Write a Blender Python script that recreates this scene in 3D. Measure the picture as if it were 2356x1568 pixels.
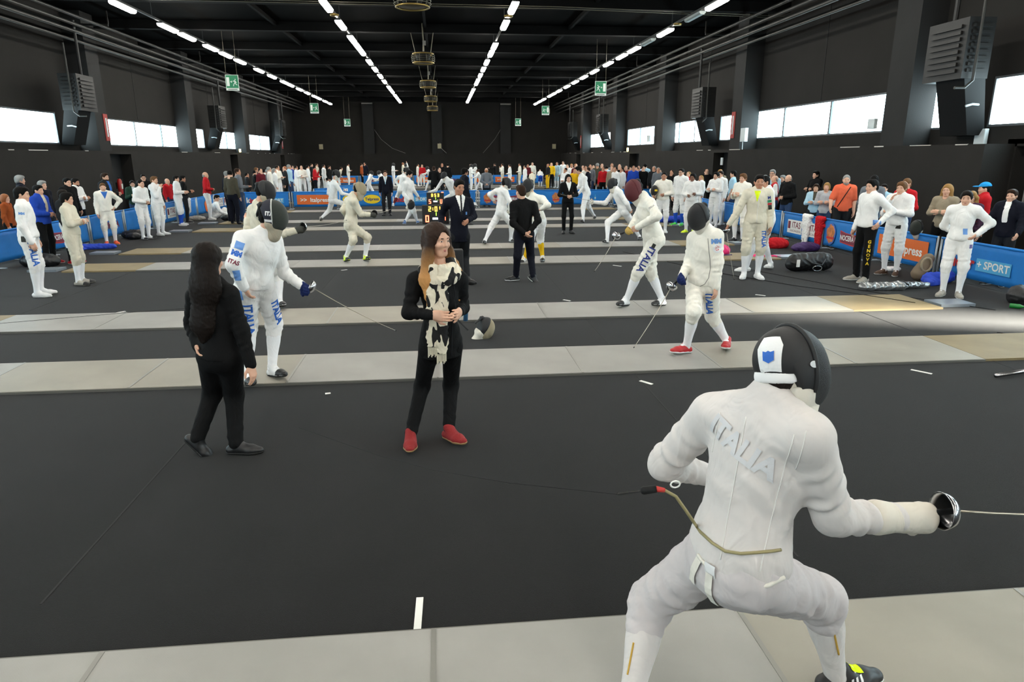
import bpy, bmesh, math, random
import numpy as np
from mathutils import Vector, Matrix
from mathutils.bvhtree import BVHTree

random.seed(7)
scene = bpy.context.scene
for _o in list(bpy.data.objects):
    bpy.data.objects.remove(_o)
COL = scene.collection
PI = math.pi

# ------------------------------------------------------------------ camera
# X runs along the pistes, Y down the length of the hall, Z up; metres.
CAM_H, CAM_F, CAM_PITCH, CAM_YAW, CAM_ROLL = 2.2, 1556.0, 0.2673, 0.0998, -0.0025
_F = Vector((math.sin(CAM_YAW) * math.cos(CAM_PITCH), math.cos(CAM_YAW) * math.cos(CAM_PITCH), -math.sin(CAM_PITCH)))
_R0 = Vector((math.cos(CAM_YAW), -math.sin(CAM_YAW), 0.0))
_U0 = _R0.cross(_F)
_R = _R0 * math.cos(CAM_ROLL) + _U0 * math.sin(CAM_ROLL)
_U = _U0 * math.cos(CAM_ROLL) - _R0 * math.sin(CAM_ROLL)
cam_data = bpy.data.cameras.new('camera')
cam_data.sensor_width = 36.0
cam_data.lens = 36.0 * CAM_F / 2356.0
cam_data.clip_start, cam_data.clip_end = 0.05, 300
cam = bpy.data.objects.new('camera', cam_data)
COL.objects.link(cam)
_m = Matrix((_R, _U, -_F)).transposed().to_4x4()
_m.translation = Vector((0, 0, CAM_H))
cam.matrix_world = _m
scene.camera = cam

# ------------------------------------------------------------------ sky, sun, exposure
world = bpy.data.worlds.new('daylight')
scene.world = world
world.use_nodes = True
_bg = world.node_tree.nodes['Background']
_bg.inputs['Color'].default_value = (0.75, 0.88, 1.0, 1)
_bg.inputs['Strength'].default_value = 1.5

_sl = bpy.data.lights.new('sun', 'SUN')
_sl.energy = 36.0
_sl.angle = math.radians(7.0)
_sl.color = (1.0, 0.96, 0.84)
sun = bpy.data.objects.new('sun', _sl)
COL.objects.link(sun)
sun.rotation_euler = Vector((-0.90, 0.30, -0.225)).to_track_quat('-Z', 'Y').to_euler()

LAMP_W = 20.0       # radiance of the fluorescent diffusers
PANE_W = 6.5        # radiance of the sunlit translucent panes
scene.view_settings.view_transform = 'Standard'
scene.view_settings.look = 'None'
scene.view_settings.gamma = 1.0
scene.view_settings.use_curve_mapping = False
scene.view_settings.exposure = 1.62
scene.cycles.max_bounces = 5
scene.cycles.diffuse_bounces = 3
scene.cycles.glossy_bounces = 2
scene.cycles.transmission_bounces = 2
scene.cycles.transparent_max_bounces = 6
scene.cycles.caustics_reflective = False
scene.cycles.caustics_refractive = False
scene.cycles.sample_clamp_indirect = 4.0

# ------------------------------------------------------------------ materials
MATS = {}


def mat(name, color, rough=0.7, metal=0.0, emit=0.0, bump=0.0, bscale=60.0, var=0.0, vscale=4.0, spec=0.5, sheen=0.0, stretch=None):
    """Principled material with optional colour mottling and bump, all procedural."""
    if name in MATS:
        return MATS[name]
    m = bpy.data.materials.new(name)
    m.use_nodes = True
    nt = m.node_tree
    b = nt.nodes['Principled BSDF']
    c = (*color[:3], 1)
    b.inputs['Base Color'].default_value = c
    b.inputs['Roughness'].default_value = rough
    b.inputs['Metallic'].default_value = metal
    b.inputs['Specular IOR Level'].default_value = spec
    if sheen:
        b.inputs['Sheen Weight'].default_value = sheen
    if emit:
        b.inputs['Emission Color'].default_value = c
        b.inputs['Emission Strength'].default_value = emit
    if var or bump:
        tc = nt.nodes.new('ShaderNodeTexCoord')
        mp = nt.nodes.new('ShaderNodeMapping')
        nt.links.new(tc.outputs['Object'], mp.inputs['Vector'])
        if stretch:
            mp.inputs['Scale'].default_value = stretch
    if var:
        n = nt.nodes.new('ShaderNodeTexNoise')
        n.inputs['Scale'].default_value = vscale
        n.inputs['Detail'].default_value = 5
        nt.links.new(mp.outputs['Vector'], n.inputs['Vector'])
        r = nt.nodes.new('ShaderNodeMapRange')
        r.inputs['From Min'].default_value, r.inputs['From Max'].default_value = 0.3, 0.7
        r.inputs['To Min'].default_value, r.inputs['To Max'].default_value = 1 - var, 1 + var
        nt.links.new(n.outputs['Fac'], r.inputs['Value'])
        mx = nt.nodes.new('ShaderNodeVectorMath')
        mx.operation = 'SCALE'
        mx.inputs[0].default_value = color[:3]
        nt.links.new(r.outputs['Result'], mx.inputs['Scale'])
        nt.links.new(mx.outputs['Vector'], b.inputs['Base Color'])
    if bump:
        n2 = nt.nodes.new('ShaderNodeTexNoise')
        n2.inputs['Scale'].default_value = bscale
        n2.inputs['Detail'].default_value = 3
        nt.links.new(mp.outputs['Vector'], n2.inputs['Vector'])
        bp = nt.nodes.new('ShaderNodeBump')
        bp.inputs['Strength'].default_value = bump
        bp.inputs['Distance'].default_value = 0.02
        nt.links.new(n2.outputs['Fac'], bp.inputs['Height'])
        nt.links.new(bp.outputs['Normal'], b.inputs['Normal'])
    MATS[name] = m
    return m


def srgb(r, g, b):
    f = lambda c: (c / 255 / 12.92) if c / 255 <= 0.04045 else ((c / 255 + 0.055) / 1.055) ** 2.4
    return (f(r), f(g), f(b))


def lamp_mat(name, color, strength):
    if name in MATS:
        return MATS[name]
    m = bpy.data.materials.new(name)
    m.use_nodes = True
    nt = m.node_tree
    nt.nodes.clear()
    e = nt.nodes.new('ShaderNodeEmission')
    e.inputs['Color'].default_value = (*color, 1)
    e.inputs['Strength'].default_value = strength
    o = nt.nodes.new('ShaderNodeOutputMaterial')
    nt.links.new(e.outputs[0], o.inputs[0])
    MATS[name] = m
    return m


# ------------------------------------------------------------------ mesh helpers
def link(o, parent=None):
    COL.objects.link(o)
    if parent is not None:
        o.parent = parent
    return o


def tag(o, label=None, cat=None, group=None, kind=None):
    if label:
        o['label'] = label
    if cat:
        o['category'] = cat
    if group:
        o['group'] = group
    if kind:
        o['kind'] = kind
    return o


def empty(name, loc=(0, 0, 0), rz=0.0, label=None, cat=None, group=None, kind=None, parent=None):
    o = bpy.data.objects.new(name, None)
    o.location = loc
    o.rotation_euler = (0, 0, rz)
    o.empty_display_size = 0.1
    link(o, parent)
    return tag(o, label, cat, group, kind)


class MB:
    """collects simple solids into one mesh"""

    def __init__(self):
        self.v, self.f = [], []

    def box(self, x0, x1, y0, y1, z0, z1, M=None):
        b = len(self.v)
        p = [(x0, y0, z0), (x1, y0, z0), (x1, y1, z0), (x0, y1, z0), (x0, y0, z1), (x1, y0, z1), (x1, y1, z1), (x0, y1, z1)]
        if M is not None:
            p = [tuple(M @ Vector(q)) for q in p]
        self.v += p
        self.f += [tuple(b + i for i in q) for q in ((3, 2, 1, 0), (4, 5, 6, 7), (0, 1, 5, 4), (1, 2, 6, 5), (2, 3, 7, 6), (3, 0, 4, 7))]
        return self

    def cbox(self, c, s, M=None):
        return self.box(c[0] - s[0] / 2, c[0] + s[0] / 2, c[1] - s[1] / 2, c[1] + s[1] / 2, c[2] - s[2] / 2, c[2] + s[2] / 2, M)

    def tube(self, pts, r, n=8, cap=True):
        pts = [Vector(p) for p in pts]
        rs = r if isinstance(r, (list, tuple)) else [r] * len(pts)
        b = len(self.v)
        ref = None
        for i, p in enumerate(pts):
            t = (pts[min(i + 1, len(pts) - 1)] - pts[max(i - 1, 0)]).normalized()
            if ref is None:
                ref = Vector((0, 0, 1)) if abs(t.z) < 0.9 else Vector((1, 0, 0))
            u = (ref - t * ref.dot(t)).normalized()
            w = t.cross(u)
            ref = u
            for k in range(n):
                a = 2 * PI * k / n
                self.v.append(tuple(p + (u * math.cos(a) + w * math.sin(a)) * rs[i]))
        for i in range(len(pts) - 1):
            for k in range(n):
                k2 = (k + 1) % n
                self.f.append((b + i * n + k, b + i * n + k2, b + (i + 1) * n + k2, b + (i + 1) * n + k))
        if cap:
            self.f.append(tuple(b + k for k in reversed(range(n))))
            self.f.append(tuple(b + (len(pts) - 1) * n + k for k in range(n)))
        return self

    def prism(self, outline, d0, d1, M):
        """outline in the local xy plane, extruded from z=d0 to d1 in the frame M"""
        b = len(self.v)
        n = len(outline)
        for d in (d0, d1):
            self.v += [tuple(M @ Vector((x, y, d))) for x, y in outline]
        self.f.append(tuple(b + i for i in reversed(range(n))))
        self.f.append(tuple(b + n + i for i in range(n)))
        for i in range(n):
            j = (i + 1) % n
            self.f.append((b + i, b + j, b + n + j, b + n + i))
        return self

    def lathe(self, prof, n=16, M=None):
        """prof: (radius, z) pairs turned about local z"""
        b = len(self.v)
        for r, z in prof:
            for k in range(n):
                a = 2 * PI * k / n
                p = Vector((r * math.cos(a), r * math.sin(a), z))
                self.v.append(tuple(M @ p if M is not None else p))
        for i in range(len(prof) - 1):
            for k in range(n):
                k2 = (k + 1) % n
                self.f.append((b + i * n + k, b + i * n + k2, b + (i + 1) * n + k2, b + (i + 1) * n + k))
        return self

    def mesh(self, name):
        me = bpy.data.meshes.new(name)
        me.from_pydata(self.v, [], self.f)
        me.update()
        return me

    def build(self, name, m, parent=None, smooth=False, loc=None):
        me = self.mesh(name)
        if m is not None:
            me.materials.append(m)
        if smooth:
            me.shade_smooth()
        o = bpy.data.objects.new(name, me)
        if loc is not None:
            o.location = loc
        return link(o, parent)


def struct(o):
    o['kind'] = 'structure'
    return o


def obj_of(me, name, m=None, parent=None, loc=(0, 0, 0), rot=(0, 0, 0), scale=(1, 1, 1)):
    if m is not None and not me.materials:
        me.materials.append(m)
    o = bpy.data.objects.new(name, me)
    o.location, o.rotation_euler, o.scale = loc, rot, scale
    return link(o, parent)


def bevel(o, w=0.01, seg=2):
    md = o.modifiers.new('bevel', 'BEVEL')
    md.width, md.segments = w, seg
    return o


def frame(origin, x, y):
    """4x4 with given x and y axes (z = x cross y)"""
    x = Vector(x).normalized()
    y = Vector(y)
    y = (y - x * y.dot(x)).normalized()
    z = x.cross(y)
    M = Matrix((x, y, z)).transposed().to_4x4()
    M.translation = Vector(origin)
    return M


_TXT = {}


def text_mesh(s, size=1.0, bold=0.0, shear=0.0, spacing=1.0):
    """flat lettering as (verts, faces), centred, cap height about 0.7*size"""
    key = (s, size, bold, shear, spacing)
    if key in _TXT:
        return _TXT[key]
    cu = bpy.data.curves.new('lettering', 'FONT')
    cu.body = s
    cu.size = size
    cu.align_x, cu.align_y = 'CENTER', 'CENTER'
    cu.offset = bold
    cu.shear = shear
    cu.space_character = spacing
    cu.resolution_u = 3
    o = bpy.data.objects.new('lettering', cu)
    COL.objects.link(o)
    dg = bpy.context.evaluated_depsgraph_get()
    me = bpy.data.meshes.new_from_object(o.evaluated_get(dg))
    v = [tuple(q.co) for q in me.vertices]
    f = [tuple(p.vertices) for p in me.polygons]
    bpy.data.objects.remove(o)
    bpy.data.curves.remove(cu)
    bpy.data.meshes.remove(me)
    _TXT[key] = (v, f)
    return v, f


def lettering(s, M, size, m, parent, bold=0.0, shear=0.0, name='lettering', sx=1.0, spacing=1.0, lift=0.0, thick=0.0):
    """printed letters lying in the frame M's xy plane"""
    v, f = text_mesh(s, size, bold, shear, spacing)
    me = bpy.data.meshes.new(name)
    me.from_pydata([tuple(M @ Vector((x * sx, y, lift))) for x, y, z in v], [], f)
    me.materials.append(m)
    o = bpy.data.objects.new(name, me)
    return link(o, parent)


def disc_outline(rx, ry, n=24):
    return [(rx * math.cos(2 * PI * k / n), ry * math.sin(2 * PI * k / n)) for k in range(n)]
# ------------------------------------------------------------------ the hall
XL, XR = -13.0, 11.6            # faces of the lower walls and of the columns
XLB, XRB = -13.7, 12.3          # recessed upper walls that hold the windows
Y0, Y1 = -24.0, 68.0
LEDGE, ROOF = 2.42, 7.35
m_carpet = mat('carpet', srgb(22, 21, 21), 0.95, bump=0.3, bscale=260, var=0.12, vscale=2.2, spec=0.12, sheen=0.08)
m_wall = mat('dark_wall', srgb(33, 31, 29), 0.85, bump=0.1, bscale=40, var=0.12, vscale=1.2, spec=0.25)
m_wall2 = mat('dark_wall_upper', srgb(31, 29, 27), 0.85, bump=0.08, bscale=30, var=0.10, vscale=0.9, spec=0.25)
m_col = mat('column_paint', srgb(31, 31, 31), 0.8, bump=0.08, bscale=30, var=0.1, vscale=1.5, spec=0.3)
m_ceil = mat('ceiling_paint', srgb(8, 8, 8), 0.95, var=0.1, vscale=1.0, spec=0.03)
m_beam = mat('beam_paint', srgb(12, 12, 12), 0.9, var=0.1, vscale=2.0, spec=0.08)
m_black = mat('black_paint', srgb(18, 19, 20), 0.7, spec=0.3)
m_steel = mat('grey_steel', srgb(120, 118, 112), 0.45, metal=0.7)
m_frame = mat('window_frame', srgb(80, 84, 88), 0.6)
m_flake = mat('bare_plaster', srgb(190, 186, 180), 0.9)

floor = struct(MB().box(XL - 1.5, XR + 4.5, Y0 - 1, Y1 + 1, -0.2, 0.0).build('floor', m_carpet))
# seams between the carpet widths, each a slightly raised lip
seams = MB()
for x in (-10.2, -6.15, -2.1, 1.95, 6.0, 9.2):
    seams.box(x - 0.006, x + 0.006, 3.2, 60, 0.0, 0.002)
struct(seams.build('carpet_seam', mat('seam', srgb(36, 36, 36), 0.95), floor))

ceiling = struct(MB().box(XLB - 0.5, XRB + 0.5, Y0 - 0.5, Y1 + 0.5, ROOF, ROOF + 0.2).build('ceiling', m_ceil))
for k in range(18):
    y = -21.45 + 5.15 * k
    MB().box(XLB, XRB, y - 0.16, y + 0.16, ROOF - 0.34, ROOF - 0.01).build('beam', m_beam, ceiling)
for x in (-6.4, -0.5, 5.4):
    MB().box(x - 0.05, x + 0.05, Y0, Y1, ROOF - 0.16, ROOF - 0.02).build('purlin', m_beam, ceiling)


def side_wall(side):
    right = side == 'right'
    xf, xb = (XR, XRB) if right else (XL, XLB)
    s = 1 if right else -1
    xo = xb + s * 0.25

    def bx(mb, xa, xc, *r):
        return mb.box(min(xa, xc), max(xa, xc), *r)
    wall = empty('wall_' + side, kind='structure')
    # lower wall with door recesses, ledge on top
    if right:
        doors = [(27.5, 29.0), (40.4, 42.5), (57.9, 59.7)]
        start = 14.0
    else:
        doors = [(29.1, 31.0), (44.9, 46.5), (58.5, 60.0)]
        start = Y0
    y = start
    for k, (a, b) in enumerate(doors + [(Y1, Y1)]):
        bx(MB(), xf, xb, y, a, 0, LEDGE).build('lower_wall', m_wall, wall)
        if b > a:
            bx(MB(), xf, xb, a, b, 2.3, LEDGE).build('lower_wall', m_wall, wall)
            d = struct(bx(MB(), xf + s * 0.45, xf + s * 0.52, a, b, 0, 2.3).build('door_%d' % (k + (1 if right else 5)), m_black))
            bx(MB(), xf + s * 0.42, xf + s * 0.46, a + 0.12, a + 0.2, 0.95, 1.15).build('handle', m_steel, d)
        y = b
    # pale chips along the ledge where the paint has come off
    ch = MB()
    rr = random.Random(3 if right else 4)
    yy = start + 0.5
    while yy < Y1 - 4:
        L = rr.uniform(0.15, 1.1)
        if rr.random() < 0.55 and not any(a - 1 < yy < b for a, b in doors):
            bx(ch, xf - s * 0.004, xf + s * 0.02, yy, yy + L, LEDGE - 0.012 - rr.random() * 0.012, LEDGE + 0.004)
        yy += L + rr.uniform(0.2, 1.2)
    ch.build('paint_chips', m_flake, wall)['kind'] = 'stuff'
    # columns
    cols = [-22.8, -12.8, -2.8, 7.2, 17.2, 27.0, 36.7, 46.7, 57.6] if right else [-21.8, -11.4, -1.2, 8.8, 18.8, 28.9, 38.9, 49.2, 59.4]
    for c in cols:
        z0 = LEDGE if c > start or (right and c > 6.2) else 0
        bx(MB(), xf, xb, c - 0.5, c + 0.45, z0, ROOF).build('column', m_col, wall)
    # windows (y0, y1) in the recessed wall
    if right:
        wins = [(-22, -13.5), (-12, -4), (-1.5, 6.2), (7.8, 14.9), (17.6, 18.0), (18.45, 27.5), (28.9, 30.3), (31.2, 37.9), (39.9, 45.8), (46.9, 49.2), (50.5, 58.8)]
        wins[4] = (15.9, 17.25)
        wz0, wz1 = 2.80, 3.87
    else:
        wins = [(-21.5, -12), (-10.5, -2.2), (-0.5, 7.5), (9.8, 17.8), (19.6, 27.0), (27.8, 28.9), (30.5, 39.5), (41.4, 42.7), (44.1, 50.0), (52.4, 58.4)]
        wz0, wz1 = 2.64, 3.74
    y = Y0
    for k, (a, b) in enumerate(wins + [(Y1, Y1)]):
        bx(MB(), xb, xo, y, a, 0 if right and y < 6 else LEDGE - 0.05, ROOF).build('upper_wall', m_wall2, wall)
        if b > a:
            bx(MB(), xb, xo, a, b, LEDGE - 0.05, wz0).build('upper_wall', m_wall2, wall)
            bx(MB(), xb, xo, a, b, wz1, ROOF).build('upper_wall', m_wall2, wall)
            if right and b < 7:
                bx(MB(), xb, xo, a, b, 0, LEDGE).build('upper_wall', m_wall2, wall)
            window(k + (1 if right else 20), xb + s * 0.06, s, a, b, wz0, wz1, 2.62 if right else 3.0)
        y = b
    # vertical joints between the precast slabs
    for c0, c1 in zip(cols[:-1], cols[1:]):
        mid = (c0 + c1) / 2
        bx(MB(), xb - s * 0.012, xb, mid - 0.015, mid + 0.015, wz1 + 0.04, ROOF).build('slab_joint', m_black, wall)
    return wall


def pane_material():
    """sunlit corrugated plastic: glows, and lets a little of the sun straight through"""
    m = bpy.data.materials.new('translucent_pane')
    m.use_nodes = True
    nt = m.node_tree
    nt.nodes.clear()
    e = nt.nodes.new('ShaderNodeEmission')
    tc = nt.nodes.new('ShaderNodeTexCoord')
    w = nt.nodes.new('ShaderNodeTexWave')
    w.wave_type, w.bands_direction = 'BANDS', 'Y'
    w.inputs['Scale'].default_value = 0.75
    w.inputs['Distortion'].default_value = 0.4
    nt.links.new(tc.outputs['Object'], w.inputs['Vector'])
    r = nt.nodes.new('ShaderNodeMix')
    r.data_type = 'RGBA'
    r.inputs['A'].default_value = (0.45, 0.78, 0.9, 1)
    r.inputs['B'].default_value = (0.93, 1.0, 1.0, 1)
    nt.links.new(w.outputs['Fac'], r.inputs['Factor'])
    nt.links.new(r.outputs['Result'], e.inputs['Color'])
    e.inputs['Strength'].default_value = PANE_W
    t = nt.nodes.new('ShaderNodeBsdfTransparent')
    t.inputs['Color'].default_value = (1, 1, 1, 1)
    mx = nt.nodes.new('ShaderNodeMixShader')
    mx.inputs['Fac'].default_value = 0.06
    nt.links.new(e.outputs[0], mx.inputs[1])
    nt.links.new(t.outputs[0], mx.inputs[2])
    o = nt.nodes.new('ShaderNodeOutputMaterial')
    nt.links.new(mx.outputs[0], o.inputs[0])
    return m


m_pane = pane_material()


def window(n, x, s, a, b, z0, z1, pitch):
    w = empty('window_%d' % n, kind='structure')
    f = MB()
    t = 0.05
    f.box(x - 0.05, x + 0.05, a, b, z0, z0 + t).box(x - 0.05, x + 0.05, a, b, z1 - t, z1)
    f.box(x - 0.05, x + 0.05, a, a + t, z0 + t, z1 - t).box(x - 0.05, x + 0.05, b - t, b, z0 + t, z1 - t)
    f.build('window_frame', m_frame, w)
    k = max(1, round((b - a) / pitch))
    for i in range(k):
        ya, yb = a + (b - a) * i / k, a + (b - a) * (i + 1) / k
        MB().box(x + s * 0.01, x + s * 0.016, ya + 0.03, yb - 0.03, z0 + t, z1 - t).build('pane', m_pane, w)
        if i:
            MB().box(x - 0.05, x + 0.05, ya - 0.04, ya + 0.04, z0 + t, z1 - t).build('mullion', m_frame, w)
    return w


side_wall('right')
side_wall('left')

# end walls
wf = struct(MB().box(XLB, XRB, Y1, Y1 + 0.3, 0, ROOF).build('wall_far', m_wall2))
MB().box(XL, XR, Y1 - 0.5, Y1, 0, LEDGE).build('lower_wall', m_wall, wf)
for x in (-6.75, -0.35, 6.2):
    MB().box(x - 0.5, x + 0.5, Y1 - 0.45, Y1, LEDGE, 6.85).build('column', m_col, wf)
for x in (-6.75, 6.2):
    MB().box(x - 0.5, x + 0.5, Y1 - 0.55, Y1 - 0.46, 6.85, 6.97).build('bracket', m_steel, wf)
for pts in ([(-6.2, Y1 - .5, 4.6), (-5.6, Y1 - .5, 3.7), (-4.6, Y1 - .5, 2.9), (-3.4, Y1 - .5, 2.45)],
            [(5.7, Y1 - .5, 4.6), (5.2, Y1 - .5, 3.8), (4.6, Y1 - .5, 3.1), (4.0, Y1 - .5, 2.45)],
            [(-0.1, Y1 - .5, 3.4), (0.0, Y1 - .5, 2.9), (0.5, Y1 - .5, 2.45)]):
    MB().tube(pts, 0.02, 6).build('cable', m_steel, wf)
struct(MB().box(XLB, XRB + 4, Y0 - 0.3, Y0, 0, ROOF).build('wall_back', m_wall2))
# the recess by the goods door on the right: unseen opening to the yard, narrowed to shape the sun patch
XD = 15.4
vest = empty('wall_vestibule', kind='structure')
MB().box(XRB, XD, 13.95, 14.2, 0, LEDGE).build('side_wall', m_wall, vest)
MB().box(XRB, XD, 3.3, 3.5, 0, LEDGE).build('side_wall', m_wall, vest)
MB().box(XRB, XD + 0.2, 3.3, 14.2, LEDGE, LEDGE + 0.1).build('roof_slab', m_wall, vest)
MB().box(XD, XD + 0.2, 6.1, 14.2, 0, LEDGE).build('unseen_outer_wall', m_wall2, vest)  # out of view; its edge trims the sun patch on the carpet
MB().box(XD, XD + 0.2, 3.3, 4.4, 0, LEDGE).build('unseen_outer_wall', m_wall2, vest)
# ------------------------------------------------------------------ overhead fixtures
m_tube = lamp_mat('fluorescent_diffuser', (1.0, 0.97, 0.88), LAMP_W)
m_off = mat('unlit_diffuser', srgb(150, 158, 156), 0.5)
m_house = mat('lamp_housing', srgb(44, 44, 42), 0.6)
m_brass = mat('old_brass', srgb(150, 125, 70), 0.4, metal=0.8)
m_wire = mat('wire_guard', srgb(100, 95, 80), 0.5, metal=0.6)
LZ = 6.7
ROWS = [(-9.67, 'left wall side', [24.0, 27.6, 29.5, 32.3, 34.4, 36.7, 40.3, 43.2, 46.4, 48.2, 51.2, 53.9, 57.0, 58.9, 62.0, 64.4]),
        (-3.40, 'left of centre', [23.3, 26.5, 29.6, 31.4, 33.0, 36.4, 39.3, 42.6, 45.5, 49.3, 51.0, 52.7, 55.8, 58.0, 60.0, 62.0]),
        (2.38, 'right of centre', [23.1, 26.0, 30.9, 33.0, 36.0, 38.8, 41.7, 44.4, 46.3, 50.7, 53.0, 55.0, 57.0, 59.5, 61.5]),
        (8.55, 'right wall side', [22.0, 27.0, 31.3, 33.4, 36.1, 39.3, 42.2, 44.9, 47.8, 51.0, 53.4, 55.2, 58.6, 61.0, 63.4])]
ADDED_LAMPS = [-22.0 + 2.85 * k for k in range(15)]  # unseen lamps added to brighten the sides facing the camera
DEAD = {(3, 23.9), (3, 29.2)}
HALF = 0.72
tube_me = MB()
_o = [(-0.11, 0.0), (-0.10, -0.06), (-0.06, -0.095), (0.06, -0.095), (0.10, -0.06), (0.11, 0.0)]
tube_me.prism(_o, -HALF, HALF, frame((0, 0, 0), (1, 0, 0), (0, 0, 1)))
tube_me = tube_me.mesh('diffuser')
house_me = MB().box(-0.09, 0.09, -HALF - 0.05, HALF + 0.05, 0.0, 0.05).mesh('housing')
NTH = ['first', 'second', 'third', 'fourth', 'fifth', 'sixth', 'seventh', 'eighth', 'ninth', 'tenth', 'eleventh', 'twelfth', 'thirteenth',
       'fourteenth', 'fifteenth', 'sixteenth', 'seventeenth', 'eighteenth', 'nineteenth', 'twentieth']
ROWN = ['outer row by the left wall', 'inner row left of the cage lamps', 'inner row right of the cage lamps', 'outer row by the right wall']
for r, (x, _n, ys) in enumerate(ROWS):
    ch = MB()
    ch.box(x - 0.03, x + 0.03, -23.5, 66, LZ + 0.05, LZ + 0.12)
    track = ch.build('lighting_track', m_house)
    tag(track, ['long dark lamp channel of the outer row by the left wall', 'long dark lamp channel of the inner row left of the cage lamps',
                'long dark lamp channel of the inner row right of the cage lamps', 'long dark lamp channel of the outer row by the right wall'][r], 'lamp channel', 'lamp channels')
    for k in range(12):
        MB().tube([(x, 0.5 + 5.15 * k, LZ + 0.12), (x, 0.5 + 5.15 * k, ROOF)], 0.012, 6).build('hanger', m_house, track)
    allys = [(y, 0) for y in ADDED_LAMPS] + [(y, 1) for y in ys] + [(y, 2) for rr, y in DEAD if rr == r]
    n = 0
    for y, st in sorted(allys):
        L = empty('ceiling_lamp', (x, y, LZ))
        obj_of(house_me, 'housing', m_house, L)
        me = tube_me
        if st == 2:
            me = tube_me.copy()
            me.materials.clear()
            obj_of(me, 'diffuser', m_off, L)
        else:
            obj_of(me, 'diffuser', m_tube, L)
        if st == 0:
            tag(L, 'lit ceiling lamp above the view, %s, %s of fifteen' % (ROWN[r], NTH[ADDED_LAMPS.index(y)]), 'ceiling lamp', 'ceiling lamps above the view')
        elif st == 2:
            tag(L, 'unlit grey fluorescent lamp in the right wall row, ' + ('next to the nearest lit one' if y < 26 else 'further along past the round detector'), 'ceiling lamp', 'fluorescent ceiling lamps')
        else:
            tag(L, 'lit fluorescent lamp, %s from the viewer in the %s' % (NTH[n], ROWN[r]), 'ceiling lamp', 'fluorescent ceiling lamps')
            n += 1

# round detector pads on the lamp channels
for (x, y, w) in ((-3.4, 25.0, 'left inner'), (2.38, 24.7, 'right inner'), (8.55, 25.6, 'right outer')):
    o = MB().lathe([(0.001, 0.0), (0.13, 0.0), (0.15, 0.03), (0.15, 0.06), (0.001, 0.06)], 18).build('smoke_detector', m_brass, loc=(x, y, LZ - 0.02))
    tag(o, 'round brassy detector disc on the %s lamp row' % w, 'detector', 'ceiling detectors')

# wire-cage lamps hanging down the middle of the hall
for k, y in enumerate((19.0, 29.8, 40.2, 50.2, 60.1)):
    L = empty('cage_lamp', (-0.62, y, 5.85))
    R = 0.42
    for z, rr, w in ((0.0, R, 0.025), (0.34, R, 0.025)):
        mb = MB()
        mb.tube([(rr * math.cos(a), rr * math.sin(a), z) for a in np.linspace(0, 2 * PI, 25)], w, 6, False)
        mb.build('rim', m_brass, L, True)
    for z in (0.07, 0.14, 0.21, 0.28):
        mb = MB()
        mb.tube([((R + .05) * math.cos(a), (R + .05) * math.sin(a), z) for a in np.linspace(0, 2 * PI, 25)], 0.009, 5, False)
        mb.build('wire_ring', m_wire, L, True)
    for j in range(10):
        a = 2 * PI * j / 10
        MB().tube([(R * math.cos(a), R * math.sin(a), 0), ((R + .05) * math.cos(a), (R + .05) * math.sin(a), 0.17), (R * math.cos(a), R * math.sin(a), 0.34)], 0.01, 5).build('wire_rib', m_wire, L)
    MB().lathe([(0.001, 0.05), (0.2, 0.05), (0.3, 0.2), (0.3, 0.3), (0.12, 0.42), (0.001, 0.42)], 18).build('reflector', m_black, L, True)
    MB().lathe([(0.001, -0.02), (0.33, 0.0), (0.37, 0.03)], 18).build('lens', mat('lamp_lens', srgb(70, 62, 44), 0.3), L, True)
    MB().tube([(-0.3, 0, 0.34), (-0.55, 0.3, ROOF - 5.85)], 0.014, 6).build('cable', m_wire, L)
    MB().tube([(0.3, 0, 0.34), (0.42, 0.1, 1.1), (0.5, 0.2, ROOF - 5.85)], 0.014, 6).build('cable', m_wire, L)
    MB().tube([(0.02, 0, 0.42), (0.03, 0, 0.85), (0.0, 0.05, ROOF - 5.85)], 0.03, 6).build('stem', m_wire, L)
    MB().cbox((0.06, -0.02, 0.75), (0.13, 0.1, 0.17)).build('junction_box', m_steel, L)
    tag(L, ['round wire-cage lamp cut off by the top edge of the view', 'largest whole wire-cage lamp hanging mid-hall', 'third wire-cage lamp down the hall centre',
            'fourth wire-cage lamp down the hall centre', 'smallest, farthest wire-cage lamp before the far wall'][k], 'cage lamp', 'cage lamps down the centre')

# bus wires across the hall
for y, z in ((24.0, 6.95), (24.5, 6.99)):
    o = MB().tube([(XLB, y, z), (-5, y, z - 0.02), (4, y, z - 0.05), (XRB, y + 0.5, z - 0.12)], 0.012, 5).build('span_wire', m_wire)
    tag(o, 'thin wire strung across the hall under the roof, ' + ('nearer of two' if y < 24.2 else 'farther of two'), 'wire', 'span wires')

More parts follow.
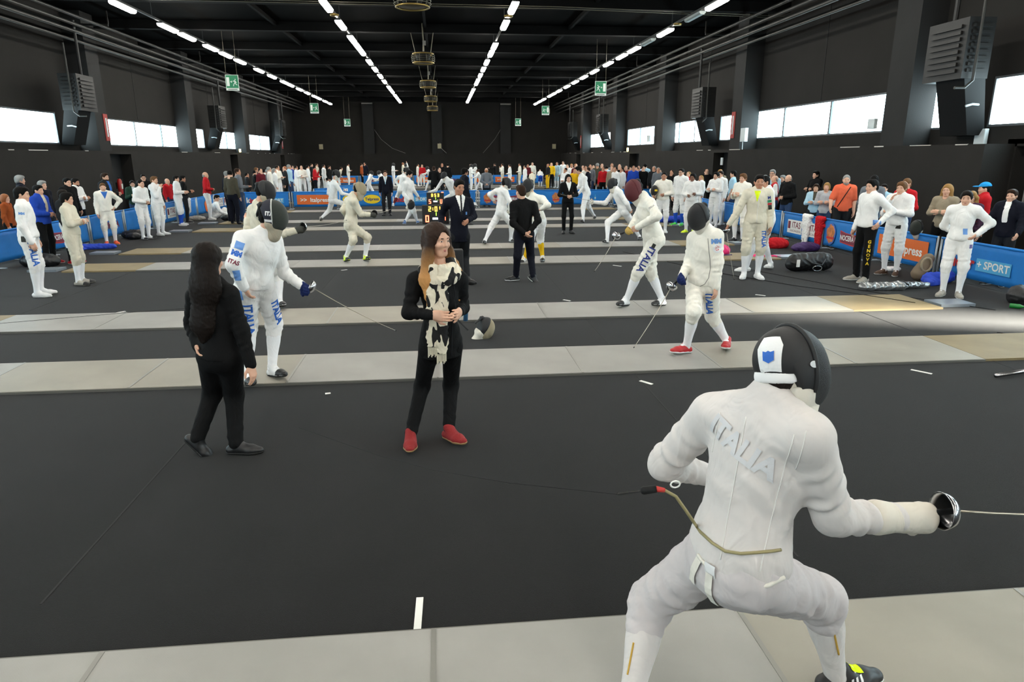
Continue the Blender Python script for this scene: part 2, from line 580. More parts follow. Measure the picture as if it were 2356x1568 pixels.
# pipes along the side walls
m_pipe = mat('pipe_paint', srgb(40, 39, 36), 0.5, metal=0.2)
for side, s, xw in (('left', -1, XL), ('right', 1, XR)):
    for k, (dx, z, r) in enumerate(((0.45, 6.1, 0.045), (0.62, 6.35, 0.06), (0.72, 6.55, 0.06), (0.85, 6.78, 0.055))):
        x = xw - s * dx
        p = MB().tube([(x, Y0 + 0.2, z), (x, Y1 - 0.6, z)], r, 10).build('ceiling_pipe', m_pipe, smooth=True)
        tag(p, '%s dark pipe running high along the %s wall' % (['lowest, thin', 'second lowest', 'third', 'topmost'][k], side), 'pipe', 'pipes along the walls')
    for y in (8, 18, 28.4, 38.3, 48.5, 58.8):
        b = MB().box(min(xw, xw - s * 0.95), max(xw, xw - s * 0.95), y - 0.03, y + 0.03, 6.83, 6.9).build('pipe_bracket', m_pipe)
        b2 = MB().box(xw - s * 0.95 - 0.02, xw - s * 0.95 + 0.02, y - 0.02, y + 0.02, 6.9, ROOF).build('hanger', m_pipe, b)
        tag(b, 'steel bracket carrying the pipes on the %s wall, %s' % (side, ['out of view', 'nearest', 'second from viewer', 'third from viewer', 'fourth from viewer', 'farthest'][[8, 18, 28.4, 38.3, 48.5, 58.8].index(y)]), 'bracket', 'pipe brackets')

# air heaters with a sloping duct back to the wall under each
m_heat = mat('heater_case', srgb(22, 22, 22), 0.55, metal=0.2)
m_louv = mat('heater_louvre', srgb(28, 27, 26), 0.5, metal=0.3)
for side, s, xb, yb, sh, label in (('right', 1, XRB, 15.35, 0.7, 'large louvred air heater high on the wall, nearest on the right'),
                                   ('right', 1, XRB, 30.75, 1.2, 'louvred air heater above the second window of the right wall'),
                                   ('right', 1, XRB, 49.85, 1.3, 'small distant air heater on the right wall'),
                                   ('right', 1, XRB, 61.0, 1.3, 'farthest air heater by the right rear corner'),
                                   ('left', -1, XLB, 27.5, 1.0, 'louvred air heater nearest on the left wall'),
                                   ('left', -1, XLB, 43.4, 1.5, 'air heater between the middle windows of the left wall'),
                                   ('left', -1, XLB, 58.9, 1.3, 'farthest air heater by the left rear corner')):
    yh = yb - sh + 0.15
    H = empty('air_heater', (0, 0, 0), label=label, cat='heater', group='air heaters')
    x0 = xb - s * 0.75
    x1 = xb - s * 1.35
    MB().box(min(x0, x1), max(x0, x1), yh - 0.6, yh + 0.6, 3.75, 4.95).build('case', m_heat, H)
    # louvres face the room and the viewer's end
    for i in range(8):
        z = 3.88 + i * 0.125
        MB().box(x1 - s * 0.03 - 0.02, x1 - s * 0.03 + 0.02, yh - 0.45, yh + 0.45, z, z + 0.07).build('louvre', m_louv, H)
        MB().box(min(x0, x1) + 0.08, max(x0, x1) - 0.08, yh - 0.64, yh - 0.6, z, z + 0.06).build('louvre', m_louv, H)
    d = MB()
    hw = 0.43
    top = [(x1 + s * 0.1, yb - sh - hw), (x0 - s * 0.02, yb - sh - hw), (x0 - s * 0.02, yb - sh + hw), (x1 + s * 0.1, yb - sh + hw)]
    bot = [(xb - s * 0.42, yb - hw), (xb, yb - hw), (xb, yb + hw), (xb - s * 0.42, yb + hw)]
    d.v = [(x, y, 2.62) for x, y in bot] + [(x, y, 3.76) for x, y in top]
    d.f = [(3, 2, 1, 0), (4, 5, 6, 7), (0, 1, 5, 4), (1, 2, 6, 5), (2, 3, 7, 6), (3, 0, 4, 7)]
    d.build('duct', m_black, H)
    ym = yb - sh * 0.55 - hw - 0.02
    xm = (x1 + xb - s * 0.42) / 2
    MB().tube([(xm + s * .0, ym, 3.22), (xm + s * .14, ym - .01, 3.26), (xm + s * .3, ym, 3.25)], 0.025, 6).build('duct_strap', mat('pale_strap', srgb(190, 200, 206), 0.5), H)
    MB().tube([(x1 + s * 0.05, yh - 0.1, 4.95), (x1 + s * 0.05, yh - 0.1, 6.7)], 0.05, 8).build('flue', m_heat, H)
    MB().tube([(x1 + s * 0.2, yh - 0.7, 5.9), (x1 + s * 0.2, yh - 0.7, 3.7), (x1 + s * 0.02, yh - 0.72, 3.55), (x1 - s * 0.2, yh - 0.72, 3.55)], 0.03, 8).build('gas_pipe', m_pipe, H)

# emergency-exit signs on rods
m_green = mat('sign_green', srgb(28, 128, 86), 0.6)
m_white = mat('sign_white', srgb(225, 232, 226), 0.6)
m_grey = mat('sign_print', srgb(110, 116, 112), 0.7)
for (x, y, z, w, flip, lab) in ((-8.85, 32.0, 5.25, 0.54, 0, 'largest green exit sign with running figure, hung by the left lamp row'),
                                (-8.05, 47.0, 5.17, 0.53, 0, 'second green exit sign on the left side, farther back'),
                                (-7.95, 62.0, 4.96, 0.52, 0, 'small far green exit sign left of centre'),
                                (7.5, 33.0, 5.22, 0.54, 1, 'largest green exit sign on the right side'),
                                (7.43, 50.0, 5.28, 0.52, 1, 'second green exit sign on the right side, farther back'),
                                (6.8, 62.0, 5.03, 0.52, 1, 'small far green exit sign right of centre')):
    S = empty('exit_sign', (x, y, z), label=lab, cat='sign', group='hanging exit signs')
    h = w * 1.18
    MB().box(-w / 2, w / 2, 0, 0.02, -h / 2, h / 2).build('panel', m_white, S)
    MB().box(-w / 2 + .02, w / 2 - .02, -0.006, 0, -h / 2 + 0.13 * h + .02, h / 2 - .02).build('green_field', m_green, S)
    q = -1 if flip else 1
    pc = MB()
    pc.box(min(-q * .42 * w, -q * .2 * w), max(-q * .42 * w, -q * .2 * w), -0.011, -0.006, -0.22 * h, 0.34 * h)       # door
    pc.build('door_pictogram', m_white, S)
    rn = MB()
    cx = q * 0.2 * w
    rn.cbox((cx + q * .03, -0.008, 0.2 * h), (0.06 * w, 0.005, 0.07 * h))
    for (a, b) in (((0, .14), (.02, -.0)), ((0, .12), (-.14, .08)), ((0.02, .1), (.13, .0)), ((.02, 0), (-.08, -.1)), ((-.08, -.1), (-.12, -.22)), ((.02, 0), (.1, -.12)), ((.1, -.12), (.18, -.14))):
        rn.tube([(cx + q * a[0] * w, -0.008, a[1] * h), (cx + q * b[0] * w, -0.008, b[1] * h)], 0.03 * w, 5)
    rn.build('running_figure', m_white, S)
    ar = MB()
    ar.prism([(-q * .14 * w, 0.0), (-q * .02 * w, 0.07 * h), (-q * .02 * w, -0.07 * h)][::-q], 0.006, 0.011, frame((0, 0, 0.06 * h), (1, 0, 0), (0, 0, 1)))
    ar.build('arrow', m_white, S)
    lettering('EXIT', frame((0, -0.004, -h / 2 + 0.075 * h), (1, 0, 0), (0, 0, 1)), 0.09, m_grey, S, sx=2.0) if False else None
    MB().box(-.36 * w, .36 * w, -0.004, 0, -h / 2 + 0.05 * h, -h / 2 + 0.1 * h).build('caption_strip', m_grey, S)
    for sx in (-0.42, 0.42):
        MB().tube([(sx * w, 0.01, h / 2), (sx * w, 0.01, ROOF - z)], 0.008, 5).build('rod', m_wire, S)

# small wall fittings
m_red = mat('signal_red', srgb(150, 40, 34), 0.6)
m_pbox = mat('pale_plastic', srgb(190, 198, 200), 0.5)
for (x, y, z, lab) in ((XR - 0.01, 27.0, 3.35, 'tall red hydrant plate on the right wall column beside the large window'), (XL + 0.01, 29.0, 3.3, 'tall red hydrant plate on the left wall column'),
                       (XR - 0.01, 57.6, 3.3, 'small red plate on the farthest right column'), (XL + 0.01, 59.4, 3.3, 'small red plate on the farthest left column')):
    o = MB().cbox((x, y + (0.2 if x > 0 else 0.15), z), (0.03, 0.34, 1.0)).build('hydrant_plate', m_red)
    MB().cbox((x - (0.02 if x > 0 else -0.02), y + (0.2 if x > 0 else 0.15), z), (0.01, 0.1, 0.7)).build('white_lettering_bar', m_pbox, o)
    tag(o, lab, 'sign', 'red hydrant plates')
P = empty('power_box', (XR - 0.02, 26.15, 2.95), label='pale power socket box with blue and red sockets on the right wall', cat='socket box')
MB().cbox((0.03, 0, 0), (0.12, 0.42, 0.5)).build('case', m_pbox, P)
for k, c in enumerate((srgb(40, 70, 150), srgb(40, 70, 150), srgb(170, 40, 40))):
    MB().lathe([(0.001, 0.06), (0.045, 0.06), (0.05, 0.0)], 12, frame((-0.03, 0.12 - 0.12 * k, -0.14), (0, 1, 0), (0, 0, 1))).build('socket', mat('socket_%d' % k, c, 0.4), P, True)
MB().tube([(0.0, 0, -0.25), (0.0, 0, -0.54)], 0.015, 6).build('conduit', m_pbox, P)
for (x, y, z, sz, lab) in ((XR - 0.05, 18.0, 3.0, (0.1, 0.3, 0.26), 'pale box at the end of the long right window'), (XR - 0.05, 38.4, 3.1, (0.1, 0.5, 0.35), 'grey box beside the third right-hand window'),
                           (XRB - 0.08, 14.9, 2.55, (0.1, 0.3, 0.42), 'upright pale box by the goods door recess'), (12.9, 13.9, 1.95, (0.3, 0.12, 0.3), 'pale lamp head in the goods door recess'),
                           (XR - 0.03, 28.0, 1.95, (0.05, 0.2, 0.3), 'small pale switch on the right lower wall'), (XR - 0.05, 42.8, 2.55, (0.08, 0.16, 0.22), 'yellow lit emergency lamp on the right ledge'),
                           (XL + 0.05, 47.0, 2.56, (0.08, 0.18, 0.2), 'yellow lit emergency lamp on the left ledge')):
    o = MB().cbox((0, 0, 0), sz).build('wall_box', lamp_mat('emergency_glow', (1.0, 0.85, 0.3), 3.0) if 'yellow' in lab else m_pbox, loc=(x, y, z))
    bevel(o, 0.012)
    tag(o, lab, 'wall box')
o = MB().cbox((0, 0, 0), (0.7, 0.02, 0.75)).build('notice_sheet', mat('paper', srgb(150, 150, 146), 0.8), loc=(13.0, 13.92, 1.55))
tag(o, 'grey paper notice on the wall of the goods door recess', 'notice')
for (x, y, z, lab) in ((-11.2, Y1 - 0.56, 3.05, 'small pale plate on the far wall, left end'), (10.9, Y1 - 0.56, 3.05, 'small pale plate on the far wall, right end'),
                       (-0.15, Y1 - 0.56, 3.1, 'tiny pale box in the middle of the far wall'), (10.3, Y1 - 0.4, 6.3, 'pale box high on the far wall under the pipes')):
    o = MB().cbox((0, 0, 0), (0.35, 0.06, 0.45)).build('wall_plate', mat('yellowed_plastic', srgb(150, 144, 116), 0.6), loc=(x, y, z))
    tag(o, lab, 'plate')
# fire extinguisher by the left doorway
X = empty('fire_extinguisher', (XL + 0.14, 29.25, 0.75), label='red fire extinguisher hanging by the dark doorway of the left wall', cat='extinguisher')
MB().lathe([(0.001, 0), (0.085, 0.0), (0.09, 0.03), (0.09, 0.5), (0.06, 0.58), (0.03, 0.6), (0.001, 0.6)], 16).build('cylinder', mat('extinguisher_red', srgb(160, 30, 28), 0.35), X, True)
MB().cbox((0.088, 0, 0.3), (0.02, 0.1, 0.2)).build('label', m_white, X)
MB().box(-0.14, -0.07, -0.04, 0.04, 0.2, 0.45).build('wall_bracket', m_black, X)
MB().tube([(0, 0, 0.6), (0, 0.0, 0.66), (0.02, -0.1, 0.66)], 0.018, 6).build('valve', m_black, X)
MB().tube([(0.03, 0, 0.63), (0.13, 0.02, 0.55), (0.11, 0.03, 0.2)], 0.012, 6).build('hose', m_black, X)
# ------------------------------------------------------------------ pistes: metal panels 1.5 m x 1 m, timber end panels
def piste_material():
    m = mat('piste_mesh', srgb(150, 148, 143), 0.55, metal=0.15, var=0.10, vscale=1.6, spec=0.4)
    nt = m.node_tree
    b = nt.nodes['Principled BSDF']
    tc = nt.nodes.new('ShaderNodeTexCoord')
    ck = nt.nodes.new('ShaderNodeTexChecker')
    ck.inputs['Scale'].default_value = 180
    nt.links.new(tc.outputs['Object'], ck.inputs['Vector'])
    bp = nt.nodes.new('ShaderNodeBump')
    bp.inputs['Strength'].default_value = 0.25
    bp.inputs['Distance'].default_value = 0.002
    nt.links.new(ck.outputs['Fac'], bp.inputs['Height'])
    nt.links.new(bp.outputs['Normal'], b.inputs['Normal'])
    return m


m_piste = piste_material()
m_piste2 = mat('piste_mesh_warm', srgb(148, 143, 132), 0.55, metal=0.15, var=0.12, vscale=1.3, spec=0.4)
m_wood = mat('timber_panel', srgb(134, 118, 86), 0.6, var=0.12, vscale=2.5, spec=0.3)
m_edge = mat('piste_edge', srgb(110, 108, 102), 0.5, metal=0.4)
m_plate = mat('end_plate', srgb(150, 158, 166), 0.35, metal=0.6)
m_tape = mat('white_tape', srgb(225, 224, 218), 0.7)
PISTES = [1.77, 6.58, 9.06, 14.0, 16.45, 21.25, 23.75, 28.4, 34.0, 36.5, 41.5, 44.0, 49.0, 51.5]
PT = 0.028
pan_me = MB().box(0.004, 1.496, 0.0, 1.0, 0.0, PT).mesh('panel')
pan_me.materials.append(m_piste)
pan2_me = pan_me.copy()
pan2_me.materials.clear()
pan2_me.materials.append(m_piste2)
end_me = MB().box(0.004, 1.4, 0.0, 1.0, 0.0, PT).mesh('end_panel')
end_me.materials.append(m_wood)
strip_me = MB().box(-0.012, 0.012, 0.0, 1.0, PT, PT + 0.003).mesh('joint_strip')
strip_me.materials.append(mat('joint_metal', srgb(140, 138, 132), 0.4, metal=0.4))
edge_me = MB().box(0, 12, -0.012, 0.0, 0.0, PT - 0.004).mesh('edge_strip')
edge_me.materials.append(m_edge)
PN = ['grey metal fencing piste nearest the viewer, under the crouching fencer', 'grey metal piste under the red-shoed fencer',
      'grey metal piste under the maroon-masked fencer', 'grey metal piste under the neon-shoed fencer', 'grey metal piste just behind the neon-shoed fencer',
      'sixth piste from the viewer', 'seventh piste from the viewer', 'eighth piste, last before the blue barrier',
      'first piste beyond the blue barrier', 'second piste beyond the blue barrier', 'third piste beyond the blue barrier',
      'fourth piste beyond the blue barrier', 'fifth piste beyond the blue barrier', 'farthest piste of the hall']
for k, y in enumerate(PISTES):
    x0 = -6.1
    p = empty('fencing_piste', (x0, y, 0.0), label=PN[k], cat='piste', group='fencing pistes')
    for i in range(8):
        obj_of(pan2_me if (i * 7 + k * 3) % 5 in (0, 2) else pan_me, 'panel', None, p, (1.5 * i, 0, 0))
        if i:
            obj_of(strip_me, 'joint_strip', None, p, (1.5 * i, 0, 0))
    obj_of(end_me, 'end_panel', None, p, (12.0, 0, 0))
    obj_of(end_me, 'end_panel', None, p, (-1.4, 0, 0))
    obj_of(edge_me, 'edge_strip', None, p)
    obj_of(edge_me, 'edge_strip', None, p, (0, 1.012, 0))
    for s in (-2.1, 13.46):
        MB().box(s, s + 0.55, 0.12, 0.5, 0, 0.045).build('end_plate', m_plate, p)
# loose tape marks
for (x, y, a, L, lab) in ((-0.18, 2.84, 1.55, 0.42, 'white tape strip sticking out from the nearest piste'), (1.98, 6.27, 2.2, 0.15, 'short white tape mark before the red-shoed fencer\'s piste, right'),
                          (4.95, 6.30, 2.2, 0.2, 'white tape mark behind the crouching fencer\'s head'), (-1.15, 6.28, 0.2, 0.05, 'tiny white tape scrap by the dark-haired woman'),
                          (-4.75, 10.2, 0.9, 0.15, 'white tape tick at the back edge of the third piste, left'), (5.1, 10.35, 2.4, 0.16, 'white tape tick behind the third piste, right'),
                          (1.9, 10.3, 2.3, 0.14, 'white tape tick behind the third piste, middle'), (3.55, 13.6, 2.3, 0.2, 'white tape tick before the fourth piste, right'),
                          (-4.6, 13.6, 0.6, 0.18, 'white tape tick before the fourth piste, left'), (-3.0, 10.35, 0.9, 0.12, 'white tape tick near the striped fencing shoe'),
                          (-5.6, 18.9, 0.2, 0.1, 'tiny white scrap on the carpet far left'), (-0.2, 6.37, 1.5, 0.2, 'white tape strip behind the woman in red shoes'),
                          (-2.0, 13.7, 0.7, 0.13, 'white tape tick below the neon-shoed fencer')):
    o = MB().box(-L / 2, L / 2, -0.018, 0.018, 0.0, 0.004).build('tape_mark', m_tape, loc=(x, y, 0.001))
    o.rotation_euler = (0, 0, a)
    tag(o, lab, 'tape', 'tape marks')

# ------------------------------------------------------------------ blue banner barriers
m_blue = mat('banner_blue', srgb(36, 122, 200), 0.55, var=0.08, vscale=3.0, bump=0.15, bscale=6, spec=0.3)
m_post = mat('barrier_post', srgb(176, 182, 186), 0.4, metal=0.5)
m_orange = mat('banner_orange', srgb(226, 108, 40), 0.6)
m_yel = mat('banner_yellow', srgb(240, 206, 30), 0.6)
m_ltblue = mat('banner_light_blue', srgb(80, 168, 216), 0.6)
m_pw = mat('banner_white', srgb(232, 232, 228), 0.6)
m_pred = mat('banner_red', srgb(196, 44, 40), 0.6)
m_navy = mat('banner_navy', srgb(24, 44, 110), 0.6)
m_maroon = mat('banner_maroon', srgb(120, 40, 60), 0.6)
m_lion = mat('emblem_brown', srgb(196, 120, 66), 0.6, var=0.35, vscale=14)
m_ring = mat('emblem_ring', srgb(70, 110, 190), 0.6)
BH = 0.72


def banner_mesh(L):
    nx, nz = 24, 6
    v, f = [], []
    for i in range(nx + 1):
        for j in range(nz + 1):
            x = L * i / nx
            z = 0.1 + (BH - 0.1) * j / nz
            yy = 0.008 * math.sin(x * 5.1) * (1 - j / nz) + 0.004 * math.sin(x * 13 + j)
            v.append((x, yy, z))
    for i in range(nx):
        for j in range(nz):
            a = i * (nz + 1) + j
            f.append((a, a + nz + 1, a + nz + 2, a + 1))
    me = bpy.data.meshes.new('banner')
    me.from_pydata(v, [], f)
    me.materials.append(m_blue)
    me.shade_smooth()
    return me


_bm = {}


def barrier(x, y, rz, L, prints, label, group, post=True):
    B = empty('banner_barrier', (x + 0.05 * math.cos(rz), y + 0.05 * math.sin(rz), 0), rz, label, 'barrier', group)
    L = L - 0.1
    key = round(L, 2)
    if key not in _bm:
        _bm[key] = banner_mesh(L - 0.1)
    ban = obj_of(_bm[key], 'banner', None, B, (0.05, 0, 0))
    md = ban.modifiers.new('thickness', 'SOLIDIFY')
    md.thickness = 0.006
    MB().tube([(0, 0.0, BH), (L, 0.0, BH)], 0.022, 8).build('top_rail', m_blue, B, True)
    for px in (0.0, L):
        MB().tube([(px, 0.0, 0.0), (px, 0.0, BH + 0.02)], 0.018, 8).build('post', m_post, B, True)
        MB().box(px - 0.03, px + 0.03, -0.2, 0.2, 0.0, 0.015).build('foot', m_post, B)
    Fm = lambda u, w: frame((u, -0.02, w), (1, 0, 0), (0, 0, 1))
    for p in prints:
        t, u = p[0], p[1] * L
        if t == 'italpress':
            pn = MB().box(u - 0.75, u + 0.75, -0.022, -0.016, 0.2, 0.6).build('orange_panel', m_orange, B)
            lettering('>>  Italpress', frame((u, -0.026, 0.38), (1, 0, 0), (0, 0, 1)), 0.24, m_pw, pn, bold=0.006)
        elif t == 'telpress':
            pn = MB().prism(disc_outline(0.36, 0.19), 0.0, 0.005, Fm(u, 0.4)).build('yellow_oval', m_yel, B)
            lettering('Telpress', frame((u, -0.029, 0.4), (1, 0, 0), (0, 0, 1)), 0.17, m_navy, pn, bold=0.004)
        elif t == 'kinder':
            lettering('k', frame((u - 0.82, -0.026, 0.38), (1, 0, 0), (0, 0, 1)), 0.3, m_pw, B, bold=0.012)
            lettering('inder', frame((u - 0.44, -0.026, 0.37), (1, 0, 0), (0, 0, 1)), 0.3, m_pred, B, bold=0.012)
            pn = MB().box(u - 0.08, u + 0.66, -0.022, -0.016, 0.27, 0.48).build('light_blue_panel', m_ltblue, B)
            lettering('+ SPORT', frame((u + 0.29, -0.026, 0.375), (1, 0, 0), (0, 0, 1)), 0.18, m_pw, pn, bold=0.004)
        elif t == 'lion':
            pn = MB().prism(disc_outline(0.2, 0.25), 0.0, 0.004, Fm(u, 0.4)).build('emblem', m_ring, B)
            MB().prism([(0.16 * (1 + .12 * math.sin(5 * a)) * math.cos(a), 0.21 * (1 + .1 * math.cos(7 * a)) * math.sin(a)) for a in np.linspace(0, 2 * PI, 29)[:-1]],
                       0.004, 0.008, Fm(u, 0.4)).build('emblem_figure', m_lion, pn)
            MB().box(u - 0.15, u + 0.16, -0.034, -0.029, 0.28, 0.33).build('emblem_scroll', m_pred, pn)
        elif t == 'nocera':
            o = [(-0.52, 0.14), (-0.3, 0.1), (0, 0.085), (0.3, 0.1), (0.52, 0.14), (0.5, -0.13), (0, -0.17), (-0.5, -0.13)]
            pn = MB().prism(o, 0.0, 0.004, Fm(u, 0.38)).build('red_ribbon', m_pred, B)
            MB().prism([(a * 0.95, b * 0.86) for a, b in o], 0.004, 0.006, Fm(u, 0.38)).build('ribbon_field', m_maroon, pn)
            lettering('NOCERA UMBRA', frame((u, -0.029, 0.36), (1, 0, 0), (0, 0, 1)), 0.16, m_pw, pn, bold=0.004, sx=0.82)
            lettering('Fonte', frame((u, -0.024, 0.6), (1, 0, 0), (0, 0, 1)), 0.07, m_ltblue, B) if False else None
        elif t == 'itas':
            pn = MB().box(u - 0.36, u + 0.36, -0.022, -0.016, 0.22, 0.56).build('white_panel', m_pw, B)
            lettering('ITAS', frame((u + 0.09, -0.026, 0.43), (1, 0, 0), (0, 0, 1)), 0.22, m_maroon, pn, bold=0.003)
            lettering('ASSICURAZIONI', frame((u + 0.06, -0.026, 0.28), (1, 0, 0), (0, 0, 1)), 0.075, m_maroon, pn)
            MB().box(u - 0.33, u - 0.21, -0.026, -0.022, 0.33, 0.52).build('shield', m_maroon, pn)
        elif t == 'bottles':
            for dx in (-0.25, 0.25):
                b = MB().prism([(-.03, -.12), (.03, -.12), (.03, .03), (.012, .08), (.012, .13), (-.012, .13), (-.012, .08), (-.03, .03)], 0, 0.004, Fm(u + dx, 0.4)).build('bottle_print', m_ltblue, B)
                MB().box(u + dx - 0.03, u + dx + 0.03, -0.028, -0.024, 0.34, 0.4).build('bottle_label', m_pw, b)
        elif t == 'orange':
            o = [(0.22 * (1 + .2 * math.sin(3 * a + 1)) * math.cos(a), 0.2 * (1 + .15 * math.cos(4 * a)) * math.sin(a)) for a in np.linspace(0, 2 * PI, 33)[:-1]]
            MB().prism(o, 0, 0.004, Fm(u, 0.36)).build('orange_emblem', m_orange, B)
        elif t == 'redword':
            lettering('UMBRA', frame((u, -0.026, 0.38), (1, 0, 0), (0, 0, 1)), 0.24, m_maroon, B, bold=0.01, shear=0.1)
    return B


G = 'blue banner barriers'
FAR1 = [([('kinder', .52)], 'blue barrier with sport lettering at the left end of the far row'),
        ([('italpress', .5)], 'blue barrier with a large orange press panel in the far row'),
        ([('telpress', .25), ('telpress', .72)], 'blue barrier with two yellow ovals in the far row'),
        ([('kinder', .6)], 'blue barrier behind the bare-headed walking fencer'),
        ([], 'plain blue barrier behind the two scoreboards'),
        ([('lion', .2), ('nocera', .62)], 'blue barrier with round emblem behind the lunging fencer'),
        ([('lion', .2), ('lion', .75)], 'blue barrier partly behind the black-suited woman'),
        ([('bottles', .5)], 'blue barrier to the right of the black-suited woman'),
        ([], 'plain blue barrier at the right end of the far row')]
for k, (pr, lab) in enumerate(FAR1):
    barrier(-8.46 + 2.0 * k, 30.35, 0, 2.0, pr, lab, G)
for k, (pr, lab) in enumerate((([('lion', .68)], 'blue barrier cut off by the left edge of the view'),
                               ([('nocera', .3)], 'blue barrier with red ribbon beside the fencer at far left'),
                               ([('redword', .6)], 'blue barrier with red lettering behind the arms-folded fencer'),
                               ([('orange', .55)], 'blue barrier with an orange emblem on the left side'),
                               ([('itas', .3), ('itas', .75)], 'blue barrier with white panels on the left side'),
                               ([('lion', .5)], 'blue barrier behind the blue-socked fencer at left'),
                               ([('orange', .5)], 'blue barrier with draped white jacket on the left side'),
                               ([('itas', .35), ('itas', .8)], 'blue barrier with white panels by the red-jacketed fencer'))):
    barrier(-9.1, 14.63 + 2.0 * k, PI / 2, 2.0, pr, lab, G)
for k, (pr, lab) in enumerate((([('kinder', .5)], 'blue barrier with white sport lettering at the right edge of the view'),
                               ([('italpress', .5)], 'blue barrier with orange press panel on the right side'),
                               ([('lion', .2), ('nocera', .68)], 'blue barrier with round emblem and red ribbon on the right side'),
                               ([('itas', .35), ('itas', .82)], 'blue barrier with white panels and draped clothes on the right side'),
                               ([('lion', .7)], 'blue barrier with emblem behind the neon-collared fencer'),
                               ([('bottles', .6)], 'blue barrier printed with small bottles on the right side'),
                               ([('orange', .5)], 'blue barrier with orange print by the blue-socked fencer at right'))):
    barrier(9.15, 11.72 + 2.0 * k, -PI / 2, 2.0, pr, lab, G) if k else barrier(9.15, 11.72, -PI / 2, 2.1, pr, lab, G)
FAR2 = 'the distant barrier row'
for k in range(8):
    barrier(-8.4 + 2.05 * k, 54.5, 0, 2.05, [[('italpress', .5)], [('redword', .5)], [('orange', .5)]][k % 3], 'blue barrier of the distant row, %s from the left' % NTH[k], 'distant blue barriers')
for k, y in enumerate((33.0, 36.0)):
    barrier(-6.0 + 0.2 * k, y, 0.9, 2.0, [('itas', .5)], 'slanted blue barrier behind the far row at left, ' + ('nearer' if k == 0 else 'farther'), 'distant blue barriers')
# ------------------------------------------------------------------ organic surfaces: smooth unions of tapered limbs, meshed on a grid
V3 = lambda *a: np.array(a if len(a) == 3 else a[0], dtype=np.float64)


def nrm(v):
    v = np.asarray(v, float)
    n = np.linalg.norm(v)
    return v / n if n > 1e-9 else v


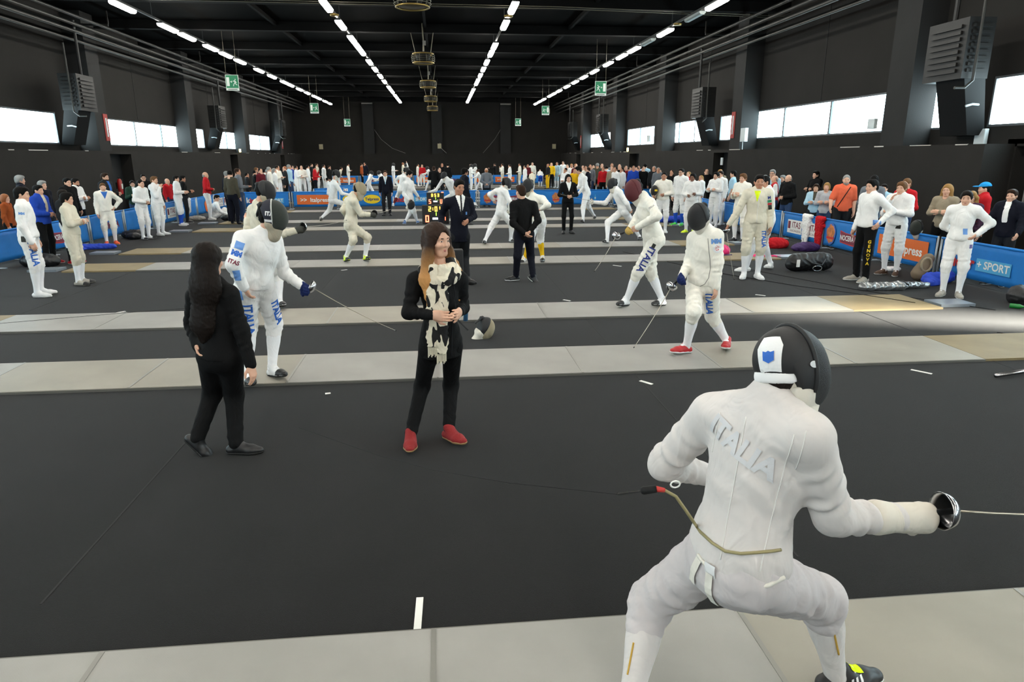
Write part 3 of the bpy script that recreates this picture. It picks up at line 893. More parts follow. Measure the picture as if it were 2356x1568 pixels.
class SDF:
    def __init__(self, res):
        self.res, self.ops = res, []

    def cone(self, a, b, ra, rb, k=0.03, lab=0, op='u', flat=None, bulge=0.0, bt=0.35, wr=None):
        a, b = V3(a), V3(b)
        r = max(ra, rb) + abs(bulge) + (wr[0] if wr else 0) 
        if flat:
            r = max(r, r * flat[1])
        self.ops.append(('cone', op, k, lab, np.minimum(a, b) - r, np.maximum(a, b) + r, (a, b, ra, rb, flat, bulge, bt, wr)))
        return self

    def ell(self, c, rad, M, k=0.03, lab=0, op='u'):
        c, rad = V3(c), V3(rad)
        M = np.array(M)                       # rows are the local axes
        ext = np.abs(M.T) @ rad
        self.ops.append(('ell', op, k, lab, c - ext, c + ext, (c, rad, M)))
        return self

    def box(self, c, half, M, rnd=0.01, k=0.01, lab=0, op='u'):
        c, half = V3(c), V3(half)
        M = np.array(M)
        ext = np.abs(M.T) @ half
        self.ops.append(('box', op, k, lab, c - ext, c + ext, (c, half, M, rnd)))
        return self

    def cut(self, p, n, k=0.004):
        """remove everything on the +n side of the plane through p"""
        self.ops.append(('cut', 'c', k, 0, None, None, (V3(p), nrm(n))))
        return self

    def wobble(self, amp, wl, seed=0):
        self.ops.append(('wob', 'w', 0, 0, None, None, (amp, wl, seed)))
        return self

    def field(self):
        us = [o for o in self.ops if o[1] == 'u']
        lo = np.min([o[4] - o[2] * 0.3 for o in us], axis=0) - 3 * self.res
        hi = np.max([o[5] + o[2] * 0.3 for o in us], axis=0) + 3 * self.res
        n = np.maximum(np.ceil((hi - lo) / self.res).astype(int) + 1, 4)
        ax = [(lo[i] + self.res * np.arange(n[i])).astype(np.float32) for i in range(3)]
        f = np.full(n, 1.0, np.float32)
        raw = np.full(n, 1.0, np.float32)
        labs = np.zeros(n, np.int8)
        for typ, op, k, lab, bl, bh, d in self.ops:
            if typ == 'cut':
                p, nn = d
                pl = (ax[0][:, None, None] - p[0]) * nn[0] + (ax[1][None, :, None] - p[1]) * nn[1] + (ax[2][None, None, :] - p[2]) * nn[2]
                f = np.maximum(f, pl.astype(np.float32))
                continue
            if typ == 'wob':
                amp, wl, sd = d
                q = 2 * PI / wl
                X, Y, Z = ax[0][:, None, None], ax[1][None, :, None], ax[2][None, None, :]
                w = np.sin(q * (X * 0.9 + Y * 0.5) + sd + 1.7 * np.sin(q * 0.6 * Z + sd)) * np.sin(q * (Z * 0.8 - Y * 0.4 + X * .3) + 2.1 * sd + 1.3 * np.sin(q * 0.5 * X))
                f = (f + amp * w).astype(np.float32)
                continue
            pad = k + 2 * self.res
            i0 = np.maximum(np.floor((bl - pad - lo) / self.res).astype(int), 0)
            i1 = np.minimum(np.ceil((bh + pad - lo) / self.res).astype(int) + 1, n)
            if np.any(i1 <= i0):
                continue
            sl = tuple(slice(i0[j], i1[j]) for j in range(3))
            X = ax[0][sl[0]][:, None, None]
            Y = ax[1][sl[1]][None, :, None]
            Z = ax[2][sl[2]][None, None, :]
            if typ == 'cone':
                a, b, ra, rb, flat, bulge, bt, wr = d
                ba = b - a
                L2 = max(float(ba @ ba), 1e-9)
                px, py, pz = X - a[0], Y - a[1], Z - a[2]
                t = np.clip((px * ba[0] + py * ba[1] + pz * ba[2]) / L2, 0, 1)
                qx, qy, qz = px - t * ba[0], py - t * ba[1], pz - t * ba[2]
                if flat:
                    nn, s = flat
                    c = (qx * nn[0] + qy * nn[1] + qz * nn[2]) * (1.0 / s - 1.0)
                    qx, qy, qz = qx + nn[0] * c, qy + nn[1] * c, qz + nn[2] * c
                r = ra + (rb - ra) * t
                if bulge:
                    r = r + bulge * np.exp(-((t - bt) / 0.25) ** 2)
                dd = np.sqrt(qx * qx + qy * qy + qz * qz) - r
                if flat and s < 1:
                    dd = dd * s
                if wr:
                    am, wl, c0, wd = wr          # folds: amplitude, wavelength, centre t, width t
                    L = math.sqrt(L2)
                    ph = 38 * (qx * .8 + qz * .6) + 21 * qy
                    dd = dd - am * np.exp(-((t - c0) / wd) ** 2) * np.sin(2 * PI * (t * L / wl) + ph) * (0.55 + 0.45 * np.sin(3.1 * t * L / wl - 0.6 * ph + 1.0))
            elif typ == 'ell':
                c, rad, M = d
                px, py, pz = X - c[0], Y - c[1], Z - c[2]
                l = [px * M[i][0] + py * M[i][1] + pz * M[i][2] for i in range(3)]
                k0 = np.sqrt(sum((l[i] / rad[i]) ** 2 for i in range(3)))
                k1 = np.sqrt(sum((l[i] / rad[i] ** 2) ** 2 for i in range(3)))
                dd = k0 * (k0 - 1) / np.maximum(k1, 1e-6)
            else:
                c, half, M, rnd = d
                px, py, pz = X - c[0], Y - c[1], Z - c[2]
                l = [np.abs(px * M[i][0] + py * M[i][1] + pz * M[i][2]) - (half[i] - rnd) for i in range(3)]
                out = np.sqrt(sum(np.maximum(q, 0) ** 2 for q in l))
                dd = out + np.minimum(np.maximum(l[0], np.maximum(l[1], l[2])), 0) - rnd
            dd = dd.astype(np.float32)
            cur = f[sl]
            if op == 'u':
                h = np.clip(0.5 + 0.5 * (cur - dd) / max(k, 1e-5), 0, 1)
                f[sl] = cur * (1 - h) + dd * h - k * h * (1 - h)
                nearer = dd < raw[sl]
                raw[sl] = np.where(nearer, dd, raw[sl])
                labs[sl] = np.where(nearer, lab, labs[sl])
            elif op == 's':
                h = np.clip(0.5 - 0.5 * (cur + dd) / max(k, 1e-5), 0, 1)
                f[sl] = cur * (1 - h) - dd * h + k * h * (1 - h)
            elif op == 'lab':                     # relabel only
                labs[sl] = np.where(dd < 0, lab, labs[sl])
        return f, lo, labs

    def nets(self):
        f, lo, labs = self.field()
        # closed at the border
        f[0], f[-1] = 1, 1
        f[:, 0], f[:, -1] = 1, 1
        f[:, :, 0], f[:, :, -1] = 1, 1
        s = f < 0
        nx, ny, nz = f.shape
        cs = np.zeros((nx - 1, ny - 1, nz - 1), np.int8)
        for a in (0, 1):
            for b in (0, 1):
                for c in (0, 1):
                    cs += s[a:nx - 1 + a, b:ny - 1 + b, c:nz - 1 + c]
        act = (cs > 0) & (cs < 8)
        ii, jj, kk = np.nonzero(act)
        idx = np.full(act.shape, -1, np.int64)
        idx[ii, jj, kk] = np.arange(len(ii))
        pos = np.zeros((len(ii), 3))
        cnt = np.zeros(len(ii))
        cor = [(a, b, c) for a in (0, 1) for b in (0, 1) for c in (0, 1)]
        for p in cor:
            for q in cor:
                if sum(q[i] - p[i] for i in range(3)) == 1 and all(q[i] >= p[i] for i in range(3)):
                    f0 = f[ii + p[0], jj + p[1], kk + p[2]]
                    f1 = f[ii + q[0], jj + q[1], kk + q[2]]
                    cr = (f0 < 0) != (f1 < 0)
                    t = np.where(cr, f0 / np.where(cr, f0 - f1, 1), 0)
                    for i in range(3):
                        pos[:, i] += np.where(cr, p[i] + t * (q[i] - p[i]), 0)
                    cnt += cr
        pos /= cnt[:, None]
        pos += np.stack([ii, jj, kk], 1)
        pos = pos * self.res + lo
        quads, ql = [], []
        for axis in range(3):
            sl0 = [slice(1, -1)] * 3
            sl1 = [slice(1, -1)] * 3
            sl0[axis] = slice(0, -1)
            sl1[axis] = slice(1, None)
            e0, e1 = s[tuple(sl0)], s[tuple(sl1)]
            i, j, k = np.nonzero(e0 != e1)
            off = [1, 1, 1]
            off[axis] = 0
            g = [i + off[0], j + off[1], k + off[2]]
            inside0 = e0[i, j, k]
            o1, o2 = [(1, 2), (2, 0), (0, 1)][axis]

            def cell(d1, d2):
                h = [g[0].copy(), g[1].copy(), g[2].copy()]
                h[o1] = h[o1] - d1
                h[o2] = h[o2] - d2
                return idx[h[0], h[1], h[2]]
            q = np.stack([cell(1, 1), cell(0, 1), cell(0, 0), cell(1, 0)], 1)
            q[~inside0] = q[~inside0][:, ::-1]
            quads.append(q)
            ql.append(labs[g[0], g[1], g[2]])
        q = np.concatenate(quads)
        l = np.concatenate(ql)
        ok = (q >= 0).all(1)
        return pos, q[ok], l[ok]


def np_mesh(name, parts, mats):
    """parts: list of (verts, quads, material index per face)"""
    vs, qs, ms, off = [], [], [], 0
    for v, q, l in parts:
        vs.append(v)
        qs.append(q + off)
        ms.append(l)
        off += len(v)
    v, q, l = np.concatenate(vs), np.concatenate(qs), np.concatenate(ms)
    me = bpy.data.meshes.new(name)
    me.vertices.add(len(v))
    me.vertices.foreach_set('co', v.astype(np.float32).ravel())
    me.loops.add(len(q) * 4)
    me.loops.foreach_set('vertex_index', q.astype(np.int32).ravel())
    me.polygons.add(len(q))
    me.polygons.foreach_set('loop_start', np.arange(0, len(q) * 4, 4, dtype=np.int32))
    for m in mats:
        me.materials.append(m)
    me.polygons.foreach_set('material_index', np.clip(l, 0, len(mats) - 1).astype(np.int32))
    me.update(calc_edges=True)
    me.shade_smooth()
    return me


def sdf_obj(name, g, mats, parent):
    if not isinstance(mats, (list, tuple)):
        mats = [mats]
    gs = g if isinstance(g, list) else [g]
    me = np_mesh(name, [x.nets() for x in gs], mats)
    o = bpy.data.objects.new(name, me)
    return link(o, parent)


# ------------------------------------------------------------------ people
SKIN = {'a': mat('skin_light', srgb(214, 166, 140), 0.55, var=0.06, vscale=8), 'b': mat('skin_tan', srgb(186, 132, 104), 0.55, var=0.06, vscale=8),
        'c': mat('skin_brown', srgb(120, 82, 62), 0.55, var=0.06, vscale=8)}
HAIR = {'black': mat('hair_black', srgb(17, 15, 14), 0.65, bump=0.25, bscale=120, stretch=(1, 1, 0.15), spec=0.1), 'brown': mat('hair_brown', srgb(48, 33, 24), 0.65, bump=0.25, bscale=120, stretch=(1, 1, 0.15), spec=0.1),
        'dark': mat('hair_dark', srgb(26, 20, 17), 0.6, bump=0.25, bscale=140, stretch=(1, 1, 0.05), spec=0.12), 'blond': mat('hair_blond', srgb(150, 114, 68), 0.65, bump=0.25, bscale=120, stretch=(1, 1, 0.15), spec=0.1),
        'grey': mat('hair_grey', srgb(142, 142, 140), 0.65, bump=0.25, bscale=120, spec=0.1), 'ginger': mat('hair_ginger', srgb(150, 86, 40), 0.5, bump=0.5, bscale=90),
        'light': mat('hair_light_brown', srgb(104, 74, 48), 0.65, bump=0.25, bscale=120, spec=0.1)}


def cloth(name, c, rough=0.85, bump=0.38, bscale=9, sheen=0.0, spec=0.15):
    m = mat('cloth_' + name, c, rough, bump=bump, bscale=bscale, var=0.05, vscale=5, spec=spec, sheen=sheen, stretch=(1.0, 1.0, 0.6))
    for n in m.node_tree.nodes:                    # soft creases
        if n.type == 'TEX_NOISE' and abs(n.inputs['Scale'].default_value - bscale) < 1e-3:
            n.inputs['Distortion'].default_value = 1.6
            n.inputs['Detail'].default_value = 2.0
        if n.type == 'BUMP':
            n.inputs['Distance'].default_value = 0.03
    return m


CL = {'white': cloth('white', srgb(236, 235, 233)), 'ivory': cloth('ivory', srgb(214, 207, 188)), 'offwhite': cloth('offwhite', srgb(236, 232, 221)),
      'worn': cloth('worn', srgb(208, 203, 200)), 'wornb': cloth('wornb', srgb(196, 190, 190)), 'black': cloth('black', srgb(17, 17, 18)), 'charcoal': cloth('charcoal', srgb(34, 35, 38)), 'navy': cloth('navy', srgb(18, 20, 31)),  # two greyed whites for the nearest fencer, offsetting overbright light there
      'grey': cloth('grey', srgb(110, 114, 120)), 'red': cloth('red', srgb(186, 30, 38)), 'maroon': cloth('maroon', srgb(96, 28, 36)),
      'orange': cloth('orange', srgb(226, 104, 72)), 'rust': cloth('rust', srgb(150, 74, 34)), 'blue': cloth('blue', srgb(36, 72, 170)), 'denim': cloth('denim', srgb(48, 66, 96)),
      'lightblue': cloth('lightblue', srgb(170, 204, 222)), 'green': cloth('green', srgb(34, 60, 48)), 'beige': cloth('beige', srgb(150, 138, 118)),
      'silver': cloth('silver', srgb(170, 172, 176)), 'purple': cloth('purple', srgb(70, 46, 66)), 'yellow': cloth('yellow', srgb(232, 184, 28)),
      'neon': cloth('neon', srgb(214, 236, 28)), 'olive': cloth('olive', srgb(74, 70, 58)), 'brown': cloth('brown', srgb(84, 56, 40)),
      'sock': cloth('sock', srgb(236, 236, 238)), 'bluesock': cloth('bluesock', srgb(38, 84, 190)), 'blueshirt': cloth('blueshirt', srgb(60, 110, 190))}
SH = {'white': mat('shoe_white', srgb(222, 222, 222), 0.5), 'black': mat('shoe_black', srgb(24, 24, 26), 0.4), 'red': mat('shoe_red', srgb(176, 20, 28), 0.5),
      'suede': mat('shoe_red_suede', srgb(136, 28, 30), 0.85, bump=0.2, bscale=80), 'neon': mat('shoe_neon', srgb(214, 236, 20), 0.5), 'orange': mat('shoe_orange', srgb(240, 96, 50), 0.5),
      'green': mat('shoe_green', srgb(70, 200, 60), 0.5), 'blue': mat('shoe_blue', srgb(40, 90, 150), 0.5), 'grey': mat('shoe_grey', srgb(158, 152, 142), 0.6), 'brown': mat('shoe_brown', srgb(80, 56, 40), 0.5)}
m_sole_w = mat('sole_white', srgb(226, 226, 224), 0.6)
m_sole_b = mat('sole_black', srgb(24, 24, 24), 0.7)
m_sole_t = mat('sole_tan', srgb(150, 118, 80), 0.7)
m_eye = mat('eye_white', srgb(225, 222, 216), 0.25)
m_iris = mat('iris_dark', srgb(40, 28, 22), 0.2)
m_lip = mat('lips', srgb(176, 104, 96), 0.5)
m_mesh = mat('mask_mesh_black', srgb(34, 34, 36), 0.45, metal=0.3, bump=0.6, bscale=420)
m_meshg = mat('mask_mesh_grey', srgb(50, 56, 50), 0.45, metal=0.3, bump=0.6, bscale=420)
m_meshb = mat('mask_mesh_beige', srgb(158, 146, 120), 0.7, bump=0.4, bscale=420)
m_meshr = mat('mask_mesh_maroon', srgb(86, 20, 28), 0.6, bump=0.4, bscale=420)
m_bib = cloth('bib', srgb(214, 208, 196))
m_bibb = cloth('bib_beige', srgb(176, 166, 146))
m_trim = mat('mask_trim', srgb(22, 22, 24), 0.6)
m_navyshell = mat('mask_navy', srgb(24, 24, 40), 0.7)
m_foil = mat('bright_steel', srgb(196, 196, 198), 0.22, metal=1.0)
m_blade = mat('blade_steel', srgb(170, 164, 150), 0.35, metal=0.8)


def frames(J):
    up = nrm(J['nk'] - J['pl'])
    rt = J['sr'] - J['sl']
    rt = nrm(rt - up * (rt @ up))
    fw = np.cross(up, rt)
    hr = J['hr'] - J['hl']
    hr = nrm(hr - up * (hr @ up))
    hf = np.cross(up, hr)
    return up, rt, fw, hr, hf


def head_frame(yaw, pitch=0.0, roll=0.0):
    y, p = math.radians(yaw), math.radians(pitch)
    f = V3(math.sin(y) * math.cos(p), math.cos(y) * math.cos(p), math.sin(p))
    r = V3(math.cos(y), -math.sin(y), 0)
    u = np.cross(r, f)
    if roll:
        c, s = math.cos(math.radians(roll)), math.sin(math.radians(roll))
        r, u = r * c + u * s, u * c - r * s
    return np.array([r, f, u])


ARMS = {'down': ((.05, -.02, -.28), (.06, .06, -.53)), 'hip': ((.21, -.08, -.19), (.05, .05, -.37)), 'cross': ((.06, .07, -.26), (-.19, .22, -.22)),
        'front': ((.08, .0, -.28), (-.11, .19, -.31)), 'behind': ((.08, -.1, -.27), (-.13, -.16, -.40)), 'chin': ((.02, .14, -.27), (-.1, .2, -.02)),
        'phone': ((.05, .04, -.28), (-.07, .27, -.2)), 'bend': ((.08, -.02, -.27), (.02, .22, -.26)), 'out': ((.2, .1, -.16), (.3, .3, -.2)),
        'mask': ((.17, -.06, -.22), (.1, .14, -.33)), 'rail': ((.1, .06, -.27), (.12, .24, -.44)), 'fwd': ((.04, .24, -.14), (.02, .48, -.1)), 'back': ((.1, -.1, -.26), (.12, -.2, -.48)),
        'up': ((.2, .02, .1), (.12, .06, .34))}


def stand(h, yaw, la='down', ra='down', spread=0.11, lean=0.0, side=0.0, twist=0.0, step=0.0, toe=18, bend=0.0, sit=False):
    """joint positions for an upright figure whose feet stand on z=0 around the origin"""
    s = h / 1.75
    ya = math.radians(yaw)
    f = V3(math.sin(ya), math.cos(ya), 0)
    r = V3(math.cos(ya), -math.sin(ya), 0)
    u = V3(0, 0, 1)
    L = lambda a, b, c: (r * a + f * b + u * c) * s
    J = {}
    J['pl'] = L(side * .3, -lean * .12 - bend * .25, .97 - bend * .04)
    tb = nrm(L(side, lean + bend * 1.1, 1 - bend * .35))
    J['nk'] = J['pl'] + tb * .5 * s
    tr = nrm(r * math.cos(twist) + f * math.sin(twist))
    tf = np.cross(tb, tr)
    T = lambda a, b, c: (tr * a + tf * b + tb * c) * s
    J['sr'] = J['nk'] + T(.175, 0, -.05)
    J['sl'] = J['nk'] + T(-.175, 0, -.05)
    J['hd'] = J['nk'] + (tb * .12 + u * .02 + f * .015) * s
    for q, a, sg in (('r', ra, 1), ('l', la, -1)):
        e, w = ARMS[a] if isinstance(a, str) else a
        J['e' + q] = J['s' + q] + T(e[0] * sg, e[1], e[2])
        J['w' + q] = J['s' + q] + T(w[0] * sg, w[1], w[2])
    for q, sg in (('r', 1), ('l', -1)):
        J['h' + q] = J['pl'] + (r * .09 * sg - u * .05) * s
        st = step * sg
        J['a' + q] = L(spread * sg, st, .085)
        J['k' + q] = (J['h' + q] + J['a' + q]) / 2 + L(.02 * sg, .035, .01)
        ta = ya + math.radians(toe) * sg
        J['t' + q] = J['a' + q] + V3(math.sin(ta), math.cos(ta), 0) * .19 * s - u * .06 * s
    return J


def add_torso(g, J, s, i=0.0, w=1.0, fem=False, lab=0, k=0.06, pelvis=True):
    up, rt, fw, hr, hf = frames(J)
    M, Mh = np.array([rt, fw, up]), np.array([hr, hf, up])
    sp = J['nk'] - J['pl']
    cw = 0.90 if fem else 1.0
    g.ell(J['pl'] + sp * .66 + fw * .008 * s, (V3(.158 * cw, .112 + (.012 if fem else 0), .19) * w) * s + i, M, k, lab)
    g.ell(J['pl'] + sp * .34, (V3(.132 * cw, .098, .17) * w) * s + i, M, k, lab)
    if pelvis:
        g.ell(J['pl'] + up * .0, (V3(.155 * (1.04 if fem else 1), .112, .13) * w) * s + i, Mh, k, lab)
        g.ell(J['pl'] - hf * .045 * s - up * .06 * s, (V3(.135, .085, .10) * w) * s + i, Mh, k, lab)
    inset = rt * .025 * s
    g.cone(J['sl'] + inset, J['sr'] - inset, .062 * s * cw + i, .062 * s * cw + i, 0.05, lab)
    for q in 'lr':
        g.cone(J['nk'] + up * .02 * s, J['s' + q] + (inset if q == 'l' else -inset), .048 * s + i, .05 * s * cw + i, 0.05, lab)


def add_arm(g, J, q, s, i=0.0, i2=None, w=1.0, lab=0, end=1.0, k=0.035, wr=True):
    i2 = i if i2 is None else i2
    S, E, W = J['s' + q], J['e' + q], J['w' + q]
    W = E + (W - E) * end
    f = (0.009 * s, .065, 0.8, .5) if wr else None
    f2 = (0.009 * s, .06, 0.2, .5) if wr else None
    g.cone(S, E, .054 * s * w + i, .043 * s * w + i2, k, lab, wr=f)
    g.cone(E, W, .043 * s * w + i2, .030 * s * w + i2, k, lab, wr=f2)


def add_leg(g, J, q, s, i=0.0, w=1.0, lab=0, thigh=True, calf=True, k=0.04):
    if thigh:
        g.cone(J['h' + q], J['k' + q], .088 * s * w + i, .056 * s * w + i, k, lab)
    if calf:
        g.cone(J['k' + q], J['a' + q], .052 * s * w + i, .036 * s * w + i, k, lab, bulge=.014 * s, bt=.3)


def foot_frame(J, q):
    d = J['t' + q] - J['a' + q]
    return d


def add_foot(g, J, q, s, i=0.0, lab=0, sole=None):
    """foot/shoe solid; returns the sole plane (point, up-normal)"""
    A, T = J['a' + q], J['t' + q]
    d = T - A
    hz = V3(d[0], d[1], 0)
    L = nrm(d)
    side = nrm(np.cross(nrm(hz), V3(0, 0, 1)))
    u = np.cross(side, L)                   # near-vertical, tilts with the foot
    pitch_drop = .062 * s
    base = A - V3(0, 0, 1) * 0 - u * 0
    # direction parallel to the sole: toe joint lies 0.06 s lower than the ankle on a flat foot
    sd = nrm(d + V3(0, 0, pitch_drop) * (np.linalg.norm(d) / (.2 * s)))
    un = np.cross(side, sd)
    if un[2] < 0:
        un = -un
    heel = A - sd * .045 * s - un * .045 * s
    ball = A + sd * .12 * s - un * .052 * s
    toe = A + sd * .185 * s - un * .056 * s
    g.cone(heel, ball, .036 * s + i, .042 * s + i, 0.03, lab, flat=(un, .95))
    g.cone(ball, toe, .042 * s + i, .032 * s + i, 0.03, lab, flat=(un, .75))
    g.cone(A + un * .02 * s, A + sd * .05 * s - un * .03 * s, .040 * s + i, .038 * s + i, 0.03, lab)
    sp = A - un * .083 * s
    g.cut(sp, -un)
    return sp, un, sd


def add_head(g, c, M, s, fine=True, fem=False, lab=0, liplab=1):
    r, f, u = M
    P = lambda x, y, z: c + (r * x + f * y + u * z) * s
    g.ell(P(0, -.012, .028), V3(.074, .093, .085) * s, M, 0.02, lab)
    g.ell(P(0, .028, -.045), V3(.054 if fem else .058, .06, .068) * s, M, 0.04, lab)
    g.cone(P(-.022, .058, -.095), P(.022, .058, -.095), .02 * s, .02 * s, 0.03, lab)
    if not fine:
        g.cone(P(0, .085, .0), P(0, .10, -.028), .012 * s, .014 * s, 0.015, lab)
        for sx in (-1, 1):
            g.ell(P(.074 * sx, -.005, -.008), V3(.010, .018, .030) * s, M, 0.008, lab)
        return
    g.cone(P(-.036, .070, .024), P(.036, .070, .024), .015 * s, .015 * s, 0.02, lab)          # brow
    for sx in (-1, 1):
        g.ell(P(.032 * sx, .098, .004), V3(.019, .022, .013) * s, M, 0.016, 0, 's')           # eye socket
        g.ell(P(.036 * sx, .06, -.028), V3(.026, .028, .024) * s, M, 0.02, lab)               # cheek
        g.ell(P(.075 * sx, -.004, -.008), V3(.009, .019, .031) * s, M, 0.008, lab)            # ear
        g.ell(P(.031 * sx, .0735, .004), V3(.0135, .0135, .0135) * s, M, 0.004, lab)          # eyelid
    g.cone(P(0, .080, .012), P(0, .0965, -.026), .007 * s, .0095 * s, 0.014, lab)             # nose
    for sx in (-1, 1):
        g.ell(P(.0095 * sx, .086, -.030), V3(.008, .010, .007) * s, M, 0.008, lab)
    g.cone(P(-.016, .078, -.061), P(.016, .078, -.061), .006 * s, .006 * s, 0.010, lab)       # mouth
    g.cone(P(-.012, .078, -.069), P(.012, .078, -.069), .0065 * s, .0065 * s, 0.010, lab)


def add_neck(g, J, c, M, s, i=0.0, lab=0, fem=False):
    g.cone(c + (M[1] * -.02 - M[2] * .06) * s, J['nk'] - nrm(J['nk'] - J['pl']) * .01, (.048 if fem else .056) * s + i, (.054 if fem else .062) * s + i, 0.03, lab)


def add_hair(g, c, M, s, style='short', lab=0, J=None):
    r, f, u = M
    P = lambda x, y, z: c + (r * x + f * y + u * z) * s
    th = {'short': .007, 'crop': .004, 'full': .015, 'long': .013, 'bald': .002}.get(style, .012)
    g.ell(P(0, -.014, .030), V3(.074 + th, .093 + th, .086 + th) * s, M, 0.02, lab)
    if style in ('full', 'short', 'curly'):
        g.ell(P(0, .045, .085), V3(.062, .05, .032) * s, M, 0.03, lab)
    if style in ('short', 'full', 'crop'):
        g.ell(P(0, -.055, -.03), V3(.062 + th, .045 + th, .055) * s, M, 0.02, lab)
        g.ell(P(0, .125, -.05), V3(.085, .125, .122) * s, M, 0.012, 0, 's')
        g.ell(P(0, .11, -.09), V3(.16, .10, .10) * s, M, 0.012, 0, 's')
        g.cut(P(0, 0, -.085), -u)
        if style != 'crop':
            for j in range(5):
                x = -.045 + .0225 * j
                g.cone(P(x * .9, .055, .100), P(x + .006 * (j % 2), .088 - abs(x) * .35, .066 - .008 * (j % 2)), .012 * s, .004 * s, .012, lab)
        g.wobble(.0032 * s, .032, 3.0 + c[0] * 7)
    elif style == 'bald':
        g.ell(P(0, -.055, -.03), V3(.066, .05, .055) * s, M, 0.02, lab)
        g.cut(P(0, 0, .02), u)
        g.ell(P(0, .10, -.03), V3(.2, .13, .13) * s, M, 0.012, 0, 's')
        g.cut(P(0, 0, -.085), -u)
    elif style == 'bob':
        g.ell(P(0, -.03, -.03), V3(.092, .09, .11) * s, M, 0.03, lab)
        g.ell(P(0, .115, -.045), V3(.075, .11, .105) * s, M, 0.02, 0, 's')
    elif style in ('long', 'longfront'):
        end = J['nk'] - nrm(J['nk'] - J['pl']) * (.22 if style == 'long' else .12) * s - f * .10 * s
        g.cone(P(0, -.055, -.03), end, .092 * s, .085 * s, 0.05, lab, flat=(f, .62))
        for sx in (-1, 1):
            g.cone(P(.068 * sx, .0, .0), P(.085 * sx, .0, -.14), .036 * s, .040 * s, 0.03, lab)
            if style == 'longfront':
                g.cone(P(.085 * sx, .0, -.14), P(.085 * sx, .06, -.30), .040 * s, .022 * s, 0.03, lab)
        g.ell(P(0, .125, -.05), V3(.064, .12, .115) * s, M, 0.02, 0, 's')
    elif style == 'curly':
        for a in range(9):
            for zz in (-.1, -.02):
                an = math.radians(100 + a * 42)
                if math.sin(an) < .55:
                    g.ell(P(.085 * math.cos(an), -.02 + .085 * math.sin(an), zz), V3(.045, .045, .05) * s, M, 0.03, lab)
        g.ell(P(0, .115, -.045), V3(.07, .11, .1) * s, M, 0.02, 0, 's')


def hand_sdf(J, q, s, res, curl=0.5, spread=0.0, inward=None, glove=0.0, lab=0, dirv=None, up=None):
    """palm, four fingers and a thumb at the wrist of arm q"""
    g = SDF(res)
    W, E = J['w' + q], J['e' + q]
    d = nrm(W - E) if dirv is None else nrm(dirv)
    upb = nrm(J['nk'] - J['pl'])
    rt = nrm(J['sr'] - J['sl'])
    fw = np.cross(upb, rt)
    n = (-rt if q == 'r' else rt) if inward is None else V3(inward)   # palm faces the body
    n = nrm(n - d * (n @ d))
    th = np.cross(n, d) * (1 if q == 'r' else -1)                     # thumb side
    if up is not None:
        th0 = V3(up)
        th = nrm(th0 - d * (th0 @ d))
        n = np.cross(d, th) * (1 if q == 'r' else -1)
    P = lambda a, b, c: W + (d * a + th * b + n * c) * s
    gl = glove
    g.cone(P(-.05, 0, 0), P(.02, 0, 0), .027 * s + gl, .027 * s + gl, 0.02, lab, flat=(n, .85))
    g.cone(P(.02, .012, 0), P(.075, .015, .002), .024 * s + gl, .022 * s + gl, 0.02, lab, flat=(n, .6))
    g.cone(P(.02, -.012, 0), P(.07, -.018, .002), .024 * s + gl, .022 * s + gl, 0.02, lab, flat=(n, .6))
    for k, (b, L, base) in enumerate(((.030, .072, .082), (.010, .080, .086), (-.010, .075, .083), (-.029, .058, .075))):
        c1, c2 = curl * (0.9 + .1 * k), curl * (2.0 + .15 * k)
        a0 = P(base, b, 0)
        sp = spread * (1.5 - k) * .12
        d1 = nrm(d * math.cos(c1) + n * math.sin(c1) + th * sp)
        d2 = nrm(d * math.cos(c2) + n * math.sin(c2) + th * sp * .5)
        d3 = nrm(d * math.cos(c2 * 1.4) + n * math.sin(c2 * 1.4))
        a1 = a0 + d1 * L * .45 * s
        a2 = a1 + d2 * L * .32 * s
        a3 = a2 + d3 * L * .23 * s
        g.cone(P(base - .03, b * .9, 0), a0, .010 * s + gl, .0098 * s + gl, 0.010, lab)
        g.cone(a0, a1, .0096 * s + gl, .0088 * s + gl, 0.004, lab)
        g.cone(a1, a2, .0088 * s + gl, .0082 * s + gl, 0.003, lab)
        g.cone(a2, a3, .0082 * s + gl, .0072 * s + gl, 0.003, lab)
    t0 = P(.02, .026, .006)
    t1 = t0 + nrm(d * .62 + th * .62 + n * .35 * (0.6 + curl)) * .045 * s
    t2 = t1 + nrm(d * .8 + th * (.25 - .3 * curl) + n * .5 * curl) * .036 * s
    g.cone(t0, t1, .014 * s + gl, .011 * s + gl, 0.010, lab)
    g.cone(t1, t2, .011 * s + gl, .0085 * s + gl, 0.003, lab)
    return g


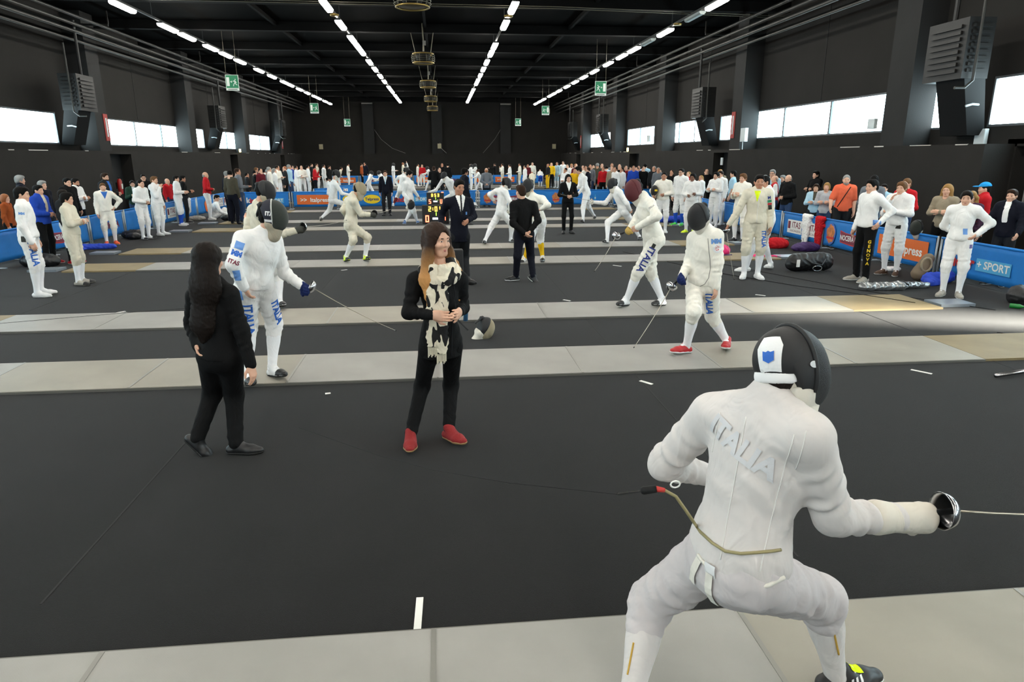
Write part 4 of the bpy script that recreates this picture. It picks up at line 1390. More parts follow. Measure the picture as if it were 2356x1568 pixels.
def mask_parts(c, M, s, res, parent, mesh=None, bib=None, trim=None, shell=None, yawish=0, back=True, tilt=0.0):
    """wire fencing mask: bulging mesh front, padded rim, bib, back tongue"""
    r, f, u = M
    mesh, bib, trim = mesh or m_mesh, bib or m_bib, trim or m_trim
    shell = shell or trim
    P = lambda x, y, z: c + (r * x + f * y + u * z) * s
    K = empty('fencing_mask', (0, 0, 0), parent=parent)
    K.empty_display_size = 0.05
    g = SDF(res)
    g.ell(P(0, .02, .0), V3(.104, .130, .142) * s, M, 0.03)
    g.ell(P(0, .05, -.05), V3(.080, .095, .095) * s, M, 0.05)
    g.cut(P(0, .012, 0), nrm(-f - u * .12))
    sdf_obj('mesh_front', g, mesh, K)
    g = SDF(res)
    g.ell(P(0, .012, .0), V3(.110, .122, .148) * s, M, 0.03)
    g.cut(P(0, .022, 0), nrm(f + u * .12))
    g.cut(P(0, -.055, -.01), nrm(-f - u * .45))
    g.cut(P(0, 0, -.10), nrm(-u + f * .3))
    sdf_obj('side_shell', g, shell, K)
    g = SDF(res)
    g.cone(P(0, .045, -.075), P(0, .028, -.185), .078 * s, .064 * s, 0.04)
    g.cone(P(-.05, -.005, -.07), P(.05, -.005, -.07), .05 * s, .05 * s, .04)
    g.cut(P(0, 0, -.055), u)
    g.cut(P(0, -.045, 0), -f)
    sdf_obj('bib', g, bib, K)
    if back:
        g = SDF(res)
        g.cone(P(0, -.02, .125), P(0, -.095, .075), .03 * s, .032 * s, 0.02, flat=(nrm(f * .5 + u), .35))
        g.cone(P(0, -.095, .075), P(0, -.118, .0), .032 * s, .03 * s, 0.02, flat=(nrm(f), .35))
        sdf_obj('tongue', g, trim, K)
    return K


def dress_legs(p, J, s, lod_res, spec, parent, fem):
    w = spec.get('w', 1.0)
    up = nrm(J['nk'] - J['pl'])
    out = spec['outfit']
    bot = CL[spec.get('trousers') or spec.get('bottom', 'white')]
    if out == 'fence' and not spec.get('trousers'):
        g = SDF(lod_res)
        _, _, _, hr, hf = frames(J)
        Mh = np.array([hr, hf, up])
        g.ell(J['pl'] + up * .03 * s, V3(.158, .116, .14) * w * s + .006, Mh, .05)
        g.ell(J['pl'] - hf * .045 * s - up * .06 * s, V3(.138, .088, .105) * w * s + .008, Mh, .06)
        for q in 'lr':
            kd = nrm(J['a' + q] - J['k' + q])
            g.cone(J['h' + q], J['k' + q], .097 * s * w + .009, .066 * s * w + .013, .05, wr=(.009 * s, .075, .8, .5))
            g.cone(J['k' + q], J['k' + q] + kd * .085 * s, .066 * s * w + .012, .060 * s * w + .011, .04, wr=(.008 * s, .05, .5, .8))
            g.cone(J['k' + q] + kd * .10 * s, J['k' + q] + kd * .115 * s, .056 * s * w + .008, .054 * s * w + .007, .012)
        g.wobble(.004, .14, 2)
        g.wobble(.0012, .06, 4)
        b = sdf_obj('breeches', g, bot, parent)
        for q in 'lr':
            g = SDF(lod_res * .9)
            g.cone(J['k' + q], J['a' + q] - up * .01, .053 * s * w + .005, .039 * s + .004, .02, bulge=.014 * s, bt=.32)
            g.cone(J['a' + q], J['a' + q] + nrm(J['t' + q] - J['a' + q]) * .06 * s, .038 * s, .036 * s, .02)
            sdf_obj('sock', g, CL[spec.get('socks', 'sock')], parent)
        return b
    g = SDF(lod_res)
    _, _, _, hr, hf = frames(J)
    Mh = np.array([hr, hf, up])
    g.ell(J['pl'] + up * .03 * s, V3(.150, .112, .14) * w * s + .008, Mh, .05)
    g.ell(J['pl'] - hf * .045 * s - up * .06 * s, V3(.135, .086, .105) * w * s + .008, Mh, .06)
    slim = spec.get('slim', 1.0)
    for q in 'lr':
        g.cone(J['h' + q], J['k' + q], .092 * s * w * slim + .006, .064 * s * slim + .006, .05)
        g.cone(J['k' + q], J['a' + q] - (J['a' + q] - J['k' + q]) * .02, .064 * s * slim + .006, .052 * s * slim + .004, .04, wr=(.005, .09, .85, .3))
    return sdf_obj('trousers', g, bot, parent)


def shoes(J, s, res, spec, parent):
    for q in 'lr':
        shn = spec.get('shoes', 'black')
        g = SDF(res * .75)
        sp, un, sd = add_foot(g, J, q, s, 0.004)
        sh = sdf_obj('shoe', g, SH[shn], parent)
        g = SDF(res * .75)
        add_foot(g, J, q, s, 0.009)
        g.cut(sp + un * .022 * s, un)
        sol = spec.get('sole', 'w')
        sdf_obj('sole', g, {'w': m_sole_w, 'b': m_sole_b, 't': m_sole_t}[sol], sh)
        if sol == 'b' and spec['outfit'] == 'fence':
            g = SDF(res * .75)
            add_foot(g, J, q, s, 0.0075)
            g.cut(J['a' + q] + sd * .115 * s, -sd)
            g.cut(sp + un * .02 * s, -un)
            sdf_obj('toe_cap', g, SH['black'], sh)
        if spec.get('lod', 1) <= 1 and spec['outfit'] != 'suit':
            A = J['a' + q]
            side = np.cross(sd, un)
            for j in range(3):
                c = A + sd * (.075 + .022 * j) * s - un * (.006 + .012 * j) * s
                MB().tube([tuple(c - side * .022 * s - un * .006), tuple(c + un * .004), tuple(c + side * .022 * s - un * .006)], .0045 * s, 5).build('lace', SH['white'] if shn not in ('white', 'suede') else (SH['grey'] if shn == 'white' else SH['red']), sh)


def person(spec):
    """builds one person: Empty 'person' > body (skin) + clothing children"""
    x, y = spec['at']
    J = {k: V3(v) for k, v in spec['J'].items()}
    s = spec['h'] / 1.75
    fem = spec.get('fem', False)
    w = spec.get('w', 1.0)
    lod = spec.get('lod', 1)
    root = empty('person', (x, y, spec.get('z', 0.0)), label=spec['label'], cat='person', group=spec.get('group'))
    hy, hp = spec.get('face', (spec.get('yaw', 180), 0))[:2]
    hroll = spec.get('face', (0, 0, 0))[2] if len(spec.get('face', (0, 0))) > 2 else 0
    M = head_frame(hy, hp, hroll)
    c = J['hd']
    skin = SKIN[spec.get('skin', 'a')]
    hair = spec.get('hair', ('short', 'dark'))
    top = CL[spec.get('top', 'white')]
    out = spec['outfit']
    if lod == 2:
        return far_person(root, spec, J, s, M, c, skin, hair, top)
    res = spec.get('res', 0.018 if lod == 1 else 0.011)
    hres = 0.011 if lod == 1 else 0.0062
    hdres = 0.0095 if lod == 1 else 0.006
    # ---- skin: one continuous body, finer shells for head and hands
    g = SDF(res)
    add_torso(g, J, s, -0.012, w, fem)
    for q in 'lr':
        add_arm(g, J, q, s, -0.004, w=w, wr=False)
        add_leg(g, J, q, s, -0.006, w)
        g.cone(J['a' + q], J['a' + q] + nrm(J['t' + q] - J['a' + q]) * .09 * s, .026 * s, .02 * s, .02)
    add_neck(g, J, c, M, s, 0, 0, fem)
    masked = 'mask' in spec
    gh = SDF(hres)
    add_head(gh, c, M, s, fine=not masked, fem=fem)
    add_neck(gh, J, c, M, s, 0, 0, fem)
    parts = [g, gh]
    gloved = spec.get('glove', '')
    hands = spec.get('hands', {})
    for q in 'lr':
        if q not in gloved:
            hd = hands.get(q, {})
            parts.append(hand_sdf(J, q, s, hdres, **hd) if hd else hand_sdf(J, q, s, hdres, curl=.35))
    body = sdf_obj('body', parts, [skin, m_lip if not masked and lod == 0 else (m_lip if not masked else skin)], root)
    P = lambda a, b, d: c + (M[0] * a + M[1] * b + M[2] * d) * s
    if not masked:
        for sx in (-1, 1):
            e = MB()
            Me = Matrix((Vector(M[0]), Vector(M[2]), Vector(M[1]))).transposed().to_4x4()
            Me.translation = Vector(P(.031 * sx, .0805, .003))
            e.prism(disc_outline(.0115 * s, .0042 * s, 14), -.004 * s, .0045 * s, Me)
            eo = e.build('eye', m_eye if lod == 0 else m_iris, root)
            if lod == 0:
                Me.translation = Vector(P(.031 * sx + .001, .081, .003))
                MB().prism(disc_outline(.0054 * s, .0045 * s, 12), -.002 * s, .0055 * s, Me).build('iris', m_iris, eo)
            MB().tube([tuple(P(.015 * sx, .0875, .0225)), tuple(P(.031 * sx, .0865, .026)), tuple(P(.046 * sx, .077, .0205))], [.0026 * s, .0030 * s, .0016 * s], 6).build('eyebrow', HAIR[hair[1] if hair[1] != 'grey' else 'grey'], root)
        lp = MB()
        for zz, ww, rr in ((-.0600, .0225, .0042), (-.0675, .0185, .0055)):
            lp.tube([tuple(P(-ww, .0790, zz + .001)), tuple(P(-ww * .45, .0865, zz)), tuple(P(0, .0885, zz - .0008)), tuple(P(ww * .45, .0865, zz)), tuple(P(ww, .0790, zz + .001))],
                    [.001 * s, rr * .8 * s, rr * s, rr * .8 * s, .001 * s], 8)
        lp.build('lips', m_lip, root, True)
    if hair and hair[0] != 'none':
        g = SDF(hres)
        add_hair(g, c, M, s, hair[0], 0, J)
        sdf_obj('hair', g, HAIR[hair[1]], root)
    if spec.get('beard'):
        g = SDF(hres)
        g.ell(P(0, .035, -.07), V3(.058, .062, .05) * s, M, .02)
        g.cut(P(0, .03, -.05), nrm(M[2] - M[1] * .5))
        g.ell(P(0, .105, -.063), V3(.025, .03, .012) * s, M, .01, 0, 's')
        sdf_obj('beard', g, HAIR[spec['beard']], root)
    if spec.get('glasses'):
        mb = MB()
        for sx in (-1, 1):
            mb.tube([tuple(P(.033 * sx + .024 * math.cos(a), .099, .004 + .017 * math.sin(a))) for a in np.linspace(0, 2 * PI, 13)], .0025 * s, 5, False)
            mb.tube([tuple(P(.057 * sx, .099, .006)), tuple(P(.078 * sx, .0, .006))], .0025 * s, 5)
        mb.build('glasses', m_black, root)
    # ---- clothing
    up, rt, fw, hr, hf = frames(J)
    legs = dress_legs(None, J, s, res, spec, root, fem)
    if spec.get('sandals') is None:
        shoes(J, s, res, spec, root)
    g = SDF(res)
    th = {'fence': .016, 'suit': .012, 'casual': .008, 'coat': .020}[out]
    if out == 'fence':
        add_torso(g, J, s, th, w, fem, pelvis=False)
        Mh = np.array([hr, hf, up])
        g.ell(J['pl'] + up * .02 * s, V3(.168, .126, .15) * w * s + .016, Mh, .06)
        drop = spec.get('hem', .06)
        g.cut(J['pl'] - up * drop * s, nrm(-up + hf * .25))
        g.cone(J['nk'] - up * .02 * s, J['nk'] + up * .045 * s + fw * .008, .066 * s + .004, .060 * s + .002, .03)
        if spec.get('wob', True):
            g.wobble(.0055, .19, sum(map(ord, spec['label'])) % 7)
            g.wobble(.0014, .07, sum(map(ord, spec['label'])) % 5)
        for q in 'lr':
            add_arm(g, J, q, s, .018, .016, w)
        jk = sdf_obj('fencing_jacket', g, top, root)
    elif out == 'suit':
        add_torso(g, J, s, th, w, fem)
        Mh = np.array([hr, hf, up])
        g.cone(J['pl'] + up * .1 * s, J['pl'] - up * (.13 if not fem else .06) * s, .13 * s * w, .150 * s * w, .05, flat=(hf, .78))
        g.cut(J['pl'] - up * (.13 if not fem else .05) * s, -up)
        for q in 'lr':
            add_arm(g, J, q, s, .012, .014, w, end=.97)
        jk = sdf_obj('suit_jacket', g, top, root)
        if spec.get('shirt', True):
            for nm, wid, inf, mt, bot in (('shirt', .075, th + .003, CL[spec.get('shirtc', 'white')], .14), ('tie', .016, th + .008, CL[spec.get('tie', 'navy')], .12)):
                if nm == 'tie' and not spec.get('tie'):
                    continue
                g = SDF(min(res, .012))
                add_torso(g, J, s, inf, w, fem, pelvis=False)
                g.cut(J['nk'] + fw * .03 * s, -fw)
                if nm == 'tie':
                    g.cut(J['nk'] + rt * wid * s, rt)
                    g.cut(J['nk'] - rt * wid * s, -rt)
                    g.cut(J['nk'] - up * .26 * s, -up)
                else:
                    tip = J['nk'] - up * .26 * s
                    for sg in (-1, 1):
                        g.cut(tip, nrm(rt * sg * .26 - up * wid))
                sdf_obj(nm, g, mt, root)
            g = SDF(min(res, .012))
            g.cone(J['nk'], J['nk'] + up * .035 * s + fw * .01, .066 * s, .060 * s, .02)
            sdf_obj('collar', g, CL[spec.get('shirtc', 'white')], root)
    else:
        add_torso(g, J, s, th, w, fem)
        g.cone(J['pl'] + up * .08 * s, J['pl'] - up * spec.get('hem', .08) * s, .135 * s * w + th, .145 * s * w + th, .05, flat=(hf, .78))
        g.cut(J['pl'] - up * spec.get('hem', .08) * s, -up)
        g.wobble(.004, .16, sum(map(ord, spec['label'])) % 5)
        sl = spec.get('sleeve', .97)
        for q in 'lr':
            if sl > .5:
                add_arm(g, J, q, s, th + .002, th, w, end=sl)
            else:
                g.cone(J['s' + q], J['s' + q] + (J['e' + q] - J['s' + q]) * .85, .058 * s * w + th, .054 * s * w + th, .04)
        g.cone(J['nk'] + fw * .03 * s - up * .015 * s, c - M[2] * .05 * s, .056 * s, .062 * s, .02, op='s')
        if out == 'coat':
            g.cone(J['nk'], J['nk'] + up * .04 * s, .075 * s, .075 * s, .03)
        jk = sdf_obj('top', g, top, root)
        if spec.get('inner'):
            g = SDF(min(res, .012))
            add_torso(g, J, s, th + .004, w, fem, pelvis=False)
            g.cut(J['nk'] + fw * .03 * s, -fw)
            g.cut(J['nk'] + rt * .05 * s, rt)
            g.cut(J['nk'] - rt * .05 * s, -rt)
            g.cut(J['pl'] + up * .04 * s, -up)
            sdf_obj('shirt', g, CL[spec['inner']], root)
    for q in gloved:
        hd = hands.get(q, {'curl': .95})
        big = 1.0 if spec.get('biglove') else .8
        gg = hand_sdf(J, q, s, hdres, glove=.009 if spec.get('biglove') else .004, **hd)
        d = nrm(J['w' + q] - J['e' + q])
        gg.cone(J['w' + q] - d * .13 * s, J['w' + q] - d * .02 * s, .060 * s * big, .044 * s * big, .02)
        gg.cone(J['w' + q] - d * .02 * s, J['w' + q] + d * .06 * s, .042 * s * big, .044 * s * big, .03)
        sdf_obj('glove', gg, spec.get('glovem', m_bib), root)
    if masked:
        mk = spec['mask']
        mask_parts(c, M, s, hres, root, **mk)
    spec['_root'], spec['_jacket'], spec['_legs'], spec['_M'], spec['_c'], spec['_J'], spec['_s'] = root, jk, legs, M, c, J, s
    return root


def far_person(root, spec, J, s, M, c, skin, hair, top):
    """distant figure: one continuous mesh, colours by region"""
    res = spec.get('res', 0.03)
    fem = spec.get('fem', False)
    w = spec.get('w', 1.0)
    out = spec['outfit']
    g = SDF(res)
    mats = [skin, top, CL[spec.get('bottom', 'white')], CL[spec.get('socks', 'sock')], SH[spec.get('shoes', 'black')], HAIR[hair[1]], m_mesh]
    add_head(g, c, M, s, False)
    add_neck(g, J, c, M, s, .004)
    add_torso(g, J, s, .012, w, fem, 1, pelvis=False)
    up, rt, fw, hr, hf = frames(J)
    Mh = np.array([hr, hf, up])
    g.ell(J['pl'] + up * .05 * s, V3(.16, .118, .13) * w * s + .01, Mh, .05, 1)
    g.ell(J['pl'] - up * .05 * s, V3(.158, .116, .13) * w * s + .008, Mh, .05, 2)
    for q in 'lr':
        add_arm(g, J, q, s, .013, .012, w, 1, wr=False)
        g.cone(J['w' + q], J['w' + q] + nrm(J['w' + q] - J['e' + q]) * .13 * s, .034 * s, .028 * s, .02, 0)
        add_leg(g, J, q, s, .012, w, 2, True, out != 'fence')
        if out == 'fence':
            add_leg(g, J, q, s, .008, w, 3, False, True)
        d = J['t' + q] - J['a' + q]
        g.cone(J['a' + q] - V3(0, 0, .035 * s), J['t' + q] - V3(0, 0, 0.0), .045 * s, .04 * s, .02, 4)
    g.cut(V3(0, 0, 0.0), V3(0, 0, -1))
    P = lambda a, b, d: c + (M[0] * a + M[1] * b + M[2] * d) * s
    if 'mask' in spec:
        g.ell(P(0, .025, -.005), V3(.11, .135, .14) * s, M, .03, 6)
        g.cone(P(0, .05, -.09), P(0, .03, -.2), .08 * s, .07 * s, .03, 1)
    elif hair[0] != 'none':
        g.ell(P(0, -.03, .038), V3(.088, .092, .088) * s, M, .02, 5)
        if hair[0] in ('long', 'bob', 'curly'):
            g.cone(P(0, -.06, 0), P(0, -.08, -.2 if hair[0] == 'long' else -.1), .09 * s, .085 * s, .03, 5)
    o = sdf_obj('body', g, mats, root)
    return root


_BV = {}


def bvh(o):
    if o.name not in _BV:
        me = o.data
        _BV[o.name] = BVHTree.FromPolygons([v.co for v in me.vertices], [tuple(p.vertices) for p in me.polygons])
    return _BV[o.name]


def decal(root, target, items, origin, xd, nd, m, name, lift=.005):
    """print flat shapes (verts, faces) onto the surface of a mesh: cast along -nd"""
    xd = Vector(xd).normalized()
    nd = Vector(nd)
    nd = (nd - xd * nd.dot(xd)).normalized()
    yd = nd.cross(xd)
    bv = bvh(target)
    vs, fs = items
    bm = bmesh.new()
    bvs = [bm.verts.new((x, y, 0)) for x, y, *_ in vs]
    for f in fs:
        try:
            bm.faces.new([bvs[i] for i in f])
        except ValueError:
            pass
    bmesh.ops.triangulate(bm, faces=bm.faces)
    for lim in (.06, .03, .018):
        long = [e for e in bm.edges if e.calc_length() > lim]
        if long:
            bmesh.ops.subdivide_edges(bm, edges=long, cuts=1)
            bmesh.ops.triangulate(bm, faces=bm.faces)
    O = Vector(origin)
    for v in bm.verts:
        p = O + xd * v.co.x + yd * v.co.y
        h = bv.ray_cast(p + nd * .35, -nd, .8)
        v.co = (h[0] + nd * lift) if h[0] is not None else p
    me2 = bpy.data.meshes.new(name)
    bm.to_mesh(me2)
    bm.free()
    me2.materials.append(m)
    return link(bpy.data.objects.new(name, me2), root)


def rect_items(w, h, n=4):
    return [(-w / 2, -h / 2), (w / 2, -h / 2), (w / 2, h / 2), (-w / 2, h / 2)], [(0, 1, 2, 3)]


def disc_items(rx, ry, n=20):
    return disc_outline(rx, ry, n), [tuple(range(n))]


def surf_line(root, target, pts, nd, r, m, name):
    """a seam or cord lying on a surface"""
    bv = bvh(target)
    nd = Vector(nd).normalized()
    pts = [Vector(p) for p in pts]
    pts = [a.lerp(b, t / 5) for a, b in zip(pts[:-1], pts[1:]) for t in range(5)] + [pts[-1]]
    out = []
    for p in pts:
        h = bv.ray_cast(p + nd * .35, -nd, .8)
        out.append(tuple((h[0] + nd * r * .3) if h[0] is not None else p))
    return MB().tube(out, r, 6).build(name, m, root, True)


def epee(hilt, tip, label, guard=0.0675, gold=False, group='epees', grip_dir=None, br=0.0038):
    """weapon: bell guard, grip and a blade that tapers to the point"""
    hilt, tip = V3(hilt), V3(tip)
    d = nrm(tip - hilt)
    L = np.linalg.norm(tip - hilt)
    root = empty('epee', tuple(hilt), label=label, cat='epee', group=group)
    ref = V3(0, 0, 1) if abs(d[2]) < .9 else V3(1, 0, 0)
    x = nrm(np.cross(ref, d))
    M = frame((0, 0, 0), x, np.cross(d, x))
    g = guard
    prof = [(0.006, 0.055), (g * .55, 0.046), (g * .85, 0.028), (g, 0.0), (g * .97, -0.002), (g * .82, 0.024), (g * .5, 0.04), (0.004, 0.048)]
    MB().lathe(prof, 24, M).build('guard', m_foil if not gold else m_brass, root, True)
    q = [tuple(d * (.05 + (L - .05) * t) + V3(0, 0, -0.02) * 4 * t * (1 - t)) for t in np.linspace(0, 1, 12)]
    MB().tube(q, list(np.linspace(br * 1.25, br * .7, 12)), 6).build('blade', m_blade, root, True)
    gd = -d if grip_dir is None else nrm(grip_dir)
    MB().tube([tuple(d * .045), tuple(gd * .04), tuple(gd * .12)], [.011, .012, .013], 8).build('grip', m_black, root, True)
    MB().tube([tuple(d * L), tuple(d * (L + .012))], br * 1.5, 6).build('point', m_black, root)
    return root
